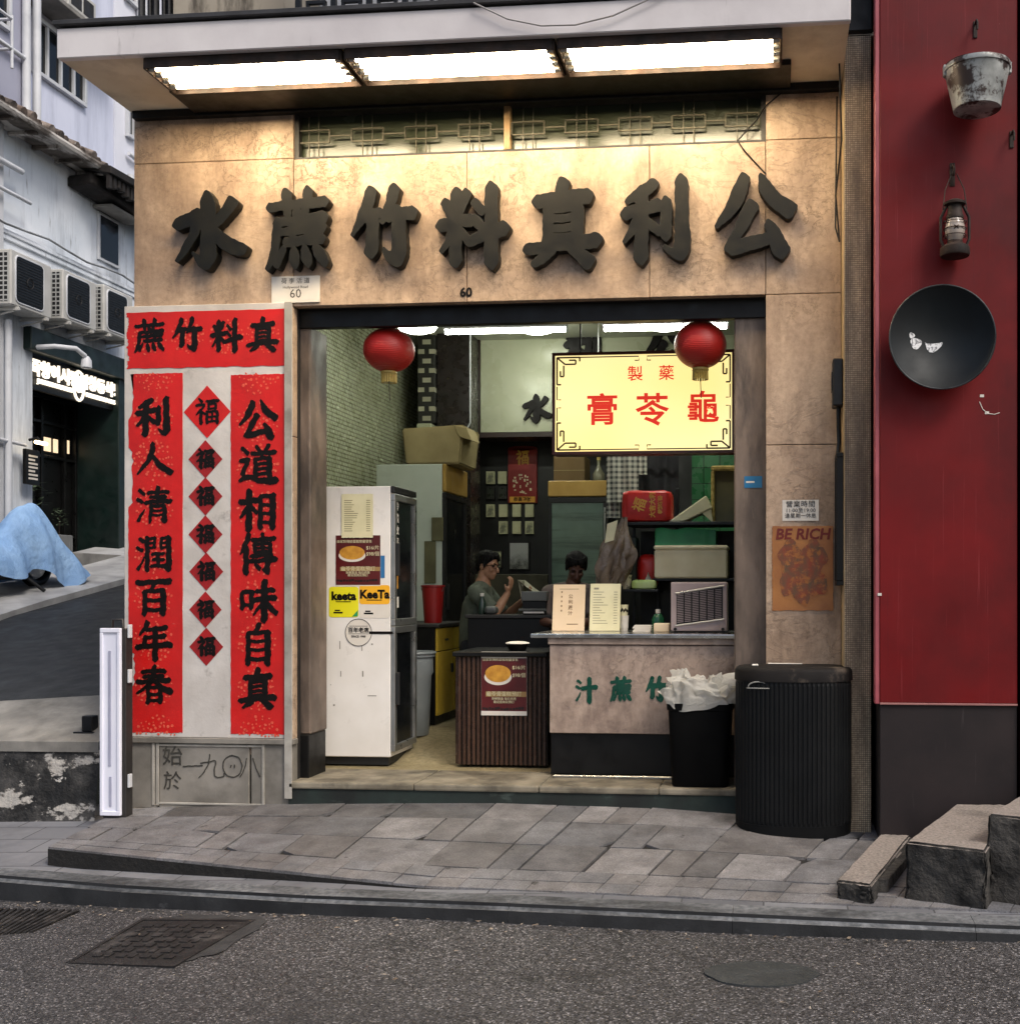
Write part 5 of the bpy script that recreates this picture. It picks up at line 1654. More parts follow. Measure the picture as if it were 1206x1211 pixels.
def win(y0, y1, z0, z1, x, nm=2, name='window'):
    w0 = MB()
    t_ = 0.05
    for (a, b, c, d) in ((y0, y1, z0, z0 + t_), (y0, y1, z1 - t_, z1), (y0, y0 + t_, z0 + t_, z1 - t_), (y1 - t_, y1, z0 + t_, z1 - t_)):
        w0.box(x + 0.001, x + 0.06, a, b, c, d, 0.004)
    for k in range(1, nm + 1):
        ym = y0 + (y1 - y0) * k / (nm + 1)
        w0.box(x + 0.005, x + 0.055, ym - 0.018, ym + 0.018, z0 + t_, z1 - t_, 0.003)
    o = w0.build(name, M_WHITEPAINT, ap)
    MB().box(x + 0.012, x + 0.02, y0 + t_, y1 - t_, z0 + t_, z1 - t_).build('pane', M_GLASSDARK, o)
    return o
win(5.95, 7.05, 8.05, 8.78, AX, 3)
win(4.9, 5.30, 8.2, 9.1, AX + 0.16, 0)
win(8.0, 8.2, 8.05, 8.65, AX + 0.02, 0)
win(8.6, 9.2, 7.5, 8.7, AX + 0.02, 1)
win(5.95, 7.05, 10.05, 10.78, AX, 3)
win(7.95, 8.5, 10.0, 10.8, AX + 0.02, 1)
q = MB().box(AX, AX + 0.42, 5.85, 7.35, 8.88, 8.94, 0.006).build('window_hood', M_CONC, ap)
q = MB()
for zz in (7.72, 8.06):
    q.tube([(AX + 0.62, 3.0, zz), (AX + 0.62, 4.72, zz)], 0.018, 8)
    q.tube([(AX + 0.62, 4.72, zz), (AX + 0.16, 4.72, zz)], 0.018, 8)
for yy in (4.35, 4.72):
    q.tube([(AX + 0.62, yy, 7.5), (AX + 0.62, yy, 8.1)], 0.018, 8)
q.build('balcony_rail', M_WHITEPAINT, ap, 60)
wa = thing('window_air_conditioner', 'white box air conditioner on the window hood of the lavender block', 'air conditioner', (AX + 0.2, 6.3, 8.94))
MB().box(AX + 0.02, AX + 0.40, 6.1, 6.7, 8.945, 9.25, 0.012).build('casing', M_ACBODY, wa)
q = MB()
for k in range(2):
    q.box(AX + 0.401, AX + 0.405, 6.16 + k * 0.26, 6.38 + k * 0.26, 8.99, 9.20)
q.build('vent', M_DARKGREY, wa)
# farther white block seen over the canopy corner
fb_ = thing('white_block', 'farther white block with a pipe and small windows behind the lavender flats', 'building', (-11, 14, 4))
MB().box(-12.5, -8.85, 12.2, 15, 3, 18).build('wall', M_LAV2, fb_)
q = MB()
for (x0, z0) in ((-10.2, 10.8), (-9.35, 10.8), (-10.2, 9.1)):
    q = MB().box(x0, x0 + 0.55, 12.15, 12.199, z0, z0 + 0.9, 0.01)
    o = q.build('window', M_WHITEPAINT, fb_)
    MB().box(x0 + 0.06, x0 + 0.49, 12.14, 12.149, z0 + 0.06, z0 + 0.84).build('pane', M_GLASSDARK, o)
MB().tube([(-9.55, 12.1, 3), (-9.55, 12.1, 18)], 0.06, 8).build('drain_pipe', M_DARKGREY, fb_, 60)
# ---- covered motorcycle
M_TARP = surf('blue_cover', H('#9bbfe6'), H('#84abda'), 3, 0.7, bump=0.7, bscale=9, bdist=0.04, dirt=(H('#4f76a8'), 2.5, (1, 1, .5), .5, .75, .5))
bx = -8.35
def gz(y):
    return sz(-7.8, y) + 0.1
cv = thing('motorcycle', 'parked motorcycle under a light blue fabric cover', 'motorcycle', (bx, 4.6, gz(4.6)))
PR_OLD = [(2.9, 0.50), (3.3, 0.62), (3.8, 0.60), (4.1, 0.64), (4.45, 0.86), (4.72, 0.94), (4.95, 0.92), (5.10, 0.84), (5.25, 0.66), (5.40, 0.48), (5.55, 0.30)]
PR = [(2.5, 0.52), (3.2, 0.58), (3.7, 0.54), (4.0, 0.60), (4.25, 0.80), (4.45, 0.95), (4.66, 0.97), (4.78, 0.86), (4.90, 0.62), (5.05, 0.36), (5.2, 0.14)]
def tarp(u, v):
    y_ = 2.6 + 2.55 * u
    h = lerp_tab(PR, y_)
    h = (h + lerp_tab(PR, y_ - 0.06) + lerp_tab(PR, y_ + 0.06)) / 3
    a = math.pi * v
    bot = 0.26 - 0.23 * smooth(4.1, 4.85, y_) + 0.03 * math.sin(y_ * 9)
    wd = 0.16 + 0.10 * (1 - math.sin(a)) + 0.12 * smooth(4.3, 4.95, y_) * (1 - math.sin(a))
    k = max(0, math.sin(a)) ** 0.6
    fold = 0.10 * (abs(math.sin(y_ * 6.5 + 2.5 * math.cos(a))) - 0.6) + 0.035 * (abs(math.sin(y_ * 14 + 5 * v)) - 0.5)
    sag = 0.07 * math.sin(y_ * 7 - 4 * v)
    h += 0.03 * (abs(math.sin(y_ * 8 + 3 * v)) - 0.5)
    return Vector((bx - math.cos(a) * (wd + fold * (1 - k * 0.6)) , y_ + 0.10 * (1 - k) * math.sin(4 * v + y_), gz(y_) + bot + (h - bot) * k + sag * 0.4 * (1 - k)))
q = MB().grid(tarp, 70, 30)
q.build('fabric_cover', M_TARP, cv, 70)
for yy, nm in ((3.45, 'wheel'), (4.72, 'wheel')):
    q = MB()
    zc_ = gz(yy) + 0.27
    q.tube([(bx, yy + 0.23 * math.cos(2 * math.pi * k / 28), zc_ + 0.23 * math.sin(2 * math.pi * k / 28)) for k in range(29)], 0.05, 10)
    o = q.build('wheel', M_BLACK, cv, 60)
    q = MB().lathe([(0.05, -0.03), (0.17, -0.02), (0.17, 0.02), (0.05, 0.03)], (bx, yy, zc_), 20, axis='x')
    q.build('rim', M_ALU, o, 50)
q = MB()
q.tube([(bx, 3.45, gz(3.45) + 0.27), (bx, 3.9, gz(3.9) + 0.38), (bx, 4.5, gz(4.5) + 0.40), (bx, 4.75, gz(4.75) + 0.7)], 0.06, 8)
q.tube([(bx, 4.72, gz(4.72) + 0.27), (bx, 4.60, gz(4.6) + 0.75)], 0.035, 8)
q.box(bx - 0.12, bx + 0.12, 3.9, 4.4, gz(4.1) + 0.18, gz(4.1) + 0.45, 0.03)
q.build('frame', M_IRON, cv, 60)
MB().tube([(bx + 0.05, 4.25, gz(4.25) + 0.3), (bx + 0.32, 4.42, gz(4.42) + 0.0)], 0.02, 8).build('side_stand', M_IRON, cv, 60)
# ---- white lamp panel leaning at the corner of the shop
a, b = at(118, 968, -0.30), at(146, 743, -0.30)
xa, xb = at(119, 850, -0.30).x, at(143, 850, -0.30).x
lp = thing('lamp_panel', 'tall narrow white light panel standing at the shop corner', 'light panel', ((xa + xb) / 2, -0.28, 0.0))
zb_, zt_ = a.z, b.z
q = MB().box(xa, xb, -0.30, -0.285, zb_ + 0.02, zt_, 0.004)
for (x0, x1, z0, z1) in ((xa, xb, zt_ - 0.03, zt_), (xa, xb, zb_ + 0.02, zb_ + 0.05), (xa, xa + 0.022, zb_ + 0.05, zt_ - 0.03), (xb - 0.022, xb, zb_ + 0.05, zt_ - 0.03)):
    q.box(x0, x1, -0.312, -0.3005, z0, z1, 0.003)
M_LED = surf('white_panel', H('#e6e7f2'), H('#dcdeed'), 2, 0.4)
q.build('panel', M_LED, lp)
xm_ = (xa + xb) / 2
q = MB().box(xm_ - 0.016, xm_ + 0.004, -0.306, -0.3005, zb_ + 0.35, zt_ - 0.15, 0.002)
q.box(xm_ - 0.010, xm_ + 0.008, -0.306, -0.3005, zb_ + 0.08, zb_ + 0.28, 0.002)
q.build('diffuser_strip', surf('grey_strip', H('#a9abbf'), H('#9698ac'), 4, 0.4), lp)
q = MB().box(xa + 0.004, xb + 0.025, -0.284, -0.20, zb_, zt_ - 0.004, 0.004)
q.build('back_casing', M_DARKGREY, lp)
q = MB()
for zz in (0.2, 0.9, 1.2):
    q.box(xb + 0.026, xb + 0.04, -0.27, -0.23, zb_ + zz, zb_ + zz + 0.09, 0.003)
q.build('clip', M_WHITEPAINT, lp)
q = MB().tube([(xa + 0.05, -0.25, zt_ - 0.01), (xa + 0.055, -0.25, zt_ + 0.055), (xa + 0.125, -0.25, zt_ + 0.055), (xa + 0.13, -0.25, zt_ - 0.01)], 0.009, 6)
q.build('handle', M_DARKGREY, lp, 60)
# dark junction post on the coping
q = MB()
c = at(108, 858, 0.12)
q.box(c.x - 0.05, c.x + 0.03, 0.08, 0.16, c.z - 0.04, c.z + 0.07, 0.006)
q.box(c.x - 0.10, c.x + 0.05, 0.06, 0.18, c.z - 0.07, c.z - 0.04, 0.004)
tag(q.build('junction_box', M_IRON, None), 'small black junction box on the coping of the low wall', 'box')

# ================================================================ STREET ITEMS AT THE DOORWAY
# ribbed bin with a rounded front
f0 = 7.07
cx, cyb = at(939, 900, -0.36).x, -0.20
bl, br = at(869, 900, -0.30).x, at(1008, 900, -0.30).x
bw = (br - bl) / 2
cx = (bl + br) / 2
bn = thing('ribbed_bin', 'big black ribbed bin with a rounded front by the pilaster', 'bin', (cx, cyb, 0.0))
def _ol(k):
    a = 2 * math.pi * k
    c_, s_ = math.cos(a), math.sin(a)
    return math.copysign(abs(c_) ** 0.72, c_), math.copysign(abs(s_) ** 0.9, s_)
_ns = 2000
_p = [(_ol(i / _ns)[0] * bw, _ol(i / _ns)[1] * 0.27) for i in range(_ns + 1)]
_L = [0.0]
for (xa_, ya_), (xb_, yb_) in zip(_p, _p[1:]):
    _L.append(_L[-1] + math.hypot(xb_ - xa_, yb_ - ya_))
def outline(k, s=1.0, d=0.0):
    """rounded-front plan, k 0..1 evenly along the outline"""
    import bisect
    t_ = (k % 1.0) * _L[-1]
    i = min(_ns - 1, max(0, bisect.bisect_right(_L, t_) - 1))
    f_ = (t_ - _L[i]) / max(1e-9, _L[i + 1] - _L[i])
    x_ = _p[i][0] + (_p[i + 1][0] - _p[i][0]) * f_
    y_ = _p[i][1] + (_p[i + 1][1] - _p[i][1]) * f_
    n_ = Vector((x_ / bw ** 2, y_ / 0.27 ** 2)).normalized()
    return cx + x_ * s + n_.x * d, cyb + y_ * s + n_.y * d
nr = 360
z_levels = [(0.10, 0), (0.985, 0)]
q = MB()
r_ = []
for z_ in (0.10, 0.12, 0.96, 0.985):
    ring = []
    for k in range(nr):
        rib = 0.0045 * (1 if (k % 5) in (0, 1, 2) else -0.4) if z_ in (0.12, 0.96) else 0.0
        x_, y_ = outline(k / nr, 1.0, rib - 0.004)
        ring.append(q.bm.verts.new((x_, y_, z_)))
    r_.append(ring)
for a, b in zip(r_, r_[1:]):
    for k in range(nr):
        q.bm.faces.new((a[k], a[(k + 1) % nr], b[(k + 1) % nr], b[k]))
M_BIN = surf('bin_plastic', H('#0b0d0f'), H('#060708'), 3, 0.55, bump=0.1, rvar=0.1, spec=0.25)
q.build('body', M_BIN, bn)
def ringed(levels, name, m, cap=True, sm=40):
    q = MB()
    rr = []
    for z_, s, d in levels:
        rr.append([q.bm.verts.new((*outline(k / 96, s, d), z_)) for k in range(96)])
    for a, b in zip(rr, rr[1:]):
        for k in range(96):
            q.bm.faces.new((a[k], a[(k + 1) % 96], b[(k + 1) % 96], b[k]))
    if cap:
        q.bm.faces.new(rr[-1]); q.bm.faces.new(list(reversed(rr[0])))
    return q.build(name, m, bn, sm)
ringed([(-0.02, 0.97, 0), (0.0, 0.985, 0.0), (0.08, 0.99, 0.002), (0.10, 1, 0.002)], 'base', M_BIN)
ringed([(0.985, 1.0, 0.006), (1.045, 1.0, 0.004), (1.06, 0.985, 0.0), (1.068, 0.95, 0), (1.072, 0.4, 0)], 'lid', surf('bin_lid', H('#1f1c1b'), H('#151313'), 3, 0.75, spec=0.2, dirt=(H('#6a5f54'), 4, (1, 1, 1), 0.58, 0.7, 0.6)))
q = MB()
for k in range(12):
    a = k / 12 * 2 * math.pi
c = at(905, 793, -0.42)
pts = []
for k in range(13):
    a = math.pi * k / 12
    px = cx - 0.22 + 0.06 * math.cos(a)
    pts.append((px, cyb - 0.245, 0.955 + 0.03 * math.sin(a)))
q.tube(pts, 0.004, 5)
q.tube([(cx - 0.29, cyb - 0.236, 0.945), (cx - 0.15, cyb - 0.258, 0.945)], 0.004, 5)
q.build('scuffed_mark', surf('pale_scuff', H('#8a8a86'), None, 6, 0.6), bn)
q = MB()
q.box(cx - 0.26, cx - 0.22, cyb - 0.12, cyb - 0.08, 1.073, 1.085, 0.004)
q.box(cx - 0.16, cx + 0.06, cyb + 0.10, cyb + 0.14, 1.073, 1.078, 0.002)
tag(q.build('litter_scrap', M_PAPER, None), 'scraps of pale paper lying on the ribbed bin lid', 'litter')
# black waste basket with a white bag
wl, wr = at(788, 880, -0.02).x, at(866, 880, -0.02).x
wc = (wl + wr) / 2
wb = thing('waste_basket', 'plain black waste basket on the threshold, lined with a white bag', 'waste basket', (wc, 0.12, 0.25))
q = MB()
zt_ = at(826, 833, -0.05).z
def rr_(s, z_, n=48):
    out = []
    for k in range(n):
        a = 2 * math.pi * k / n
        c_, s_ = math.cos(a), math.sin(a)
        out.append((wc + math.copysign(abs(c_) ** 0.35, c_) * (wr - wl) / 2 * s, 0.12 + math.copysign(abs(s_) ** 0.35, s_) * 0.145 * s, z_))
    return out
lv = [(0.84, 0.252), (0.87, 0.262), (0.98, zt_ - 0.05), (1.02, zt_ - 0.045), (1.03, zt_), (0.97, zt_), (0.93, zt_ - 0.1), (0.82, 0.28)]
R4 = [[q.bm.verts.new(p) for p in rr_(s, z_)] for s, z_ in lv]
for a, b in zip(R4, R4[1:]):
    for k in range(48):
        q.bm.faces.new((a[k], a[(k + 1) % 48], b[(k + 1) % 48], b[k]))
q.bm.faces.new(R4[0]); q.bm.faces.new(R4[-1])
M_BASKET = surf('basket_plastic', H('#060606'), H('#040404'), 3, 0.65, spec=0.12)
q.build('body', M_BASKET, wb, 45)
rb_ = random.Random(21)
ph = [rb_.uniform(0, 6.28) for _ in range(8)]
def bag(u, v):
    a = 2 * math.pi * u
    c_, s_ = math.cos(a), math.sin(a)
    r0 = 1.07 - 0.05 * v
    crump = 0.10 * math.sin(5 * a + ph[0] + 4 * v) + 0.06 * math.sin(9 * a + ph[1] - 6 * v) + 0.05 * math.sin(16 * a + ph[2])
    rad = (r0 + crump * (0.35 + v)) * (1 - max(0, v - 0.55) ** 1.4 * 1.75)
    hz = zt_ - 0.004 + (0.15 + 0.04 * math.sin(3 * a + 1.0)) * math.sin(min(v, 0.75) / 0.75 * math.pi / 2) - 0.1 * max(0, v - 0.6) + 0.05 * math.sin(4 * a + ph[3]) * v + 0.035 * math.sin(11 * a + ph[4] + 5 * v) * v
    P = Vector((wc + math.copysign(abs(c_) ** 0.5, c_) * (wr - wl) / 2 * rad, 0.12 + math.copysign(abs(s_) ** 0.5, s_) * 0.145 * rad, hz))
    from mathutils import noise as mn
    d1 = 0.5 - abs(mn.noise(P * 9)) * 2
    d2 = 0.5 - abs(mn.noise(P * 19 + Vector((3, 1, 2)))) * 2
    k_ = smooth(0.0, 0.25, v)
    P += Vector((P.x - wc, P.y - 0.12, 0.09)).normalized() * (0.055 * d1 + 0.028 * d2) * k_
    if v < 0.12:
        P.z -= 0.05 * max(0, math.sin(3 * a + 0.7)) * (1 - v / 0.12)
    return P
N = NT('bag_film')
N.base(H('#e0ddd4'))
N.b.inputs['Roughness'].default_value = 0.3
N.bump(N.noise(26, 6, 0.65, dist=1.0), 0.8, 0.02)
_tl = N.n('ShaderNodeBsdfTranslucent'); _tl.inputs['Color'].default_value = H('#d8d6cf')
_mx = N.n('ShaderNodeMixShader'); _mx.inputs[0].default_value = 0.35
N.l(N.b.outputs[0], _mx.inputs[1]); N.l(_tl.outputs[0], _mx.inputs[2])
_tp = N.n('ShaderNodeBsdfTransparent')
_m2 = N.n('ShaderNodeMixShader'); _m2.inputs[0].default_value = 0.28
N.l(_mx.outputs[0], _m2.inputs[1]); N.l(_tp.outputs[0], _m2.inputs[2])
N.l(_m2.outputs[0], N.t.nodes['Material Output'].inputs['Surface'])
M_BAG = N.m
q = MB().grid(bag, 150, 46, closed_u=True)
q.build('liner_bag', M_BAG, wb, 80)

# ================================================================ COUNTER
zf = 0.25
ctop = 1.246
cl, cr = at(649, 800, 0.35).x, -0.09
ct = thing('drinks_counter', 'marble-fronted drinks counter with a stainless worktop', 'counter', ((cl + cr) / 2, 0.7, zf))
q = MB().box(cl, cr, 0.375, 1.15, 0.55, ctop - 0.08, 0.004)
q.build('marble_front', M_COUNTER_STONE, ct)
MB().box(cl + 0.004, cr, 0.40, 1.15, 0.262, 0.55, 0.003).build('kick_panel', M_BLACK, ct)
q = MB().box(cl - 0.13, cr + 0.01, 0.34, 1.18, ctop - 0.03, ctop, 0.006, seg=2)
q.build('worktop', M_STEEL, ct)
q = MB().box(cl - 0.01, cr, 0.362, 1.16, ctop - 0.075, ctop - 0.031, 0.003)
q.build('top_rail', M_COUNTER_STONE, ct)
q = MB()
for ch, px in (('汁', 693), ('蔗', 734), ('竹', 776)):
    c = at(px, 816, 0.372)
    q.mesh(brush(ch, 0.145, 0.165, 0.003, 1.2, 0, eps=0.3), T((c.x, 0.374, c.z)))
q.build('lettering', M_GREENTXT, ct)
# slatted cabinet with a poster
kl, kr = at(541, 840, 0.70).x, at(647, 840, 0.70).x
kt = at(594, 771, 0.70).z
kb = thing('slatted_cabinet', 'dark slatted wooden cabinet with a black top beside the counter', 'cabinet', ((kl + kr) / 2, 1.0, zf))
MB().box(kl, kr, 0.705, 1.35, zf + 0.02, kt - 0.035).build('carcass', M_CREAMBACK, kb)
q = MB()
n = 19
for i in range(n):
    x_ = kl + (kr - kl) * (i + 0.5) / n
    wdt = (kr - kl) / n * 0.32
    q.box(x_ - wdt, x_ + wdt, 0.682, 0.7045, zf + 0.02, kt - 0.036, 0.004)
for i in range(17):
    y_ = 0.72 + 0.036 * i
    q.box(kl - 0.022, kl - 0.0005, y_, y_ + 0.022, zf + 0.02, kt - 0.036, 0.004)
q.build('slats', M_WOODDARK, kb)
MB().box(kl - 0.03, kr + 0.01, 0.66, 1.38, kt - 0.035, kt, 0.006).build('cabinet_top', M_BLACK, kb)
M_MAROON = surf('maroon_print', H('#5a1214'), H('#430d10'), 3, 0.5)
M_CAKE = surf('cake_print', H('#cf9a3a'), H('#a97423'), 14, 0.5)
M_TANP = surf('tan_print', H('#9a7c4e'), None, 6, 0.5)
M_BLACKP = surf('dark_print', H('#1c0e0d'), None, 6, 0.5)
def cake_poster(name, label, pxs, y, parent_thing, edges):
    a, b = at(pxs[0], pxs[3], y), at(pxs[2], pxs[1], y)
    t = thing(name, label, 'poster', ((a.x + b.x) / 2, y, a.z), 'maroon cake posters')
    W_, H_ = b.x - a.x, b.z - a.z
    MB().box(a.x, b.x, y - 0.002, y, a.z, b.z).build('sheet', M_PAPER, t)
    e0, e1 = edges
    MB().box(a.x + 0.001, b.x - 0.001, y - 0.0028, y - 0.0021, a.z + e0 * H_, b.z - e1 * H_).build('printed_ground', M_MAROON, t)
    def L(u, v):
        return a.x + u * W_, a.z + v * H_
    def ell(u, v, ru, rv, yy, m, nm):
        x_, z_ = L(u, v)
        q = MB().poly([(x_ + ru * W_ * math.cos(2 * math.pi * k / 32), yy, z_ + rv * H_ * math.sin(2 * math.pi * k / 32)) for k in range(32)])
        q.build(nm, m, t)
    ell(0.37, 0.60, 0.30, 0.125, y - 0.0032, M_PAPER, 'printed_plate')
    q = MB()
    x_, z_ = L(0.37, 0.66)
    pts = [(x_ + 0.28 * W_ * math.cos(th), y - 0.0037, z_ + (0.13 if th < math.pi else 0.14) * H_ * math.sin(th)) for th in [2 * math.pi * k / 32 for k in range(32)]]
    q.poly(pts)
    q.build('printed_cake', M_CAKE, t)
    x_, z_ = L(0.55, 0.335)
    MB().box(x_ - 0.45 * W_, x_ + 0.44 * W_, y - 0.0035, y - 0.003, z_ - 0.04 * H_, z_ + 0.04 * H_).build('printed_band', M_TANP, t)
    q = MB()
    for (s, u, v, sz_) in (('$16/片', 0.83, 0.75, 0.105), ('$98/個', 0.83, 0.63, 0.105), ('龜苓膏蛋糕預訂', 0.5, 0.335, 0.085), ('新鮮製造 每日供應', 0.5, 0.26, 0.05), ('歡迎查詢及預訂', 0.5, 0.21, 0.05), ('自家製傳統蛋糕限量發售', 0.42, 0.875, 0.055)):
        x_, z_ = L(u, v)
        q.mesh(text(s, sz_ * W_ * (1.0 if len(s) < 6 else 1.3), 0.0006), T((x_, y - 0.0042, z_)))
    q.build('lettering', M_CREAMPAPER, t)
    q = MB()
    r = random.Random(2)
    for k in range(14):
        x_, z_ = L(0.06 + 0.065 * k, 0.105 + 0.02 * r.random())
        q.box(x_ - 0.035 * W_ * r.uniform(.4, 1), x_ + 0.03 * W_, y - 0.0034, y - 0.003, z_ - 0.03 * H_, z_ + 0.02 * H_ * r.random())
    q.build('printed_strip', M_BLACKP, t)
    q = MB().mesh(text('真料龜苓膏 每日鮮製', 0.075 * W_, 0.0006), T((*[L(0.5, 0.955)[0]], y - 0.0034, L(0.5, 0.955)[1])))
    q.build('header_lettering', M_INK, t)
cake_poster('cake_poster', 'maroon cake poster with white borders on the slatted cabinet', (569, 771, 623, 846), 0.681, None, (0.07, 0.10))
# bowl on the cabinet
bw_ = thing('paper_bowl', 'black bowl with a white lid on the slatted cabinet', 'bowl', ((at(612, 760, 0.85).x), 0.85, kt))
c = Vector((at(612, 760, 0.85).x, 0.85, kt))
MB().lathe([(0, 0.001), (0.06, 0.001), (0.085, 0.05), (0.088, 0.055)], c, 28).build('body', M_BLACK, bw_, 40)
MB().lathe([(0, 0.072), (0.05, 0.07), (0.086, 0.062), (0.09, 0.055), (0, 0.055)], c, 28).build('lid', M_PAPER, bw_, 40)

# ================================================================ FRIDGES
M_FRIDGE2 = surf('mint_enamel', H('#d3dbd0'), H('#c4cec1'), 2, 0.35)
M_SEAL = surf('black_seal', H('#1b1b1b'), None, 4, 0.5)
def fridge(name, label, xf, y0, y1, z0, z1, depth, mbody, nd=2, split=0.5, header=False, fr=None):
    t = thing(name, label, 'fridge', (xf - depth / 2, (y0 + y1) / 2, z0))
    MB().box(xf - depth, xf - 0.035, y0, y1, z0 + 0.06, z1, 0.006).build('cabinet', mbody, t)
    MB().box(xf - depth + 0.05, xf - 0.06, y0 + 0.03, y1 - 0.03, z0, z0 + 0.06).build('base', M_SEAL, t)
    zs = [z0 + 0.10, z0 + (z1 - z0) * split, z1 - (0.26 if header else 0.05)]
    if nd == 1:
        zs = [zs[0], zs[2]]
    for a, b in zip(zs, zs[1:]):
        q = MB()
        for (ya, yb_, za, zb_) in ((y0, y1, a, a + 0.05), (y0, y1, b - 0.055, b - 0.005), (y0, y0 + 0.05, a + 0.05, b - 0.055), (y1 - 0.05, y1, a + 0.05, b - 0.055)):
            q.box(xf - 0.034, xf, ya, yb_, za, zb_, 0.004)
        d = q.build('door', fr or M_ALU, t)
        MB().box(xf - 0.024, xf - 0.018, y0 + 0.05, y1 - 0.05, a + 0.05, b - 0.055).build('pane', M_GLASSDARK, d)
        MB().box(xf + 0.001, xf + 0.03, y0 + 0.01, y0 + 0.03, (a + b) / 2 - 0.12, (a + b) / 2 + 0.12, 0.004).build('handle', M_SEAL, d)
    if header:
        MB().box(xf - 0.034, xf + 0.005, y0, y1, z1 - 0.255, z1, 0.01).build('light_header', M_AMBER, t)
    else:
        MB().box(xf - 0.034, xf - 0.004, y0, y1, z1 - 0.045, z1 + 0.0, 0.003).build('top_strip', M_SEAL, t)
    return t
M_AMBER = surf('amber_header', H('#b8954e'), H('#a5823e'), 3, 0.4)
F1Y = 0.64
xf1 = at(467, 740, F1Y).x
f1 = fridge('glass_fridge', 'tall white fridge with papers on its side, just inside the doorway', xf1, F1Y, F1Y + 0.52, 0.262, at(440, 575, F1Y).z, 0.72, M_WHITE)
q = MB()
xd_ = xf1 - 0.0165
for k_, s_ in enumerate('冷熱飲品'):
    q.mesh(text(s_, 0.075, 0.0006, 0.001), T((xd_ + 0.0005, F1Y + 0.10, 2.17 - 0.09 * k_)) @ Matrix.Rotation(math.radians(90), 4, 'Z'))
q.box(xd_, xd_ + 0.001, F1Y + 0.06, F1Y + 0.13, 1.42, 1.50)
q.build('door_lettering', M_PAPER, f1)
MB().box(xd_, xd_ + 0.001, F1Y + 0.06, F1Y + 0.12, 1.56, 1.74).build('door_sticker', surf('amber_sticker', H('#c98a2c'), None, 6, .5), f1)
# papers on its side
def fcard(*a_, **k_):
    return card(*a_, **k_)
yf_ = F1Y - 0.0005
t, a, b = card('price_list', 'long cream paper list taped high on the white fridge', 'paper', (404, 584, 441, 636), yf_ - 0.008, M_CREAMPAPER, 0.0015, 0.004, 9)
q = MB()
r = random.Random(4)
for k in range(15):
    z_ = b.z - 0.05 - k * 0.016
    q.box(a.x + 0.02, a.x + 0.02 + r.uniform(0.05, 0.11), yf_ - 0.0103, yf_ - 0.0098, z_, z_ + 0.005)
    q.box(b.x - 0.05, b.x - 0.02, yf_ - 0.0103, yf_ - 0.0098, z_, z_ + 0.005)
q.build('printed_lines', surf('faint_print', H('#8d8666'), None, 6, .7), t)
cake_poster('cake_poster', 'maroon cake poster on the side of the white fridge, without white borders', (397, 633, 450, 693), yf_, None, (0.02, 0.0))
M_YEL = surf('yellow_sticker', H('#e6e02a'), H('#dcd41e'), 3, 0.4)
M_ORG = surf('orange_sticker', H('#efb42c'), H('#e8a820'), 3, 0.4)
def rrect(a, b, y, r, th):
    pts = []
    for (cx_, cz_, a0) in ((b.x - r, b.z - r, 0), (a.x + r, b.z - r, 90), (a.x + r, a.z + r, 180), (b.x - r, a.z + r, 270)):
        for k in range(5):
            an = math.radians(a0 + k * 22.5)
            pts.append((cx_ + r * math.cos(an), y, cz_ + r * math.sin(an)))
    return MB().prism(pts, (0, -th, 0))
for (px, m, label, s, brd) in (((389, 694, 424, 730), M_YEL, 'bright yellow rounded delivery sticker on the white fridge', 'keeta', 0), ((425, 692, 461, 731), M_ORG, 'orange and white delivery sticker on the white fridge', 'KeeTa', 1)):
    a, b = at(px[0], px[3], yf_), at(px[2], px[1], yf_)
    t = thing('delivery_sticker', label, 'sticker', ((a.x + b.x) / 2, yf_, a.z), 'delivery stickers on the fridge')
    if brd:
        rrect(a, b, yf_, 0.02, 0.0012).build('sheet', M_PAPER, t)
        a2_ = Vector((a.x, 0, a.z + (b.z - a.z) * 0.42))
        rrect(a2_, b, yf_ - 0.0013, 0.02, 0.0006).build('colour_panel', m, t)
    else:
        rrect(a, b, yf_, 0.02, 0.0012).build('sheet', m, t)
        q = MB().poly([(b.x - 0.05, yf_ - 0.0016, a.z + 0.004), (b.x - 0.006, yf_ - 0.0016, a.z + 0.006), (b.x - 0.003, yf_ - 0.0016, a.z + 0.055)])
        q.build('corner_flash', surf('green_flash', H('#2f9a5b'), None, 5, .4), t)
    q = MB()
    q.mesh(text(s, 0.085, 0.0006, 0.004), T(((a.x + b.x) / 2, yf_ - 0.0024, b.z - 0.07)))
    q.box((a.x + b.x) / 2 - 0.06, (a.x + b.x) / 2 + 0.055, yf_ - 0.0027, yf_ - 0.0022, b.z - 0.113, b.z - 0.107)
    q.box(a.x + 0.035, a.x + 0.105, yf_ - 0.0022, yf_ - 0.0016, a.z + 0.028, a.z + 0.04)
    q.box(a.x + 0.045, a.x + 0.085, yf_ - 0.0022, yf_ - 0.0016, a.z + 0.045, a.z + 0.055)
    q.build('lettering', M_INK, t)
c = at(424, 748, yf_)
t = thing('round_seal', 'round outlined seal sticker low on the white fridge', 'sticker', (c.x, yf_, c.z - 0.1))
R5 = 16 * 8.4 / FPX
q = MB().poly([(c.x + R5 * math.cos(2 * math.pi * k / 40), yf_ - 0.001, c.z + R5 * math.sin(2 * math.pi * k / 40)) for k in range(40)])
q.build('sheet', M_PAPER, t)
q = MB()
q.tube([(c.x + R5 * math.cos(2 * math.pi * k / 40), yf_ - 0.002, c.z + R5 * math.sin(2 * math.pi * k / 40)) for k in range(41)], 0.0022, 4)
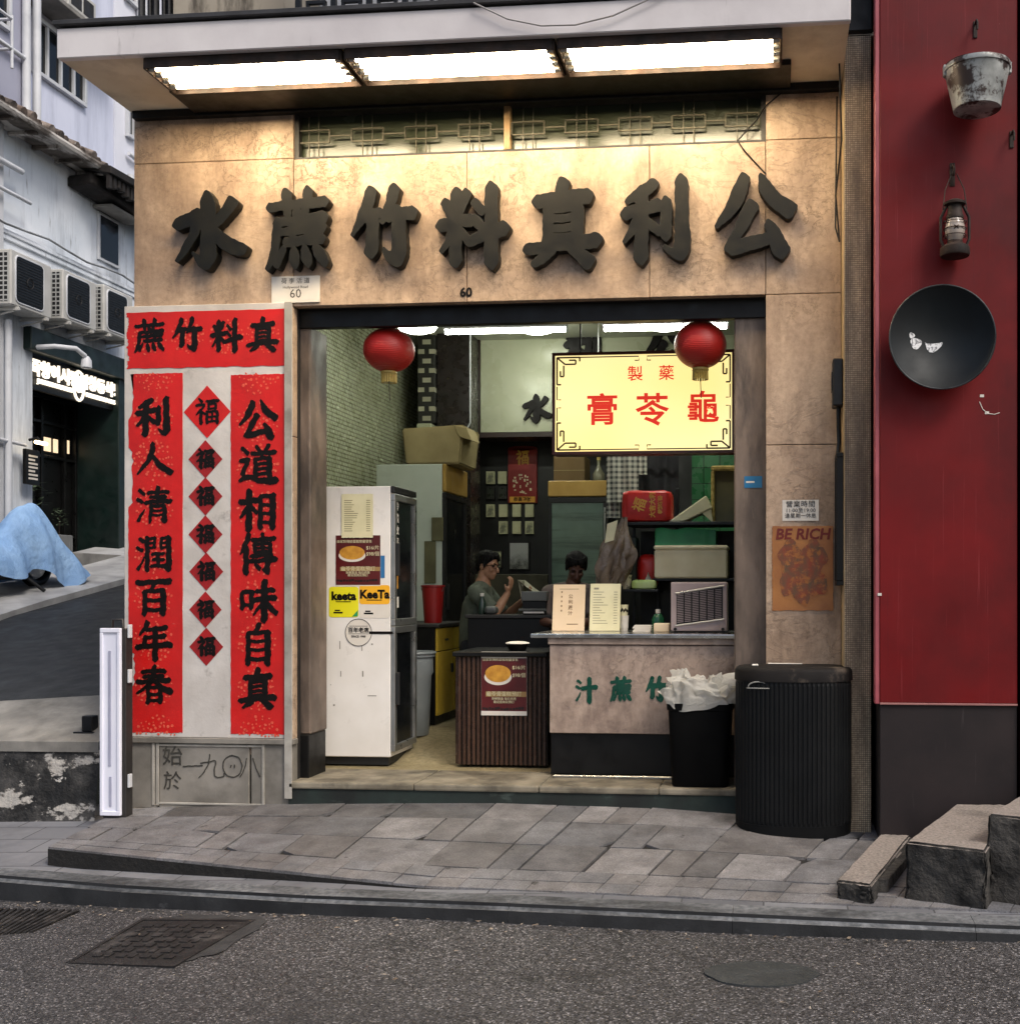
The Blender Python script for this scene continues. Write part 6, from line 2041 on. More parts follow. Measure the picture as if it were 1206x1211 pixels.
q.mesh(text('百年老店', 0.04, 0.0006, 0.001), T((c.x, yf_ - 0.002, c.z + 0.015)))
q.mesh(text('SINCE 1908', 0.022, 0.0006, 0.0005), T((c.x, yf_ - 0.002, c.z - 0.03)))
q.box(c.x - 0.07, c.x + 0.07, yf_ - 0.0022, yf_ - 0.0016, c.z + 0.045, c.z + 0.048)
q.box(c.x - 0.075, c.x + 0.075, yf_ - 0.0022, yf_ - 0.0016, c.z - 0.012, c.z - 0.009)
q.box(c.x + R5 * 0.8, c.x + R5 + 0.16, yf_ - 0.0022, yf_ - 0.0016, c.z - 0.012, c.z + 0.008)
q.build('lettering', M_INK, t)
a, b = at(449, 690, yf_), at(455, 657, yf_)
tag(MB().box(a.x, b.x, yf_ - 0.0015, yf_, a.z + 0.04, b.z, 0.0).build('blue_label', surf('blue_label', H('#2f6fa5'), None, 5, .4), None), 'narrow blue label at the edge of the fridge poster', 'sticker')
q = MB()
for (px, py, w_, h_) in ((402, 763, 1, 10), (428, 765, 1, 10), (403, 797, 1, 7), (429, 797, 1.5, 7), (440, 823, 11, 1), (395, 834, 2, 2), (440, 762, 2, 2), (391, 810, 1, 1)):
    c = at(px, py, yf_)
    q.box(c.x - w_ * 0.003, c.x + w_ * 0.003, yf_ - 0.0008, yf_ + 0.001, c.z - h_ * 0.003, c.z + h_ * 0.003)
q.build('scratch', surf('grey_scratch', H('#8a877f'), None, 5, .6), f1)

# second fridge behind, cardboard carton on top
Y2 = 2.8
xf2 = at(527, 650, Y2).x
f2 = fridge('drinks_fridge', 'pale green fridge deeper inside with a carton bag on top', xf2, Y2, Y2 + 0.74, 0.42, at(490, 549, Y2).z, 0.66, M_FRIDGE2, 1, 0.5, True, M_SEAL)
q = MB().box(xf2 - 0.13, xf2 - 0.02, Y2 - 0.02, Y2 - 0.002, at(490, 640, Y2).z, at(490, 612, Y2).z, 0.005)
q.box(xf2 - 0.20, xf2 - 0.09, Y2 - 0.012, Y2 - 0.001, at(490, 690, Y2).z, at(490, 640, Y2).z, 0.004)
q.build('side_sheet', surf('olive_sheet', H('#7a7756'), H('#5e5b40'), 4, .6), f2)
M_CARD = surf('cardboard', H('#a3946a'), H('#8c7d56'), 3, 0.8, bump=0.1)
ztop2 = at(490, 549, Y2).z
cb = thing('cardboard_carton', 'crumpled brown carton lying on the pale green fridge', 'carton', (xf2 - 0.15, Y2 + 0.35, ztop2))
def carton(x0, x1, y0, y1, z0, z1, skew, nm, m, par):
    b = bmesh.new()
    bmesh.ops.create_cube(b, size=1)
    for v in b.verts:
        tx_, ty_, tz_ = v.co.x + .5, v.co.y + .5, v.co.z + .5
        v.co = Vector((x0 + (x1 - x0) * tx_ + skew * (0.5 - tx_) * (1 - tz_), y0 + (y1 - y0) * ty_, z0 + (z1 - z0) * tz_ + 0.03 * tx_ * tz_))
    bmesh.ops.bevel(b, geom=list(b.edges), offset=0.015, segments=2, affect='EDGES')
    q = MB(); q._in(b)
    return q.build(nm, m, par)
xa_, xb_ = at(474, 530, Y2).x, at(554, 530, Y2).x
carton(xa_, xb_ - 0.05, Y2 + 0.02, Y2 + 0.6, ztop2 + 0.001, at(500, 506, Y2).z, 0.08, 'box', M_CARD, cb)
zz_ = at(500, 504, Y2).z
q = MB().prism([(xb_ - 0.14, Y2 + 0.0, zz_ + 0.01), (xb_ - 0.02, Y2 + 0.0, zz_ - 0.02), (xb_ + 0.03, Y2 + 0.0, zz_ - 0.14), (xb_ - 0.09, Y2 + 0.0, zz_ - 0.10)], (0, 0.3, 0.01), 0.003)
q.build('flap', M_CARD, cb)
# grey bin behind the first fridge
gy = 1.5
c = at(488, 880, gy)
gb = thing('grey_dustbin', 'grey plastic dustbin behind the white fridge', 'dustbin', (c.x, gy, 0.38))
zt5 = at(488, 772, gy).z
hb_ = zt5 - 0.38
M_GREYBIN = surf('grey_plastic', H('#8a8f90'), H('#73797a'), 3, 0.4)
MB().lathe([(0, 0.0), (0.125, 0.0), (0.13, 0.01), (0.15, hb_ * 0.72), (0.165, hb_ * 0.76), (0.162, hb_ * 0.95), (0.178, hb_ * 0.955), (0.178, hb_), (0.16, hb_), (0.155, hb_ * 0.9), (0.12, 0.03), (0, 0.03)], (c.x, gy, 0.38), 36).build('body', M_GREYBIN, gb, 40)
q = MB().tube([(c.x + 0.179 * math.cos(2 * math.pi * k / 36), gy + 0.179 * math.sin(2 * math.pi * k / 36), zt5) for k in range(37)], 0.011, 8)
q.build('rim', M_GREYBIN, gb, 60)
# yellow cabinet
cxf = at(517, 800, 1.78).x
yc0, yc1 = 1.78, 2.76
zt6 = at(517, 738, 1.78).z
yb = thing('yellow_cabinet', 'low cabinet with mustard yellow doors and a dark top along the tiled wall', 'cabinet', (cxf - 0.3, 2.3, 0.42))
M_YCAB = surf('mustard_laminate', H('#b99b32'), H('#a58928'), 3, 0.45)
MB().box(cxf - 0.62, cxf - 0.021, yc0, yc1, 0.425, zt6 - 0.03, 0.004).build('carcass', M_BLACK, yb)
MB().box(cxf - 0.64, cxf + 0.02, yc0 - 0.02, yc1, zt6 - 0.03, zt6, 0.005).build('cabinet_top', M_DARKGREY, yb)
zd = zt6 - 0.23
for k, (a, b) in enumerate(((yc0 + 0.01, yc0 + 0.48), (yc0 + 0.5, yc1 - 0.01))):
    d = MB().box(cxf - 0.02, cxf, a, b, 0.50, zd - 0.008, 0.004).build('door', M_YCAB, yb)
    MB().box(cxf + 0.001, cxf + 0.02, b - 0.09 if k == 0 else a + 0.05, b - 0.05 if k == 0 else a + 0.09, zd - 0.2, zd - 0.12, 0.005).build('handle', M_SEAL, d)
    d = MB().box(cxf - 0.02, cxf, a, b, zd, zt6 - 0.04, 0.004).build('drawer', M_YCAB, yb)
    MB().box(cxf + 0.001, cxf + 0.02, (a + b) / 2 - 0.03, (a + b) / 2 + 0.03, zd + 0.08, zd + 0.10, 0.005).build('handle', M_SEAL, d)
c = at(512, 727, 2.1)
rbk = thing('red_pail', 'small red plastic pail on the yellow cabinet', 'pail', (c.x, 2.1, zt6))
hp = at(512, 692, 2.1).z - zt6
MB().lathe([(0, 0.001), (0.075, 0.001), (0.095, hp - 0.02), (0.103, hp - 0.015), (0.103, hp), (0.092, hp), (0.073, 0.02), (0, 0.02)], (c.x, 2.1, zt6), 32).build('body', surf('red_plastic', H('#a01c1c'), H('#8a1616'), 3, .4), rbk, 40)
MB().tube([(c.x + 0.1 * math.cos(math.pi * k / 12), 2.1 - 0.03 + 0.02 * k / 12, zt6 + hp - 0.02 - 0.07 * math.sin(math.pi * k / 12)) for k in range(13)], 0.004, 5).build('bail_handle', M_ALU, rbk, 60)

# ================================================================ INTERIOR LIGHTS
def tube_light(label, px0, px1, py, Y):
    a, b = at(px0, py, Y), at(px1, py, Y)
    z_ = a.z
    t = thing('tube_light', label, 'ceiling light', ((a.x + b.x) / 2, Y, z_), 'tube lights on the shop ceiling')
    MB().box(a.x, b.x, Y - 0.04, Y + 0.04, z_ + 0.022, z_ + 0.07, 0.006).build('batten', M_WHITEPAINT, t)
    MB().tube([(a.x + 0.02, Y, z_), (b.x - 0.02, Y, z_)], 0.019, 10).build('tube', M_TUBE, t, 60)
    q = MB()
    for x_ in (a.x + 0.008, b.x - 0.008):
        q.box(x_ - 0.01, x_ + 0.01, Y - 0.018, Y + 0.018, z_ - 0.02, z_ + 0.03, 0.003)
    q.build('end_cap', M_WHITEPAINT, t)
    q = MB()
    for x_ in (a.x + 0.15, b.x - 0.15):
        q.tube([(x_, Y, z_ + 0.07), (x_, Y, 4.25)], 0.006, 6)
    q.build('hanger', M_ALU, t)
tube_light('long bright tube light over the shop floor beside the speckled column', 525, 671, 393, 3.0)
tube_light('tube light half hidden above the yellow sign', 712, 862, 389, 1.25)
def round_light(label, px, Y, z_, r):
    x_ = at(px, 390, Y).x
    t = thing('round_light', label, 'ceiling light', (x_, Y, z_), 'round lamps on the shop ceiling')
    MB().lathe([(r, 0.03), (r, 0.06), (0, 0.06)], (x_, Y, z_), 32).build('base', M_WHITEPAINT, t, 40)
    MB().tube([(x_, Y, z_ + 0.06), (x_, Y, 4.25)], 0.012, 8).build('stem', M_WHITEPAINT, t, 60)
    MB().lathe([(0.0, -0.03), (r * 0.5, -0.022), (r * 0.85, 0.0), (r * 0.97, 0.03), (0, 0.03)], (x_, Y, z_), 32).build('diffuser', M_LAMP, t, 60)
round_light('round ceiling lamp behind the lantern over the white fridge', 493, 2.3, at(493, 390, 2.3).z, 0.18)
round_light('round ceiling lamp above the back board', 634, 3.9, at(634, 391, 3.9).z, 0.20)
round_light('round ceiling lamp nearest the lantern over the counter', 785, 1.9, at(785, 386, 1.9).z, 0.20)
q = MB().tube([at(556, 395, 3.9), at(556, 500, 3.9), at(545, 520, 3.9)], 0.008, 6)
tag(q.build('white_cable', M_WHITEPAINT, None, 60), 'white cable running down beside the speckled column', 'cable')

# ================================================================ HANGING SIGNS, LANTERNS
YB = 4.6
a, b = at(569, 512, YB), at(890, 396, YB)
bb_ = thing('back_board', 'pale green board with black characters high on the rear wall', 'sign', ((a.x + b.x) / 2, YB, a.z))
MB().box(a.x, b.x, YB - 0.03, YB + 0.3, a.z, 4.25, 0.004).build('board', M_BACKPANEL, bb_)
q = MB()
for (x0, x1, z0, z1) in ((a.x - 0.16, a.x, a.z - 0.05, 4.25), (a.x, b.x, a.z - 0.06, a.z - 0.001)):
    q.box(x0, x1, YB - 0.06, YB + 0.3, z0, z1, 0.005)
q.build('frame', surf('dark_brown', H('#2a1712'), H('#1d100d'), 4, .4), bb_)
q = MB()
for ch, px, py, s in (('水', 635, 484, 32), ('利', 690, 412, 44), ('公', 786, 412, 44)):
    c = at(px, py, YB - 0.05)
    k = s * 12.1 / FPX
    q.mesh(brush(ch, k, k * 1.05, 0.03, 1.15, 0.004, rough=0.5), T((c.x, YB - 0.032, c.z)))
q.build('lettering', M_INK, bb_)
# yellow light box
YS = 0.85
a, b = at(653, 538, YS), at(869, 413, YS)
ys = thing('light_box_sign', 'glowing yellow light box sign with red characters hung over the counter', 'sign', ((a.x + b.x) / 2, YS, a.z))
M_FRAMEBR = surf('red_brown_frame', H('#5a1f16'), H('#3f150f'), 4, .4)
MB().box(a.x, b.x, YS + 0.012, YS + 0.14, a.z, b.z, 0.004).build('casing', M_FRAMEBR, ys)
N = NT('sign_face')
f = N.noise(0.9, 2, 0.4, loc=(1, 0, 0.3))
N.base(H('#e8d47c'))
sx = N.n('ShaderNodeSeparateXYZ'); N.l(N.tc.outputs['Object'], sx.inputs[0])
N.l(N.ramp(f, [(0.3, H('#f7dd86')), (0.7, H('#faeaae'))]), N.b.inputs['Emission Color'])
N.b.inputs['Emission Strength'].default_value = 0.75
MB().box(a.x + 0.022, b.x - 0.022, YS, YS + 0.0115, a.z + 0.022, b.z - 0.022).build('lit_face', N.m, ys)
q = MB()
for (x0, x1, z0, z1) in ((a.x, b.x, b.z - 0.022, b.z), (a.x, b.x, a.z, a.z + 0.022), (a.x, a.x + 0.022, a.z + 0.022, b.z - 0.022), (b.x - 0.022, b.x, a.z + 0.022, b.z - 0.022)):
    q.box(x0, x1, YS - 0.012, YS + 0.0118, z0, z1, 0.003)
q.build('frame', M_FRAMEBR, ys)
q = MB()
yl_ = YS - 0.0008
m_ = 0.036
def key(cx_, cz_, sx_, sz_):
    """corner fret"""
    for pts in ([(0, 0), (0.17, 0), (0.17, 0.03)], [(0, 0), (0, 0.20), (0.03, 0.20)], [(0.0, 0.0), (0.06, 0.05), (0.14, 0.05), (0.14, 0.02), (0.09, 0.02)], [(0.05, 0.06), (0.05, 0.14), (0.025, 0.14), (0.025, 0.1)]):
        for (p, r_2) in zip(pts, pts[1:]):
            A = Vector((cx_ + sx_ * p[0], yl_, cz_ + sz_ * p[1])); B = Vector((cx_ + sx_ * r_2[0], yl_, cz_ + sz_ * r_2[1]))
            q.tube([A, B], 0.006, 4)
for (cx_, sx_) in ((a.x + m_, 1), (b.x - m_, -1)):
    for (cz_, sz_) in ((a.z + m_, 1), (b.z - m_, -1)):
        key(cx_, cz_, sx_, sz_)
xm_, zm_ = (a.x + b.x) / 2, (a.z + b.z) / 2
for zz, s_ in ((a.z + m_, 1), (b.z - m_, -1)):
    q.tube([(a.x + m_ + 0.17, yl_, zz), (xm_ - 0.03, yl_, zz), (xm_ - 0.03, yl_, zz + 0.03 * s_), (xm_ - 0.06, yl_, zz + 0.03 * s_)], 0.0042, 4)
    q.tube([(b.x - m_ - 0.17, yl_, zz), (xm_ + 0.03, yl_, zz), (xm_ + 0.03, yl_, zz + 0.03 * s_), (xm_ + 0.06, yl_, zz + 0.03 * s_)], 0.0042, 4)
for xx, s_ in ((a.x + m_, 1), (b.x - m_, -1)):
    for d_ in (-1, 1):
        q.tube([(xx, yl_, (a.z + 0.25 if d_ < 0 else b.z - 0.25)), (xx, yl_, zm_ + d_ * 0.03), (xx + 0.03 * s_, yl_, zm_ + d_ * 0.03)], 0.0042, 4)
q.build('fret_border', surf('brown_line', H('#4a2413'), None, 4, .5), ys)
q = MB()
for ch, px, py, s in (('膏', 712, 487, 0.245), ('苓', 771, 487, 0.25), ('龜', 831, 484, 0.245)):
    c = at(px, py, YS)
    q.mesh(text(ch, s, 0.001, 0.0045), T((c.x, YS - 0.001, c.z)))
for ch, px, py, s in (('製', 751, 443, 0.118), ('藥', 788, 442, 0.118)):
    c = at(px, py, YS)
    q.mesh(text(ch, s, 0.001, 0.001), T((c.x, YS - 0.001, c.z)))
q.build('lettering', M_REDTXT, ys)
q = MB()
for x_ in (a.x + 0.2, b.x - 0.2):
    q.tube([(x_, YS + 0.07, b.z), (x_, YS + 0.07, 4.25)], 0.007, 6)
q.build('hanger', M_IRON, ys)
# red lanterns
N = NT('lantern_silk')
wv = N.n('ShaderNodeTexWave'); wv.wave_type = 'BANDS'; wv.bands_direction = 'Z'
wv.inputs['Scale'].default_value = 26
wv.inputs['Distortion'].default_value = 0.3
N.l(N.co(1), wv.inputs['Vector'])
N.base(N.ramp(N.noise(4, 4), [(0.3, H('#b0201a')), (0.7, H('#98160f'))]))
N.b.inputs['Roughness'].default_value = 0.45
N.bump(wv.outputs['Fac'], 0.25, 0.004)
M_SILK = N.m
M_BRASS = surf('brass_trim', H('#c9b062'), H('#a58f48'), 6, 0.45)
def lantern(label, px, py, rpx, rzpx, Y):
    c = at(px, py, Y)
    f = (Y + 7.5) * cs - c.x * sn
    R, Rz = rpx / FPX * f, rzpx / FPX * f
    t = thing('red_lantern', label, 'lantern', (c.x, Y, c.z - Rz), 'round red lanterns in the doorway')
    prof = [(max(0.045, R * math.cos(a_)), Rz * math.sin(a_)) for a_ in [math.radians(-80 + 160 * k / 26) for k in range(27)]]
    MB().lathe(prof, c, 44).build('shade', M_SILK, t, 60)
    q = MB().lathe([(0.05, Rz * 0.95), (0.05, Rz + 0.02), (0.02, Rz + 0.025), (0, Rz + 0.025)], c, 20)
    q.build('top_cap', M_BLACK, t, 40)
    q = MB().lathe([(0.055, -Rz * 0.97), (0.058, -Rz - 0.01), (0.052, -Rz - 0.015)], c, 20)
    q.build('bottom_ring', M_BRASS, t, 40)
    q = MB()
    for k in range(26):
        a_ = 2 * math.pi * k / 26
        q.tube([(c.x + 0.05 * math.cos(a_), c.y + 0.05 * math.sin(a_), c.z - Rz - 0.01), (c.x + 0.052 * math.cos(a_), c.y + 0.052 * math.sin(a_), c.z - Rz - 0.075)], 0.004, 4)
    q.build('fringe', M_BRASS, t)
    MB().tube([(c.x, c.y, c.z - Rz - 0.05), (c.x + 0.006, c.y, c.z - Rz - 0.2)], 0.003, 5).build('pull_cord', M_RUST, t)
    MB().tube([(c.x, c.y, c.z + Rz), (c.x, c.y, 3.62)], 0.004, 5).build('hanging_cord', M_IRON, t)
lantern('round red lantern hanging over the white fridge', 460, 414, 30, 26, 0.30)
lantern('round red lantern hanging in front of the yellow sign', 828, 408, 31, 28, 0.30)

# ================================================================ ON THE COUNTER
def menu_stand(label, px0, px1, py0, py1, Y, m, kind):
    a, b = at(px0, py1, Y), at(px1, py0, Y)
    b.z = ctop + (b.z - a.z); a.z = ctop
    t = thing('menu_stand', label, 'menu', ((a.x + b.x) / 2, Y, a.z), 'menus standing on the counter')
    tilt = 0.05
    q = MB().prism([(a.x, Y - 0.01, a.z + 0.004), (b.x, Y - 0.01, a.z + 0.004), (b.x, Y + tilt, b.z), (a.x, Y + tilt, b.z)], (0, 0.004, 0.001))
    q.build('card', m, t)
    q = MB()
    H_ = b.z - a.z
    def pl(u, v):
        return (a.x + u * (b.x - a.x), Y - 0.0112 + (tilt + 0.01) * v * 1.0, a.z + v * H_)
    def rect(u0, u1, v0, v1):
        q.poly([pl(u0, v0), pl(u1, v0), pl(u1, v1), pl(u0, v1)])
    r = random.Random(len(label))
    rot = Matrix.Rotation(-math.atan2(tilt + 0.01, H_), 4, 'X')
    if kind == 0:
        for s, v in (('公', 0.74), ('利', 0.62), ('蔗', 0.50), ('汁', 0.38)):
            q.mesh(text(s, 0.035, 0.0006, 0.0005), T(pl(0.55, v)) @ rot)
        for k in range(5):
            rect(0.25, 0.29, 0.42 + 0.1 * k, 0.46 + 0.1 * k)
        rect(0.2, 0.8, 0.90, 0.91); rect(0.45, 0.8, 0.14, 0.16)
        q.build('lettering', surf('brown_menu_print', H('#7a6248'), None, 6, .7), t)
    else:
        rect(0.12, 0.28, 0.88, 0.92)
        for k in range(13):
            v = 0.82 - k * 0.055
            rect(0.10, 0.10 + r.uniform(0.2, 0.5), v, v + 0.012); rect(0.78, 0.90, v, v + 0.012)
        q.build('lettering', surf('grey_menu_print', H('#8a8672'), None, 6, .7), t)
    MB().box(a.x + 0.01, b.x - 0.01, Y + 0.0, Y + 0.07, ctop + 0.001, ctop + 0.006, 0.001).build('stand_foot', M_PAPER, t)
menu_stand('peach tinted standing menu with a vertical line of brown characters', 653, 691, 688, 743, 0.85, surf('peach_card', H('#d8c2a4'), H('#cfb795'), 3, .6), 0)
menu_stand('cream standing menu filled with grey printed lines', 697, 733, 687, 743, 0.87, M_CREAMPAPER, 1)
def on(px, Y, dz=0.0):
    v = at(px, 740, Y)
    return Vector((v.x, Y, ctop + dz))
c = on(738, 0.95)
cup = thing('paper_cups', 'leaning stack of printed paper cups beside the cream menu', 'cups', c)
MB().lathe([(0, 0.001), (0.026, 0.001), (0.035, 0.11), (0.037, 0.115), (0.033, 0.115), (0.03, 0.02)], c, 24).build('cup', M_PAPER, cup, 40)
MB().lathe([(0.028, 0.10), (0.034, 0.19), (0.036, 0.195), (0.0, 0.195)], (c.x - 0.004, c.y, c.z), 24).build('cup', M_CREAMPAPER, cup, 40)
q = MB()
for k in range(5):
    a_ = -2.2 + k * 0.35
    p_ = Vector((c.x + 0.0345 * math.cos(a_), c.y + 0.0345 * math.sin(a_), c.z + 0.15 + 0.01 * (k % 2)))
    q.ball(p_, (0.006, 0.003, 0.012), 8)
q.build('printed_mark', M_INK, cup)
c = on(760, 0.80)
q = MB()
for k in range(6):
    q.box(c.x - 0.07 + 0.006 * (k % 3), c.x + 0.06 + 0.005 * (k % 2), c.y - 0.05, c.y + 0.06, c.z + 0.001 + k * 0.008, c.z + 0.008 + k * 0.008, 0.001)
tag(q.build('paper_stack', M_PAPER, None), 'small stack of loose paper slips on the stainless worktop', 'papers')
c = on(783, 0.72)
tag(MB().box(c.x - 0.06, c.x + 0.055, c.y - 0.04, c.y + 0.05, c.z + 0.001, c.z + 0.065, 0.012, seg=3).build('soap_box', surf('cream_plastic', H('#d2c2a8'), H('#c0ad90'), 4, .5), None, 50), 'cream plastic box by the fan heater on the worktop', 'box')
c = on(778, 1.05)
g_ = thing('green_bottle', 'squat green bottle behind the cream plastic box', 'bottle', c)
MB().lathe([(0, 0.001), (0.045, 0.001), (0.048, 0.02), (0.048, 0.09), (0.03, 0.12), (0.016, 0.13), (0, 0.13)], c, 24).build('body', surf('green_glass', H('#1d5a3a'), H('#164a30'), 4, .2), g_, 50)
MB().lathe([(0.018, 0.13), (0.018, 0.16), (0, 0.16)], c, 16).build('cap', M_PAPER, g_, 40)
# fan heater
hy = 0.62
a, b = at(793, 748, hy), at(860, 688, hy)
b.z += ctop - a.z; a.z = ctop
ht = thing('fan_heater', 'pinkish grey box heater with a louvred grille at the counter end', 'heater', ((a.x + b.x) / 2, hy, ctop))
M_HEAT = surf('mauve_plastic', H('#9d8f90'), H('#8a7c7d'), 3, .45, dirt=(H('#5c5254'), 4, (1, 1, 1), .58, .75, .6))
MB().box(a.x, b.x, hy, hy + 0.2, a.z + 0.012, b.z, 0.012, seg=2).build('casing', M_HEAT, ht)
def hp_(u, v, d=0.0):
    return Vector((a.x + u * (b.x - a.x), hy - d, a.z + v * (b.z - a.z)))
q = MB().prism([hp_(0.10, 0.16, 0.0015), hp_(0.92, 0.29, 0.0015), hp_(0.92, 0.90, 0.0015), hp_(0.10, 0.76, 0.0015)], (0, 0.004, 0))
q.build('grille_recess', M_IRON, ht)
q = MB()
for k in range(17):
    v = 0.19 + k * 0.0345
    for j in range(6):
        u0 = 0.115 + j * 0.134
        s_ = 0.13
        q.prism([hp_(u0, v + u0 * s_ - .01, 0.004), hp_(u0 + 0.11, v + (u0 + 0.11) * s_ - .01, 0.004), hp_(u0 + 0.11, v + (u0 + 0.11) * s_ + 0.008, 0.007), hp_(u0, v + u0 * s_ + 0.008, 0.007)], (0, 0.003, 0))
q.build('louvres', M_HEAT, ht)
q = MB()
for (p_, r_) in ((hp_(0.08, 0.14, 0.006), hp_(0.94, 0.27, 0.006)), (hp_(0.08, 0.78, 0.006), hp_(0.94, 0.93, 0.006))):
    q.tube([p_, r_], 0.006, 8)
q.build('trim_bar', M_ALU, ht, 60)
q = MB()
for u in (0.08, 0.92):
    q.lathe([(0.012, -0.004), (0.012, 0.004), (0.0, 0.005)], hp_(u, 0.07, 0.0), 14, axis='y')
q.build('control_knob', M_BLACK, ht, 40)
MB().box(a.x + 0.02, b.x - 0.02, hy + 0.02, hy + 0.18, ctop + 0.0005, ctop + 0.012).build('base', M_BLACK, ht)

# ================================================================ RACK BEHIND THE COUNTER
ry0, ry1 = 1.50, 1.95
ra, rb2 = at(742, 600, ry0).x, 0.22
def rz_(py):
    return at(800, py, ry0).z
z1_, z2_, z3_ = rz_(617), rz_(684), rz_(697)
rk = thing('storage_rack', 'black metal storage rack loaded with boxes behind the counter', 'rack', ((ra + rb2) / 2, ry0, 0.40))
q = MB()
for x_ in (ra + 0.36, rb2 - 0.02):
    for y_ in ((ry0 + 0.02, ry1) if x_ > 0 else (ry1,)):
        q.box(x_ - 0.015, x_ + 0.015, y_ - 0.015, y_ + 0.015, 0.37, z1_ + 0.30, 0.002)
q.build('upright', M_IRON, rk)
MB().box(ra - 0.02, rb2, ry0, ry1, z1_ - 0.025, z1_, 0.003).build('shelf', M_IRON, rk)
MB().box(at(773, 600, ry0).x - 0.01, rb2, ry0, ry1, z2_ - 0.02, z2_, 0.003).build('shelf', M_IRON, rk)
MB().box(ra - 0.02, at(779, 600, ry0).x, ry0 - 0.05, ry1, z3_ - 0.02, z3_, 0.003).build('shelf', M_IRON, rk)
MB().box(ra + 0.05, rb2, ry1 + 0.02, ry1 + 0.04, 0.45, z1_ - 0.05).build('back_sheet', M_BLACK, rk)
q = MB()
for x_ in (ra, ra + 0.2):
    q.box(x_ - 0.012, x_ + 0.012, ry1 - 0.03, ry1, 0.40, z1_ - 0.026, 0.002)
q.build('rear_leg', M_IRON, rk)
def puff(x0, x1, y0, y1, z0, z1, name, m, parent, amp=0.02, seed=1, sq=0.35, n=40):
    """soft crumpled bundle"""
    r = random.Random(seed)
    p_ = [r.uniform(0, 6.28) for _ in range(6)]
    def fn(u, v):
        a_, e_ = 2 * math.pi * u, -math.pi / 2 + math.pi * v
        f = lambda t: math.copysign(abs(t) ** sq, t)
        ce = max(0.0, math.cos(e_)) ** sq
        k = 1 + amp * 6 * (math.sin(5 * a_ + p_[0] + 3 * v) * 0.5 + math.sin(9 * v * 3 + p_[1] + 4 * a_) * 0.4 + 0.3 * math.sin(13 * a_ + p_[2])) * 0.5
        return Vector(((x0 + x1) / 2 + (x1 - x0) / 2 * ce * f(math.cos(a_)) * k, (y0 + y1) / 2 + (y1 - y0) / 2 * ce * f(math.sin(a_)) * k, (z0 + z1) / 2 + (z1 - z0) / 2 * f(math.sin(e_)) * (1 + amp * 2 * math.sin(6 * a_ + p_[3]) * (v > 0.5))))
    return MB().grid(fn, n, n // 2, True).build(name, m, parent, 60)
M_REDBAG = surf('red_bag', H('#c4221b'), H('#a91a14'), 5, .4, bump=.4, bscale=9, bdist=.02)
x0, x1 = at(735, 600, ry0).x, at(794, 600, ry0).x
rbg = thing('red_gift_bag', 'bright red bag with gold lettering lying on the top shelf of the rack', 'bag', ((x0 + x1) / 2, ry0 + 0.15, z1_))
puff(x0, x1, ry0 + 0.0, ry0 + 0.3, z1_ + 0.001, rz_(579), 'bag_body', M_REDBAG, rbg, 0.012, 4, 0.28)
q = MB()
M_GOLDTXT = surf('gold_print', H('#d8a03a'), H('#c68f2c'), 5, .4)
zc_ = (z1_ + rz_(580)) / 2
rot = Matrix.Rotation(math.radians(-90), 4, 'Y')
for s, dx, sz_ in (('福', -0.05, 0.11), ('大吉大利', 0.05, 0.05), ('恭賀新禧', 0.11, 0.035)):
    q.mesh(text(s, sz_, 0.002, 0.002), T(((x0 + x1) / 2 + dx, ry0 - 0.008, zc_ + 0.01)) @ (rot if len(s) > 1 else Matrix.Rotation(math.radians(-70), 4, 'Y')))
q.build('lettering', M_GOLDTXT, rbg)
x0, x1 = at(790, 600, ry0).x, at(842, 600, ry0).x
q = MB().prism([(x0, ry0 + 0.02, z1_ + 0.002), (x0 + 0.12, ry0 + 0.02, z1_ + 0.002), (x1, ry0 + 0.02, z1_ + 0.11), (x1 - 0.05, ry0 + 0.02, z1_ + 0.21)], (0, 0.2, 0.0), 0.008)
q.prism([(x1 - 0.08, ry0 + 0.03, z1_ + 0.07), (x1 - 0.01, ry0 + 0.03, z1_ + 0.002), (x1 + 0.005, ry0 + 0.03, z1_ + 0.002), (x1 - 0.01, ry0 + 0.03, z1_ + 0.10)], (0, 0.15, 0), 0.004)
tag(q.build('folded_envelope', M_CREAMPAPER, None), 'large cream folded envelope propped on the top shelf of the rack', 'envelope')
x0 = at(840, 600, ry0).x
wk_ = thing('straw_basket', 'pale straw edged box at the doorway column end of the rack top', 'box', (x0 + 0.15, ry0 + 0.2, z1_))
q = MB()
zt_ = rz_(550)
q.box(x0, x0 + 0.03, ry0 + 0.06, ry0 + 0.36, z1_ + 0.001, zt_ - 0.04, 0.008); q.box(x0, 0.2, ry0 + 0.06, ry0 + 0.36, zt_ - 0.04, zt_, 0.01)
q.build('straw_edge', surf('straw', H('#b9a25c'), H('#8f7a3e'), 30, .8, bump=.6, bscale=60), wk_)
MB().box(x0 + 0.031, 0.195, ry0 + 0.09, ry0 + 0.35, z1_ + 0.001, zt_ - 0.041).build('panel', surf('olive_panel', H('#5a5434'), H('#464128'), 5, .6), wk_)
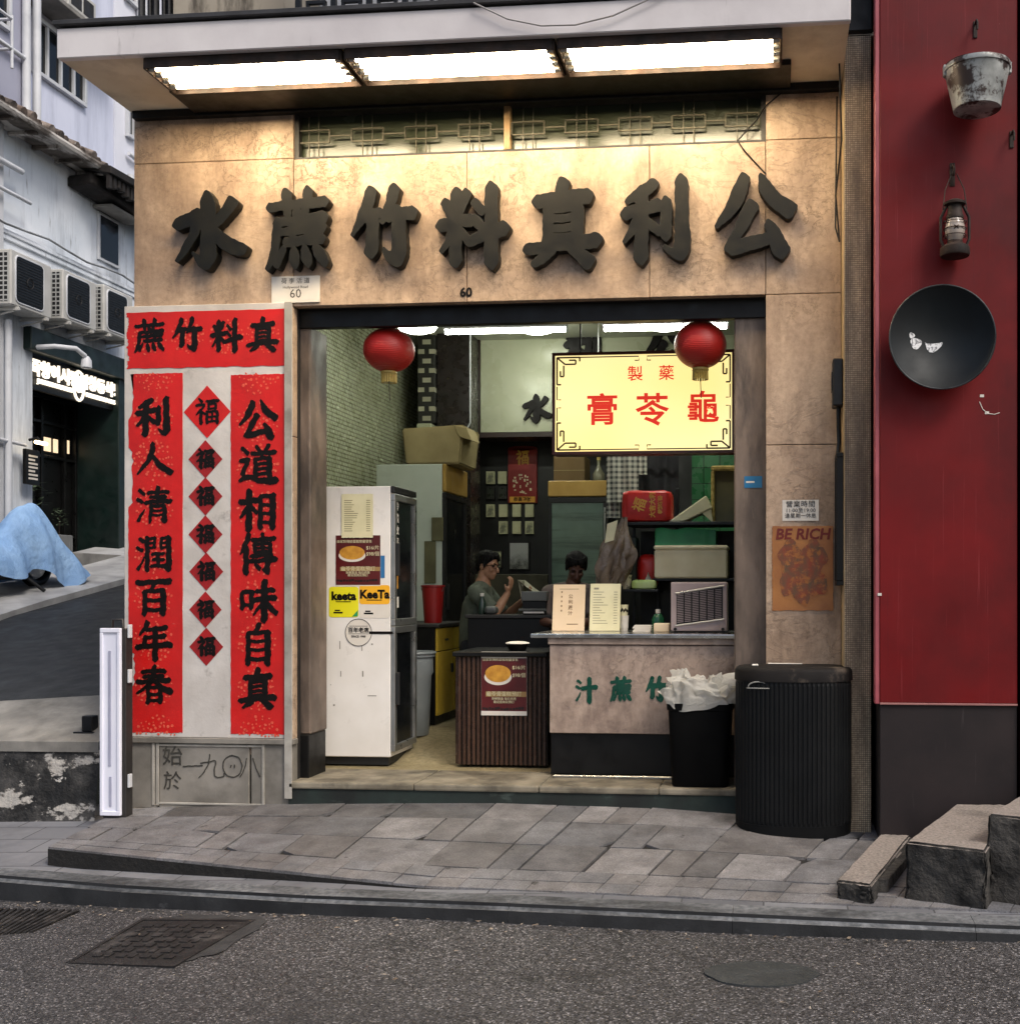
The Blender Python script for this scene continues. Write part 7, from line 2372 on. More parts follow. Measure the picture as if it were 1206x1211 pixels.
# styrofoam box, green tray
x0, x1 = at(773, 660, ry0).x, at(861, 660, ry0).x
fx = thing('foam_box', 'cream foam box with a lid on the middle shelf of the rack', 'box', ((x0 + x1) / 2, ry0 + 0.18, z2_))
zt_ = rz_(645)
M_FOAM = surf('foam', H('#e0d3b2'), H('#d2c29c'), 4, .8, bump=.1, bscale=80)
MB().box(x0 + 0.006, x1 - 0.006, ry0 - 0.02, ry0 + 0.36, z2_ + 0.001, zt_ - 0.035, 0.012).build('body', M_FOAM, fx)
MB().box(x0, x1, ry0 - 0.028, ry0 + 0.37, zt_ - 0.034, zt_, 0.012).build('lid', M_FOAM, fx)
x0, x1 = at(774, 660, ry0).x, at(846, 660, ry0).x
def tray(u, v):
    a_ = v
    x_ = x0 + (x1 - x0) * u
    hz = zt_ + 0.002 + (rz_(624) - zt_) * (1 if 0.2 < v < 0.8 else 0.0) * (0.96 + 0.06 * math.sin(u * 15)) - 0.02 * (u > .85)
    return Vector((x_, ry0 + 0.02 + 0.3 * min(1, max(0, (v - 0.2) / 0.6)), hz))
gt = MB().grid(lambda u, v: tray(u, v), 24, 10)
gt.poly([(x0, ry0 + 0.02, zt_ + 0.001), (x0, ry0 + 0.32, zt_ + 0.001), (x0, ry0 + 0.32, rz_(626)), (x0, ry0 + 0.02, rz_(626))])
gt.poly([(x1, ry0 + 0.02, zt_ + 0.001), (x1, ry0 + 0.32, zt_ + 0.001), (x1, ry0 + 0.32, rz_(628)), (x1, ry0 + 0.02, rz_(628))])
tag(gt.build('green_tub', surf('green_plastic', H('#2f8a4f'), H('#257041'), 4, .4), None, 40), 'green plastic tub upturned on the cream foam box', 'tub')
# tissue box, small cup on the lower shelf
x0, x1 = at(747, 690, ry0).x, at(776, 690, ry0).x
tb = thing('tissue_box', 'pale green tissue pack with a white tissue pulled up', 'tissue box', ((x0 + x1) / 2, ry0, z3_))
puff(x0, x1, ry0 - 0.04, ry0 + 0.1, z3_ + 0.001, z3_ + 0.075, 'pack', surf('lime_film', H('#a9c25e'), H('#c4cf9a'), 5, .4), tb, 0.012, 8, 0.4, 28)
q = MB().grid(lambda u, v: Vector(((x0 + x1) / 2 + 0.03 + (u - .5) * 0.07 * (1 - v), ry0 + 0.03 + 0.02 * math.sin(u * 9 + v * 3), z3_ + 0.06 + v * 0.075)), 10, 6)
q.build('tissue', M_PAPER, tb, 60)
x0 = at(741, 690, ry0).x
tag(MB().lathe([(0, 0.001), (0.03, 0.001), (0.042, 0.11), (0.044, 0.115), (0.038, 0.115), (0.03, 0.01)], (x0, ry0 + 0.0, z3_), 24).build('printed_cup', surf('spotted_cup', H('#b9b196'), H('#5e5a48'), 26, .5, lo=.52, hi=.6), None, 40), 'speckled paper cup beside the tissue pack', 'cup')
puff(at(750, 690, ry0).x, at(776, 690, ry0).x, ry0 + 0.12, ry0 + 0.32, z3_ + 0.003, rz_(655), 'red_bundle', M_REDBAG, None, 0.02, 12, 0.6, 28)
tag(bpy.data.objects['red_bundle'], 'dark red cloth bundle in the shadow behind the tissue pack', 'bundle')
x0, x1 = at(729, 660, ry0).x, at(751, 660, ry0).x
tag(MB().box(x0, x1, ry0 + 0.1, ry0 + 0.3, z3_ + 0.002, rz_(634), 0.01).build('dark_canister', surf('dark_green_tin', H('#1f2a26'), H('#161d1a'), 4, .4), None), 'dark green canister under the top shelf of the rack', 'canister')
# hanging plastic bags
x0, x1 = at(702, 650, 1.35).x, at(742, 650, 1.35).x
pb = thing('hanging_bags', 'bunch of brown plastic bags hanging at the rack end', 'plastic bags', ((x0 + x1) / 2, 1.4, at(700, 693, 1.35).z))
M_FILM = surf('brown_film', H('#7d6d5c'), H('#5c4d41'), 4, .25, bump=.6, bscale=14, bdist=.02, st=(3, 3, .6))
zb_, zt_ = at(720, 693, 1.35).z, at(735, 612, 1.35).z
def hb_fn(u, v):
    a_ = 2 * math.pi * u
    wd = (0.022 + 0.105 * smooth(0, 0.55, 1 - v) * (1 - 0.35 * smooth(0.75, 1, 1 - v)))
    cx_ = x1 - 0.03 - (x1 - x0) * 0.45 * (1 - v)
    k = 1 + 0.16 * math.sin(5 * a_ + 5 * v) + 0.12 * math.sin(11 * a_ - 7 * v) + 0.08 * math.sin(17 * a_ + 9 * v)
    return Vector((cx_ + wd * math.cos(a_) * k, 1.40 + wd * 0.7 * math.sin(a_) * k, zb_ + (zt_ - zb_) * v + 0.01 * math.sin(4 * a_)))
q = MB().grid(hb_fn, 48, 24, True)
q.build('film', M_FILM, pb, 80)
MB().tube([(x1 - 0.03, 1.40, zt_ - 0.01), (x1 - 0.02, 1.46, z1_ - 0.02)], 0.006, 6).build('tie', M_CREAMPAPER, pb, 60)
a, b = at(715, 642, 1.30), at(729, 615, 1.30)
q = MB().prism([(a.x, 1.30, a.z), (a.x + 0.07, 1.30, a.z + 0.02), (b.x + 0.01, 1.30, b.z), (a.x + 0.02, 1.30, b.z - 0.03)], (0, 0.003, 0))
tag(q.build('paper_note', M_CREAMPAPER, None), 'crumpled cream note clipped by the hanging plastic bags', 'note')
# checked towel
N = NT('checked_cloth')
def chk(sc_, axis):
    wv = N.n('ShaderNodeTexWave'); wv.wave_type = 'BANDS'; wv.bands_direction = axis
    wv.inputs['Scale'].default_value = sc_
    N.l(N.co(1), wv.inputs['Vector'])
    return N.ramp(wv.outputs['Fac'], [(0.5, H('#c4c6b8')), (0.6, H('#4a4f4c'))])
N.base(N.mix(0.5, chk(7, 'X'), chk(7, 'Z')))
N.b.inputs['Roughness'].default_value = 0.9
ty = 2.0
x0, x1 = at(718, 560, ty).x, at(759, 560, ty).x
zt_, zb_ = at(740, 530, ty).z, at(740, 612, ty).z
tw = thing('checked_towel', 'black and white checked towel hanging under the yellow sign', 'towel', ((x0 + x1) / 2, ty, zb_))
def tow(off, xa_, xb_, zb__):
    return lambda u, v: Vector((xa_ + (xb_ - xa_) * u, ty + off + 0.012 * math.sin(u * 14 + v * 2) * (1 - v * .5), zb__ + (zt_ - zb__) * v))
MB().grid(tow(0, x0, x1 - 0.03, zb_ + 0.13), 24, 16).build('cloth', N.m, tw, 80)
MB().grid(tow(0.04, x0 - 0.015, x0 + 0.1, zb_), 16, 16).build('cloth', N.m, tw, 80)
MB().grid(tow(0.02, x1 - 0.06, x1 + 0.04, zt_ - 0.22), 12, 10).build('cloth', N.m, tw, 80)
MB().tube([(x0 - 0.1, ty + 0.02, zt_), (x1 + 0.35, ty + 0.02, zt_)], 0.012, 8).build('rail', M_ALU, tw, 60)
q = MB()
for x_ in (x0 - 0.08, x1 + 0.33):
    q.tube([(x_, ty + 0.02, zt_), (x_, ty + 0.02, 4.25)], 0.005, 6)
q.build('rail_hanger', M_ALU, tw, 60)
# dark garments beside it
gx = at(775, 560, 2.2).x
q = MB().grid(lambda u, v: Vector((gx - 0.14 + 0.34 * u, 2.2 + 0.02 * math.sin(u * 17), at(775, 625, 2.2).z + (at(775, 530, 2.2).z - at(775, 625, 2.2).z) * v)), 24, 8)
tag(q.build('dark_apron', surf('dark_cloth', H('#26262a'), H('#19191c'), 5, .9), None, 80), 'dark apron hanging next to the checked towel', 'apron')

# ================================================================ DEEPER INSIDE
# upright glass fridge facing the street
fy = 3.55
a, b = at(648, 740, fy), at(719, 568, fy)
t = thing('display_fridge', 'upright glass door fridge with an amber header at the rear', 'fridge', ((a.x + b.x) / 2, fy, 0.42))
MB().box(a.x, b.x, fy + 0.03, fy + 0.55, 0.48, b.z, 0.006).build('cabinet', M_BLACK, t)
MB().box(a.x + 0.03, b.x - 0.03, fy + 0.06, fy + 0.5, 0.42, 0.48).build('base', M_SEAL, t)
zh = at(680, 587, fy).z
MB().box(a.x, b.x, fy, fy + 0.029, zh, b.z, 0.006).build('light_header', M_AMBER, t)
q = MB()
za, zb_ = 0.50, zh - 0.012
for (u0, u1, v0, v1) in ((a.x, b.x, zb_ - 0.05, zb_), (a.x, b.x, za, za + 0.06), (a.x, a.x + 0.035, za + 0.06, zb_ - 0.05), (b.x - 0.05, b.x, za + 0.06, zb_ - 0.05)):
    q.box(u0, u1, fy, fy + 0.029, v0, v1, 0.004)
d = q.build('door', M_SEAL, t)
M_FG = surf('fogged_glass', H('#5f7468'), H('#46584e'), 1.6, .15, dirt=(H('#2c3a33'), 3, (.3, 1, 4), .5, .65, .7))
MB().box(a.x + 0.035, b.x - 0.05, fy + 0.01, fy + 0.018, za + 0.06, zb_ - 0.05).build('pane', M_FG, d)
MB().tube([(b.x - 0.03, fy - 0.02, zb_ - 0.1), (b.x - 0.03, fy - 0.035, zb_ - 0.3), (b.x - 0.03, fy - 0.02, zb_ - 0.5)], 0.01, 8).build('handle', M_ALU, d, 60)
ca = at(655, 567, fy + 0.1).x
cb2 = at(692, 567, fy + 0.1).x
q = MB().box(ca, cb2, fy + 0.08, fy + 0.4, b.z + 0.001, at(670, 538, fy).z, 0.006)
cc_ = thing('brown_carton', 'plain brown carton on top of the amber header fridge', 'carton', ((ca + cb2) / 2, fy + 0.2, b.z))
q.build('box', surf('dark_card', H('#77603c'), H('#66512f'), 3, .8), cc_)
MB().box(ca, cb2, fy + 0.078, fy + 0.0795, (b.z + at(670, 538, fy).z) / 2 - 0.02, (b.z + at(670, 538, fy).z) / 2 - 0.012).build('tape', M_CARD, cc_)
jx = at(707, 560, fy + .15).x
jar = thing('glass_jar', 'small glass jar next to the brown carton', 'jar', (jx, fy + 0.2, b.z))
MB().lathe([(0, 0.001), (0.05, 0.001), (0.062, 0.03), (0.062, 0.08), (0.03, 0.13), (0.016, 0.17), (0.018, 0.22), (0, 0.22)], (jx, fy + 0.2, b.z), 24).build('body', surf('grey_glass', H('#6d6a58'), H('#8d8a74'), 5, .15), jar, 60)
MB().lathe([(0.02, 0.22), (0.02, 0.25), (0, 0.25)], (jx, fy + 0.2, b.z), 16).build('cap', M_BRASS, jar, 40)
# red fortune hanging and photo cards on the rear wall
wy = 5.02
def wcard(name, label, cat, pxs, m, group=None, frame=None, y=None):
    y = y or wy
    a, b = at(pxs[0], pxs[3], y), at(pxs[2], pxs[1], y)
    t = thing(name, label, cat, ((a.x + b.x) / 2, y, a.z), group)
    MB().box(a.x, b.x, y - 0.012, y + 0.028, a.z, b.z, 0.002).build('frame' if frame else 'sheet', frame or m, t)
    if frame:
        k = 0.012
        MB().box(a.x + k, b.x - k, y - 0.0135, y - 0.0125, a.z + k, b.z - k).build('sheet', m, t)
    return t, a, b
t, a, b = wcard('fortune_hanging', 'red 福 hanging calendar among the photo cards on the rear wall', 'hanging', (601, 530, 635, 595), surf('red_card', H('#8d1a16'), H('#74130f'), 3, .4))
q = MB().lathe([(0.001, -0.012), ((b.x - a.x) * 0.5, -0.012), ((b.x - a.x) * 0.5, 0.02), (0.001, 0.02)], ((a.x + b.x) / 2, wy, b.z), 40, axis='y', sy=0.16)
q.build('top_curve', bpy.data.materials['red_card'], t, 40)
q = MB().mesh(brush('福', 0.14, 0.15, 0.001, 1.2), T(((a.x + b.x) / 2, wy - 0.0135, b.z - 0.10)))
q.box(a.x + 0.02, b.x - 0.02, wy - 0.0145, wy - 0.0125, a.z + 0.006, a.z + 0.07)
q.build('gold_print', M_GOLDTXT, t)
q = MB()
r = random.Random(6)
for k in range(26):
    x_, z_ = (a.x + b.x) / 2 + r.uniform(-.10, .10), a.z + r.uniform(0.1, 0.33)
    q.box(x_ - 0.012 * r.random() - .004, x_ + 0.008, wy - 0.0145, wy - 0.0125, z_ - 0.02 * r.random() - .003, z_ + 0.008)
q.build('white_print', M_CREAMPAPER, t)
q = MB().mesh(text('恭喜發財', 0.05, 0.001, 0.001), T(((a.x + b.x) / 2, wy - 0.0148, a.z + 0.038)))
q.build('lettering', M_INK, t)
M_CARDP = surf('photo_card', H('#c9c8a2'), H('#b5b48c'), 8, .5)
M_PHOTO = surf('photo_print', H('#6f705c'), H('#b5b590'), 18, .4, lo=.45, hi=.6)
M_PHOTOD = surf('dark_photo', H('#34382f'), H('#23261f'), 9, .3)
spots = [(580, 565, 1, 'greenish photo card, top row next to the drinks fridge'), (594, 565, 0, 'plain cream card, top row touching the red hanging'),
         (580, 583, 2, 'dark photo card, second row next to the drinks fridge'), (594, 583, 2, 'dark photo card, second row touching the red hanging'),
         (580, 604, 1, 'brownish photo card, third row next to the drinks fridge'), (595, 604, 0, 'plain cream card, third row, second from the drinks fridge'),
         (611, 604, 0, 'plain cream card directly below the red hanging, third row'), (626, 604, 0, 'plain cream card, third row nearest the display fridge'),
         (595, 624, 1, 'mottled photo card, lowest row next to the drinks fridge'), (611, 624, 0, 'plain cream card in the lowest row, between two photos'), (626, 624, 1, 'mottled photo card, lowest row nearest the display fridge')]
for px, py, k, lb in spots:
    wcard('photo_card', lb, 'photo card', (px - 5, py - 7.5, px + 5, py + 7.5), (M_CARDP, M_PHOTO, M_PHOTOD)[k], 'photo cards on the rear wall', M_CARDP if k != 2 else M_DARKGREY)
N = NT('ink_landscape')
sx = N.n('ShaderNodeSeparateXYZ'); N.l(N.tc.outputs['Object'], sx.inputs[0])
f = N.math('ADD', N.math('MULTIPLY', sx.outputs[2], 2.4), N.math('MULTIPLY', N.noise(9, 8, .7), 1.0))
N.base(N.mix(N.ramp(f, [(0.62, (1, 1, 1, 1)), (0.95, (0, 0, 0, 1))]), H('#a9aaa8'), N.ramp(N.noise(22, 8, .75, st=(1, 1, .6)), [(0.38, H('#22251f')), (0.62, H('#8c8d86'))])))
wcard('ink_picture', 'black and white mountain picture below the photo cards', 'picture', (602, 641, 626, 674), N.m, None, M_DARKGREY)
wcard('small_picture', 'dark framed picture partly behind the seated reader', 'picture', (561, 651, 594, 672), M_PHOTO, None, M_DARKGREY)
# stone faced back ledge
a, b = at(600, 730, 4.4), at(648, 679, 4.4)
tag(MB().box(at(560, 700, 4.4).x, b.x, 4.4, 5.0, 0.42, b.z, 0.006).build('rear_ledge', surf('olive_stone', H('#4a4634'), H('#363324'), 5, .6), None), 'low olive stone ledge along the rear wall below the pictures', 'ledge')
# dark service counter in front of the reader
sy = 1.62
x0, x1 = at(553, 740, sy).x, at(650, 740, sy).x
zt_ = at(600, 727, sy).z
sc_ = thing('service_counter', 'low black service counter between the reader and the slatted cabinet', 'counter', ((x0 + x1) / 2, sy, 0.40))
MB().box(x0, x1, sy, sy + 0.3, 0.40, zt_ - 0.03, 0.004).build('carcass', M_BLACK, sc_)
MB().box(x0 - 0.02, x1 + 0.02, sy - 0.02, sy + 0.32, zt_ - 0.03, zt_, 0.005).build('top', M_DARKGREY, sc_)
# printer on it
x0, x1 = at(616, 700, sy).x, at(646, 700, sy).x
pr = thing('receipt_printer', 'grey and black receipt printer on the service counter', 'printer', ((x0 + x1) / 2, sy + 0.1, zt_))
M_PGREY = surf('printer_grey', H('#5c5d58'), H('#4a4b47'), 4, .5)
MB().box(x0, x1, sy + 0.0, sy + 0.2, zt_ + 0.11, zt_ + 0.19, 0.01, seg=2).build('top_cover', M_PGREY, pr)
MB().box(x0 + 0.008, x1 - 0.004, sy + 0.01, sy + 0.19, zt_ + 0.002, zt_ + 0.11, 0.004).build('body', M_BLACK, pr)
MB().box(x0 - 0.02, x1 + 0.004, sy - 0.015, sy + 0.005, zt_ + 0.03, zt_ + 0.05, 0.004).build('paper_tray', M_PGREY, pr)
MB().box(x0 + 0.02, x1 - 0.02, sy - 0.004, sy + 0.009, zt_ + 0.012, zt_ + 0.026).build('paper_slot', M_PAPER, pr)
c = Vector((at(567, 740, sy).x, sy + 0.08, zt_))
bt = thing('water_bottle', 'small dark green bottle with a pale cap on the service counter', 'bottle', c)
MB().lathe([(0, .001), (.03, .001), (.032, .02), (.032, .1), (.015, .135), (.014, .15), (0, .15)], c, 20).build('body', surf('bottle_green', H('#24382f'), H('#1b2a23'), 4, .2), bt, 60)
MB().lathe([(.017, .15), (.017, .175), (0, .176)], c, 16).build('cap', M_PAPER, bt, 40)
c = Vector((at(580, 740, sy).x, sy + 0.05, zt_))
puff(c.x - .06, c.x + .05, c.y - .05, c.y + .05, zt_ + .001, zt_ + .07, 'crumpled_wrap', surf('grey_wrap', H('#5e605c'), H('#3e403d'), 6, .4), None, .03, 17, .7, 24)
tag(bpy.data.objects['crumpled_wrap'], 'crumpled grey wrapping beside the dark green bottle', 'wrapping')

# ================================================================ PEOPLE
M_SKIN = surf('skin', H('#a67b60'), H('#926a50'), 5, .5)
M_SKIN2 = surf('tan_skin', H('#5e3d2f'), H('#4e3226'), 5, .5)
M_HAIR = surf('black_hair', H('#0b0a09'), H('#131110'), 40, .7, st=(1, 1, .2), bump=.8, bscale=90, spec=.15)
def chain(q, pts, rs, n=14):
    pts = [Vector(p) for p in pts]
    q.tube(pts, list(rs), n)
    for p, r in zip(pts, rs):
        q.ball(p, r * 0.995, 12)
def person(label, J, face, skin, shirt, trousers, glasses, seed):
    """J: joints in metres; face: unit facing direction of the head"""
    t = thing('person', label, 'person', (J['hip'].x, J['hip'].y, J['floor']))
    f = face.normalized()
    s = f.cross(Vector((0, 0, 1))).normalized()        # towards the figure's right side
    u = s.cross(f).normalized()
    R = Matrix((s, f, u)).transposed().to_4x4()
    h = J['head']
    def hp(a, b, c):
        return h + s * a + f * b + u * c
    q = MB()
    q.ball(hp(0, -0.012, 0.03), (0.074, 0.092, 0.088), 24, R)
    q.ball(hp(0, 0.022, -0.045), (0.058, 0.062, 0.07), 20, R)
    q.ball(hp(0, 0.055, -0.092), (0.028, 0.026, 0.022), 14, R)
    q.tube([hp(0, 0.082, 0.012), hp(0, 0.100, -0.022), hp(0, 0.108, -0.036)], [0.009, 0.013, 0.015], 10)
    q.ball(hp(0, 0.106, -0.037), 0.0155, 10)
    for k in (-1, 1):
        q.ball(hp(k * 0.03, 0.074, 0.020), (0.026, 0.014, 0.010), 12, R)
        q.ball(hp(k * 0.036, 0.064, -0.028), (0.022, 0.02, 0.02), 12, R)
        q.ball(hp(k * 0.076, -0.008, -0.012), (0.010, 0.020, 0.032), 12, R)
    q.ball(hp(0, 0.082, -0.062), (0.024, 0.012, 0.007), 12, R)
    q.ball(hp(0, 0.080, -0.073), (0.020, 0.012, 0.007), 12, R)
    nk = J['neck']
    chain(q, [hp(0, -0.02, -0.04), nk], [0.052, 0.058])
    chain(q, [nk, J['chest'], J['belly'], J['hip']], [0.07, 0.125, 0.125, 0.125])
    for k in ('r', 'l'):
        sh, el, wr = J['sh' + k], J['el' + k], J['wr' + k]
        chain(q, [J['chest'].lerp(nk, 0.7), sh], [0.07, 0.055])
        chain(q, [sh, sh.lerp(el, .5), el], [0.054, 0.047, 0.038])
        chain(q, [el, el.lerp(wr, .35), wr], [0.038, 0.04, 0.026])
        hd = J['hd' + k]
        d = (hd - wr).normalized()
        w_ = J['pw' + k].normalized()                  # across the palm
        nrm = d.cross(w_).normalized()
        pc = wr + d * 0.05
        Rm = Matrix((w_, d, nrm)).transposed().to_4x4()
        q.ball(pc, (0.040, 0.052, 0.017), 14, Rm)
        for i, (o_, L) in enumerate(((-0.030, 0.068), (-0.010, 0.078), (0.010, 0.073), (0.029, 0.058))):
            p0 = pc + w_ * o_ + d * 0.036
            p1 = p0 + d * L * 0.45 + nrm * 0.006
            p2 = p1 + (d * 0.75 + nrm * 0.65) * L * 0.33
            p3 = p2 + (d * 0.35 + nrm * 0.9) * L * 0.25
            chain(q, [p0, p1, p2, p3], [0.0092, 0.0088, 0.008, 0.007], 8)
        b0 = wr + d * 0.025 - w_ * 0.028
        chain(q, [b0, b0 + d * 0.028 - w_ * 0.022 + nrm * 0.01, b0 + d * 0.055 - w_ * 0.024 + nrm * 0.025], [0.013, 0.011, 0.009], 8)
        hpj, kn, an = J['hip'] + (J['kn' + k] - J['hip']).cross(Vector((0, 0, 1))).normalized() * (0.08 if k == 'r' else -0.08), J['kn' + k], J['an' + k]
        chain(q, [hpj, hpj.lerp(kn, .5), kn], [0.085, 0.072, 0.055])
        chain(q, [kn, kn.lerp(an, .3), an], [0.052, 0.054, 0.035])
        fd = J['toe'].normalized()
        chain(q, [an + Vector((0, 0, -0.03)), an + fd * 0.13 + Vector((0, 0, -0.045))], [0.035, 0.03])
    remesh(q, 0.0065, 'body', skin, t, 5)
    # hair: cap with a fringe
    q = MB()
    q.ball(hp(0, -0.022, 0.046), (0.084, 0.096, 0.088), 28, R)
    q.ball(hp(0, -0.065, 0.0), (0.070, 0.05, 0.07), 20, R)
    r = random.Random(seed)
    for k in range(70):
        a_ = r.uniform(-2.6, 2.6)
        p0 = hp(0.06 * math.sin(a_), 0.02 + 0.04 * math.cos(a_), 0.115)
        p1 = hp(0.082 * math.sin(a_), 0.0 + 0.083 * math.cos(a_), 0.085 + 0.01 * r.random())
        p2 = hp(0.090 * math.sin(a_ + r.uniform(-.2, .2)), 0.002 + 0.090 * math.cos(a_), (0.045 if abs(a_) < 1 else -0.01) + 0.03 * r.random())
        q.tube([p0, p1, p2], [0.011, 0.009, 0.003], 6)
    for k in (-1, 1):
        q.tube([hp(k * 0.078, 0.02, 0.06), hp(k * 0.08, 0.018, 0.0), hp(k * 0.077, 0.018, -0.02)], [0.014, 0.01, 0.005], 8)
    remesh(q, 0.0045, 'hair', M_HAIR, t, 1)
    # eyes
    q = MB()
    for k in (-1, 1):
        q.ball(hp(k * 0.030, 0.076, 0.004), (0.012, 0.006, 0.0045), 10, R)
    q.build('eyes', M_INK, t, 60)
    q = MB()
    for k in (-1, 1):
        q.ball(hp(k * 0.031, 0.084, 0.026), (0.018, 0.006, 0.0035), 10, R)
    q.build('eyebrows', M_HAIR, t, 60)
    if glasses:
        q = MB()
        for k in (-1, 1):
            q.tube([hp(k * 0.034 + 0.026 * math.cos(2 * math.pi * j / 20), 0.098 - 0.012 * abs(math.cos(2 * math.pi * j / 20)) * 0, 0.004 + 0.019 * math.sin(2 * math.pi * j / 20)) for j in range(21)], 0.0028, 6)
            q.tube([hp(k * 0.060, 0.096, 0.008), hp(k * 0.080, 0.05, 0.008), hp(k * 0.082, -0.01, 0.002)], 0.0028, 6)
        q.tube([hp(-0.009, 0.098, 0.008), hp(0.009, 0.098, 0.008)], 0.003, 6)
        q.build('glasses', M_INK, t, 60)
    # shirt
    q = MB()
    chain(q, [J['chest'].lerp(nk, 0.75), J['chest'], J['belly'], J['hip'] + Vector((0, 0, 0.0))], [0.085, 0.145, 0.148, 0.15])
    for k in ('r', 'l'):
        sh, el = J['sh' + k], J['el' + k]
        chain(q, [J['chest'].lerp(nk, 0.75), sh], [0.082, 0.070])
        q.tube([sh, sh.lerp(el, .45), sh.lerp(el, .82)], [0.070, 0.066, 0.066], 16)
        q.ball(sh, 0.07, 14)
    remesh(q, 0.009, 'shirt', shirt, t, 6)
    q = MB()
    for k in ('r', 'l'):
        kn, an = J['kn' + k], J['an' + k]
        hpj = J['hip'] + (kn - J['hip']).cross(Vector((0, 0, 1))).normalized() * (0.08 if k == 'r' else -0.08)
        chain(q, [hpj, hpj.lerp(kn, .5), kn], [0.105, 0.088, 0.072])
        q.tube([kn, kn.lerp(an, .4), an + Vector((0, 0, 0.02))], [0.072, 0.068, 0.058], 14)
    q.ball(J['hip'], 0.142, 16)
    remesh(q, 0.010, 'trousers', trousers, t, 4)
    return t
V = Vector
# the reader: sits side-on at the counter
h = at(577, 669, 2.0)
hx, hy_, hz = h.x, h.y, h.z
J1 = dict(head=h, neck=V((hx - 0.045, hy_, hz - 0.15)), chest=V((hx - 0.075, hy_, hz - 0.34)), belly=V((hx - 0.10, hy_, hz - 0.53)), hip=V((hx - 0.10, hy_, hz - 0.70)), floor=0.42,
          shr=V((hx - 0.06, hy_ - 0.185, hz - 0.225)), elr=V((hx + 0.115, hy_ - 0.20, hz - 0.40)), wrr=V((hx + 0.19, hy_ - 0.09, hz - 0.235)),
          shl=V((hx - 0.06, hy_ + 0.185, hz - 0.225)), ell=V((hx + 0.10, hy_ + 0.24, hz - 0.44)), wrl=V((hx + 0.27, hy_ + 0.12, hz - 0.30)),
          pwr=V((0.3, 1, 0.1)), pwl=V((0.1, 1, 0.2)), toe=V((1, 0, 0)))
J1['hdr'] = J1['wrr'] + V((0.03, 0.03, 0.1)); J1['hdl'] = J1['wrl'] + V((0.07, -0.02, 0.07))
zk = J1['hip'].z - 0.04
J1['knr'] = V((hx + 0.30, hy_ - 0.13, zk)); J1['knl'] = V((hx + 0.30, hy_ + 0.13, zk))
J1['anr'] = V((hx + 0.24, hy_ - 0.13, 0.62)); J1['anl'] = V((hx + 0.24, hy_ + 0.13, 0.62))
M_TEE = surf('grey_green_cotton', H('#5d6455'), H('#4b5146'), 5, .9, bump=.9, bscale=9, bdist=.03, bst=(1, 1, .6))
M_JEANS = surf('dark_trousers', H('#23262c'), H('#1a1c21'), 5, .9)
person('person in a grey-green T-shirt and glasses, reading a paper', J1, V((0.93, -0.36, -0.14)), M_SKIN, M_TEE, M_JEANS, True, 5)
st_ = thing('bar_stool', 'round black stool under the reader in the grey-green T-shirt', 'stool', (hx - 0.08, hy_, 0.42))
zs = J1['hip'].z - 0.145
MB().lathe([(0, -0.05), (0.17, -0.05), (0.18, -0.03), (0.175, 0.0), (0, 0.005)], (hx - 0.06, hy_, zs), 32).build('seat', M_BLACK, st_, 50)
for k in range(4):
    a_ = math.pi / 4 + k * math.pi / 2
    MB().tube([(hx - 0.06 + 0.12 * math.cos(a_), hy_ + 0.12 * math.sin(a_), zs - 0.05), (hx - 0.06 + 0.2 * math.cos(a_), hy_ + 0.2 * math.sin(a_), 0.42)], 0.013, 8).build('leg', M_ALU, st_, 60)
MB().tube([(hx - 0.06 + 0.18 * math.cos(2 * math.pi * k / 24), hy_ + 0.18 * math.sin(2 * math.pi * k / 24), 0.60) for k in range(25)], 0.009, 6).build('foot_ring', M_ALU, st_, 60)
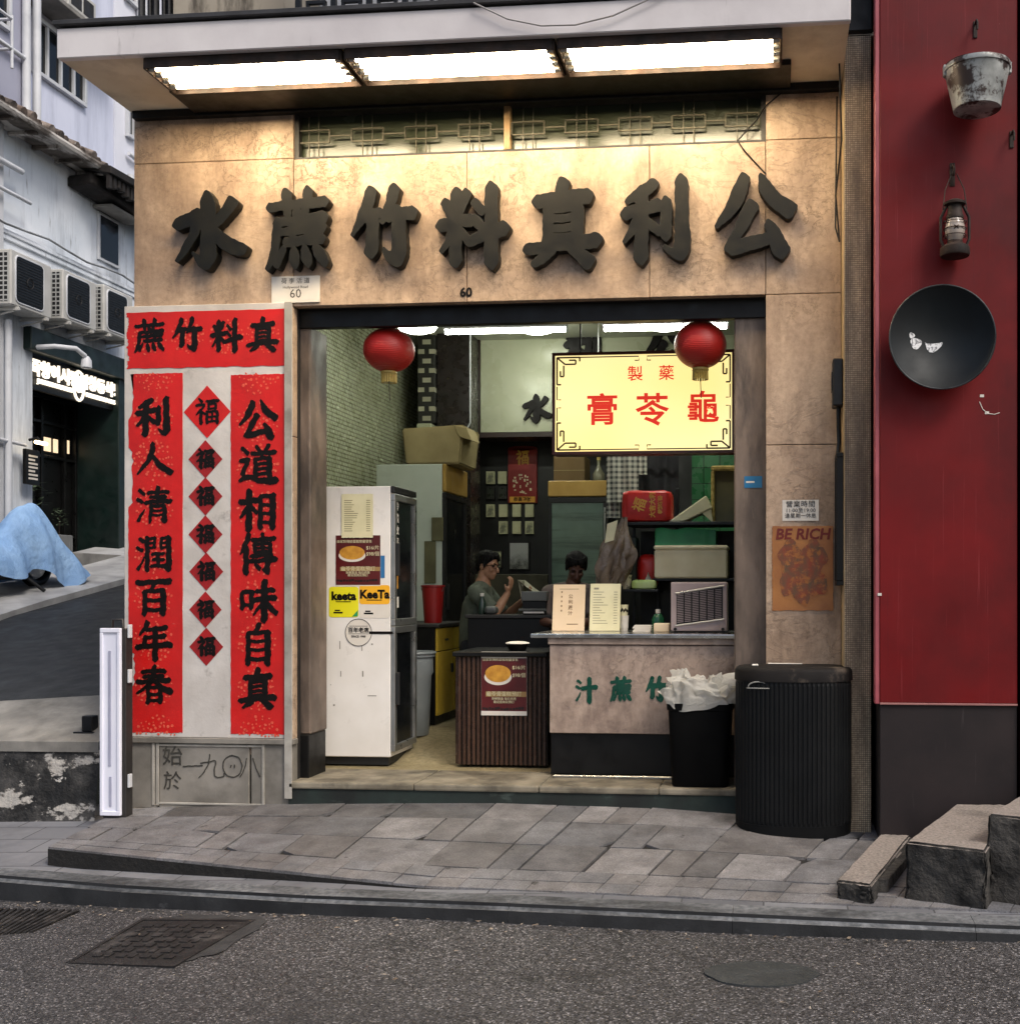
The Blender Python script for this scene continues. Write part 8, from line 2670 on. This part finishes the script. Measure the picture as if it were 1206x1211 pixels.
# newspaper in the reader's hands
w1 = J1['wrl'] + V((0.02, -0.06, 0.10))
def news(u, v):
    x_ = w1.x - 0.02 + 0.25 * u
    arc = 0.16 * (1 - u) ** 1.3
    return V((x_ + 0.02 * math.sin(v * 3), w1.y - 0.12 + 0.26 * v, w1.z - 0.03 - 0.05 + arc - 0.04 * math.sin(v * math.pi) * (1 - u)))
q = MB().grid(news, 14, 10)
q.grid(lambda u, v: V((w1.x - 0.02 + 0.05 * u + 0.01 * math.sin(7 * v), w1.y - 0.12 + 0.26 * v, w1.z + 0.08 - 0.26 * u)), 8, 10)
tag(q.build('newspaper', surf('newsprint', H('#a8a490'), H('#8e8a76'), 14, .9), None, 80), 'folded newspaper held by the reader in glasses', 'newspaper')
# the worker with bent head behind the counter
h = at(681, 671, 1.75)
hx, hy_, hz = h.x, h.y, h.z
J2 = dict(head=h, neck=V((hx - 0.03, hy_ + 0.05, hz - 0.14)), chest=V((hx - 0.06, hy_ + 0.09, hz - 0.33)), belly=V((hx - 0.06, hy_ + 0.13, hz - 0.53)), hip=V((hx - 0.06, hy_ + 0.14, hz - 0.70)), floor=0.42,
          shr=V((hx - 0.235, hy_ + 0.06, hz - 0.21)), elr=V((hx - 0.27, hy_ - 0.08, hz - 0.44)), wrr=V((hx - 0.12, hy_ - 0.26, hz - 0.46)),
          shl=V((hx + 0.13, hy_ + 0.06, hz - 0.21)), ell=V((hx + 0.16, hy_ - 0.10, hz - 0.44)), wrl=V((hx + 0.03, hy_ - 0.27, hz - 0.46)),
          pwr=V((1, 0.2, 0)), pwl=V((1, -0.2, 0)), toe=V((0, -1, 0)))
J2['hdr'] = J2['wrr'] + V((0.04, -0.1, -0.02)); J2['hdl'] = J2['wrl'] + V((-0.03, -0.1, -0.02))
J2['knr'] = V((hx - 0.15, hy_ + 0.10, 0.86)); J2['knl'] = V((hx + 0.03, hy_ + 0.10, 0.86))
J2['anr'] = V((hx - 0.15, hy_ + 0.14, 0.50)); J2['anl'] = V((hx + 0.03, hy_ + 0.14, 0.50))
M_PINK = surf('mauve_cotton', H('#6f615c'), H('#5c4f49'), 5, .9, bump=.9, bscale=9, bdist=.03)
person('person in a mauve shirt with bowed head, working behind the standing menus', J2, V((0.25, -0.80, -0.55)), M_SKIN2, M_PINK, M_JEANS, False, 9)
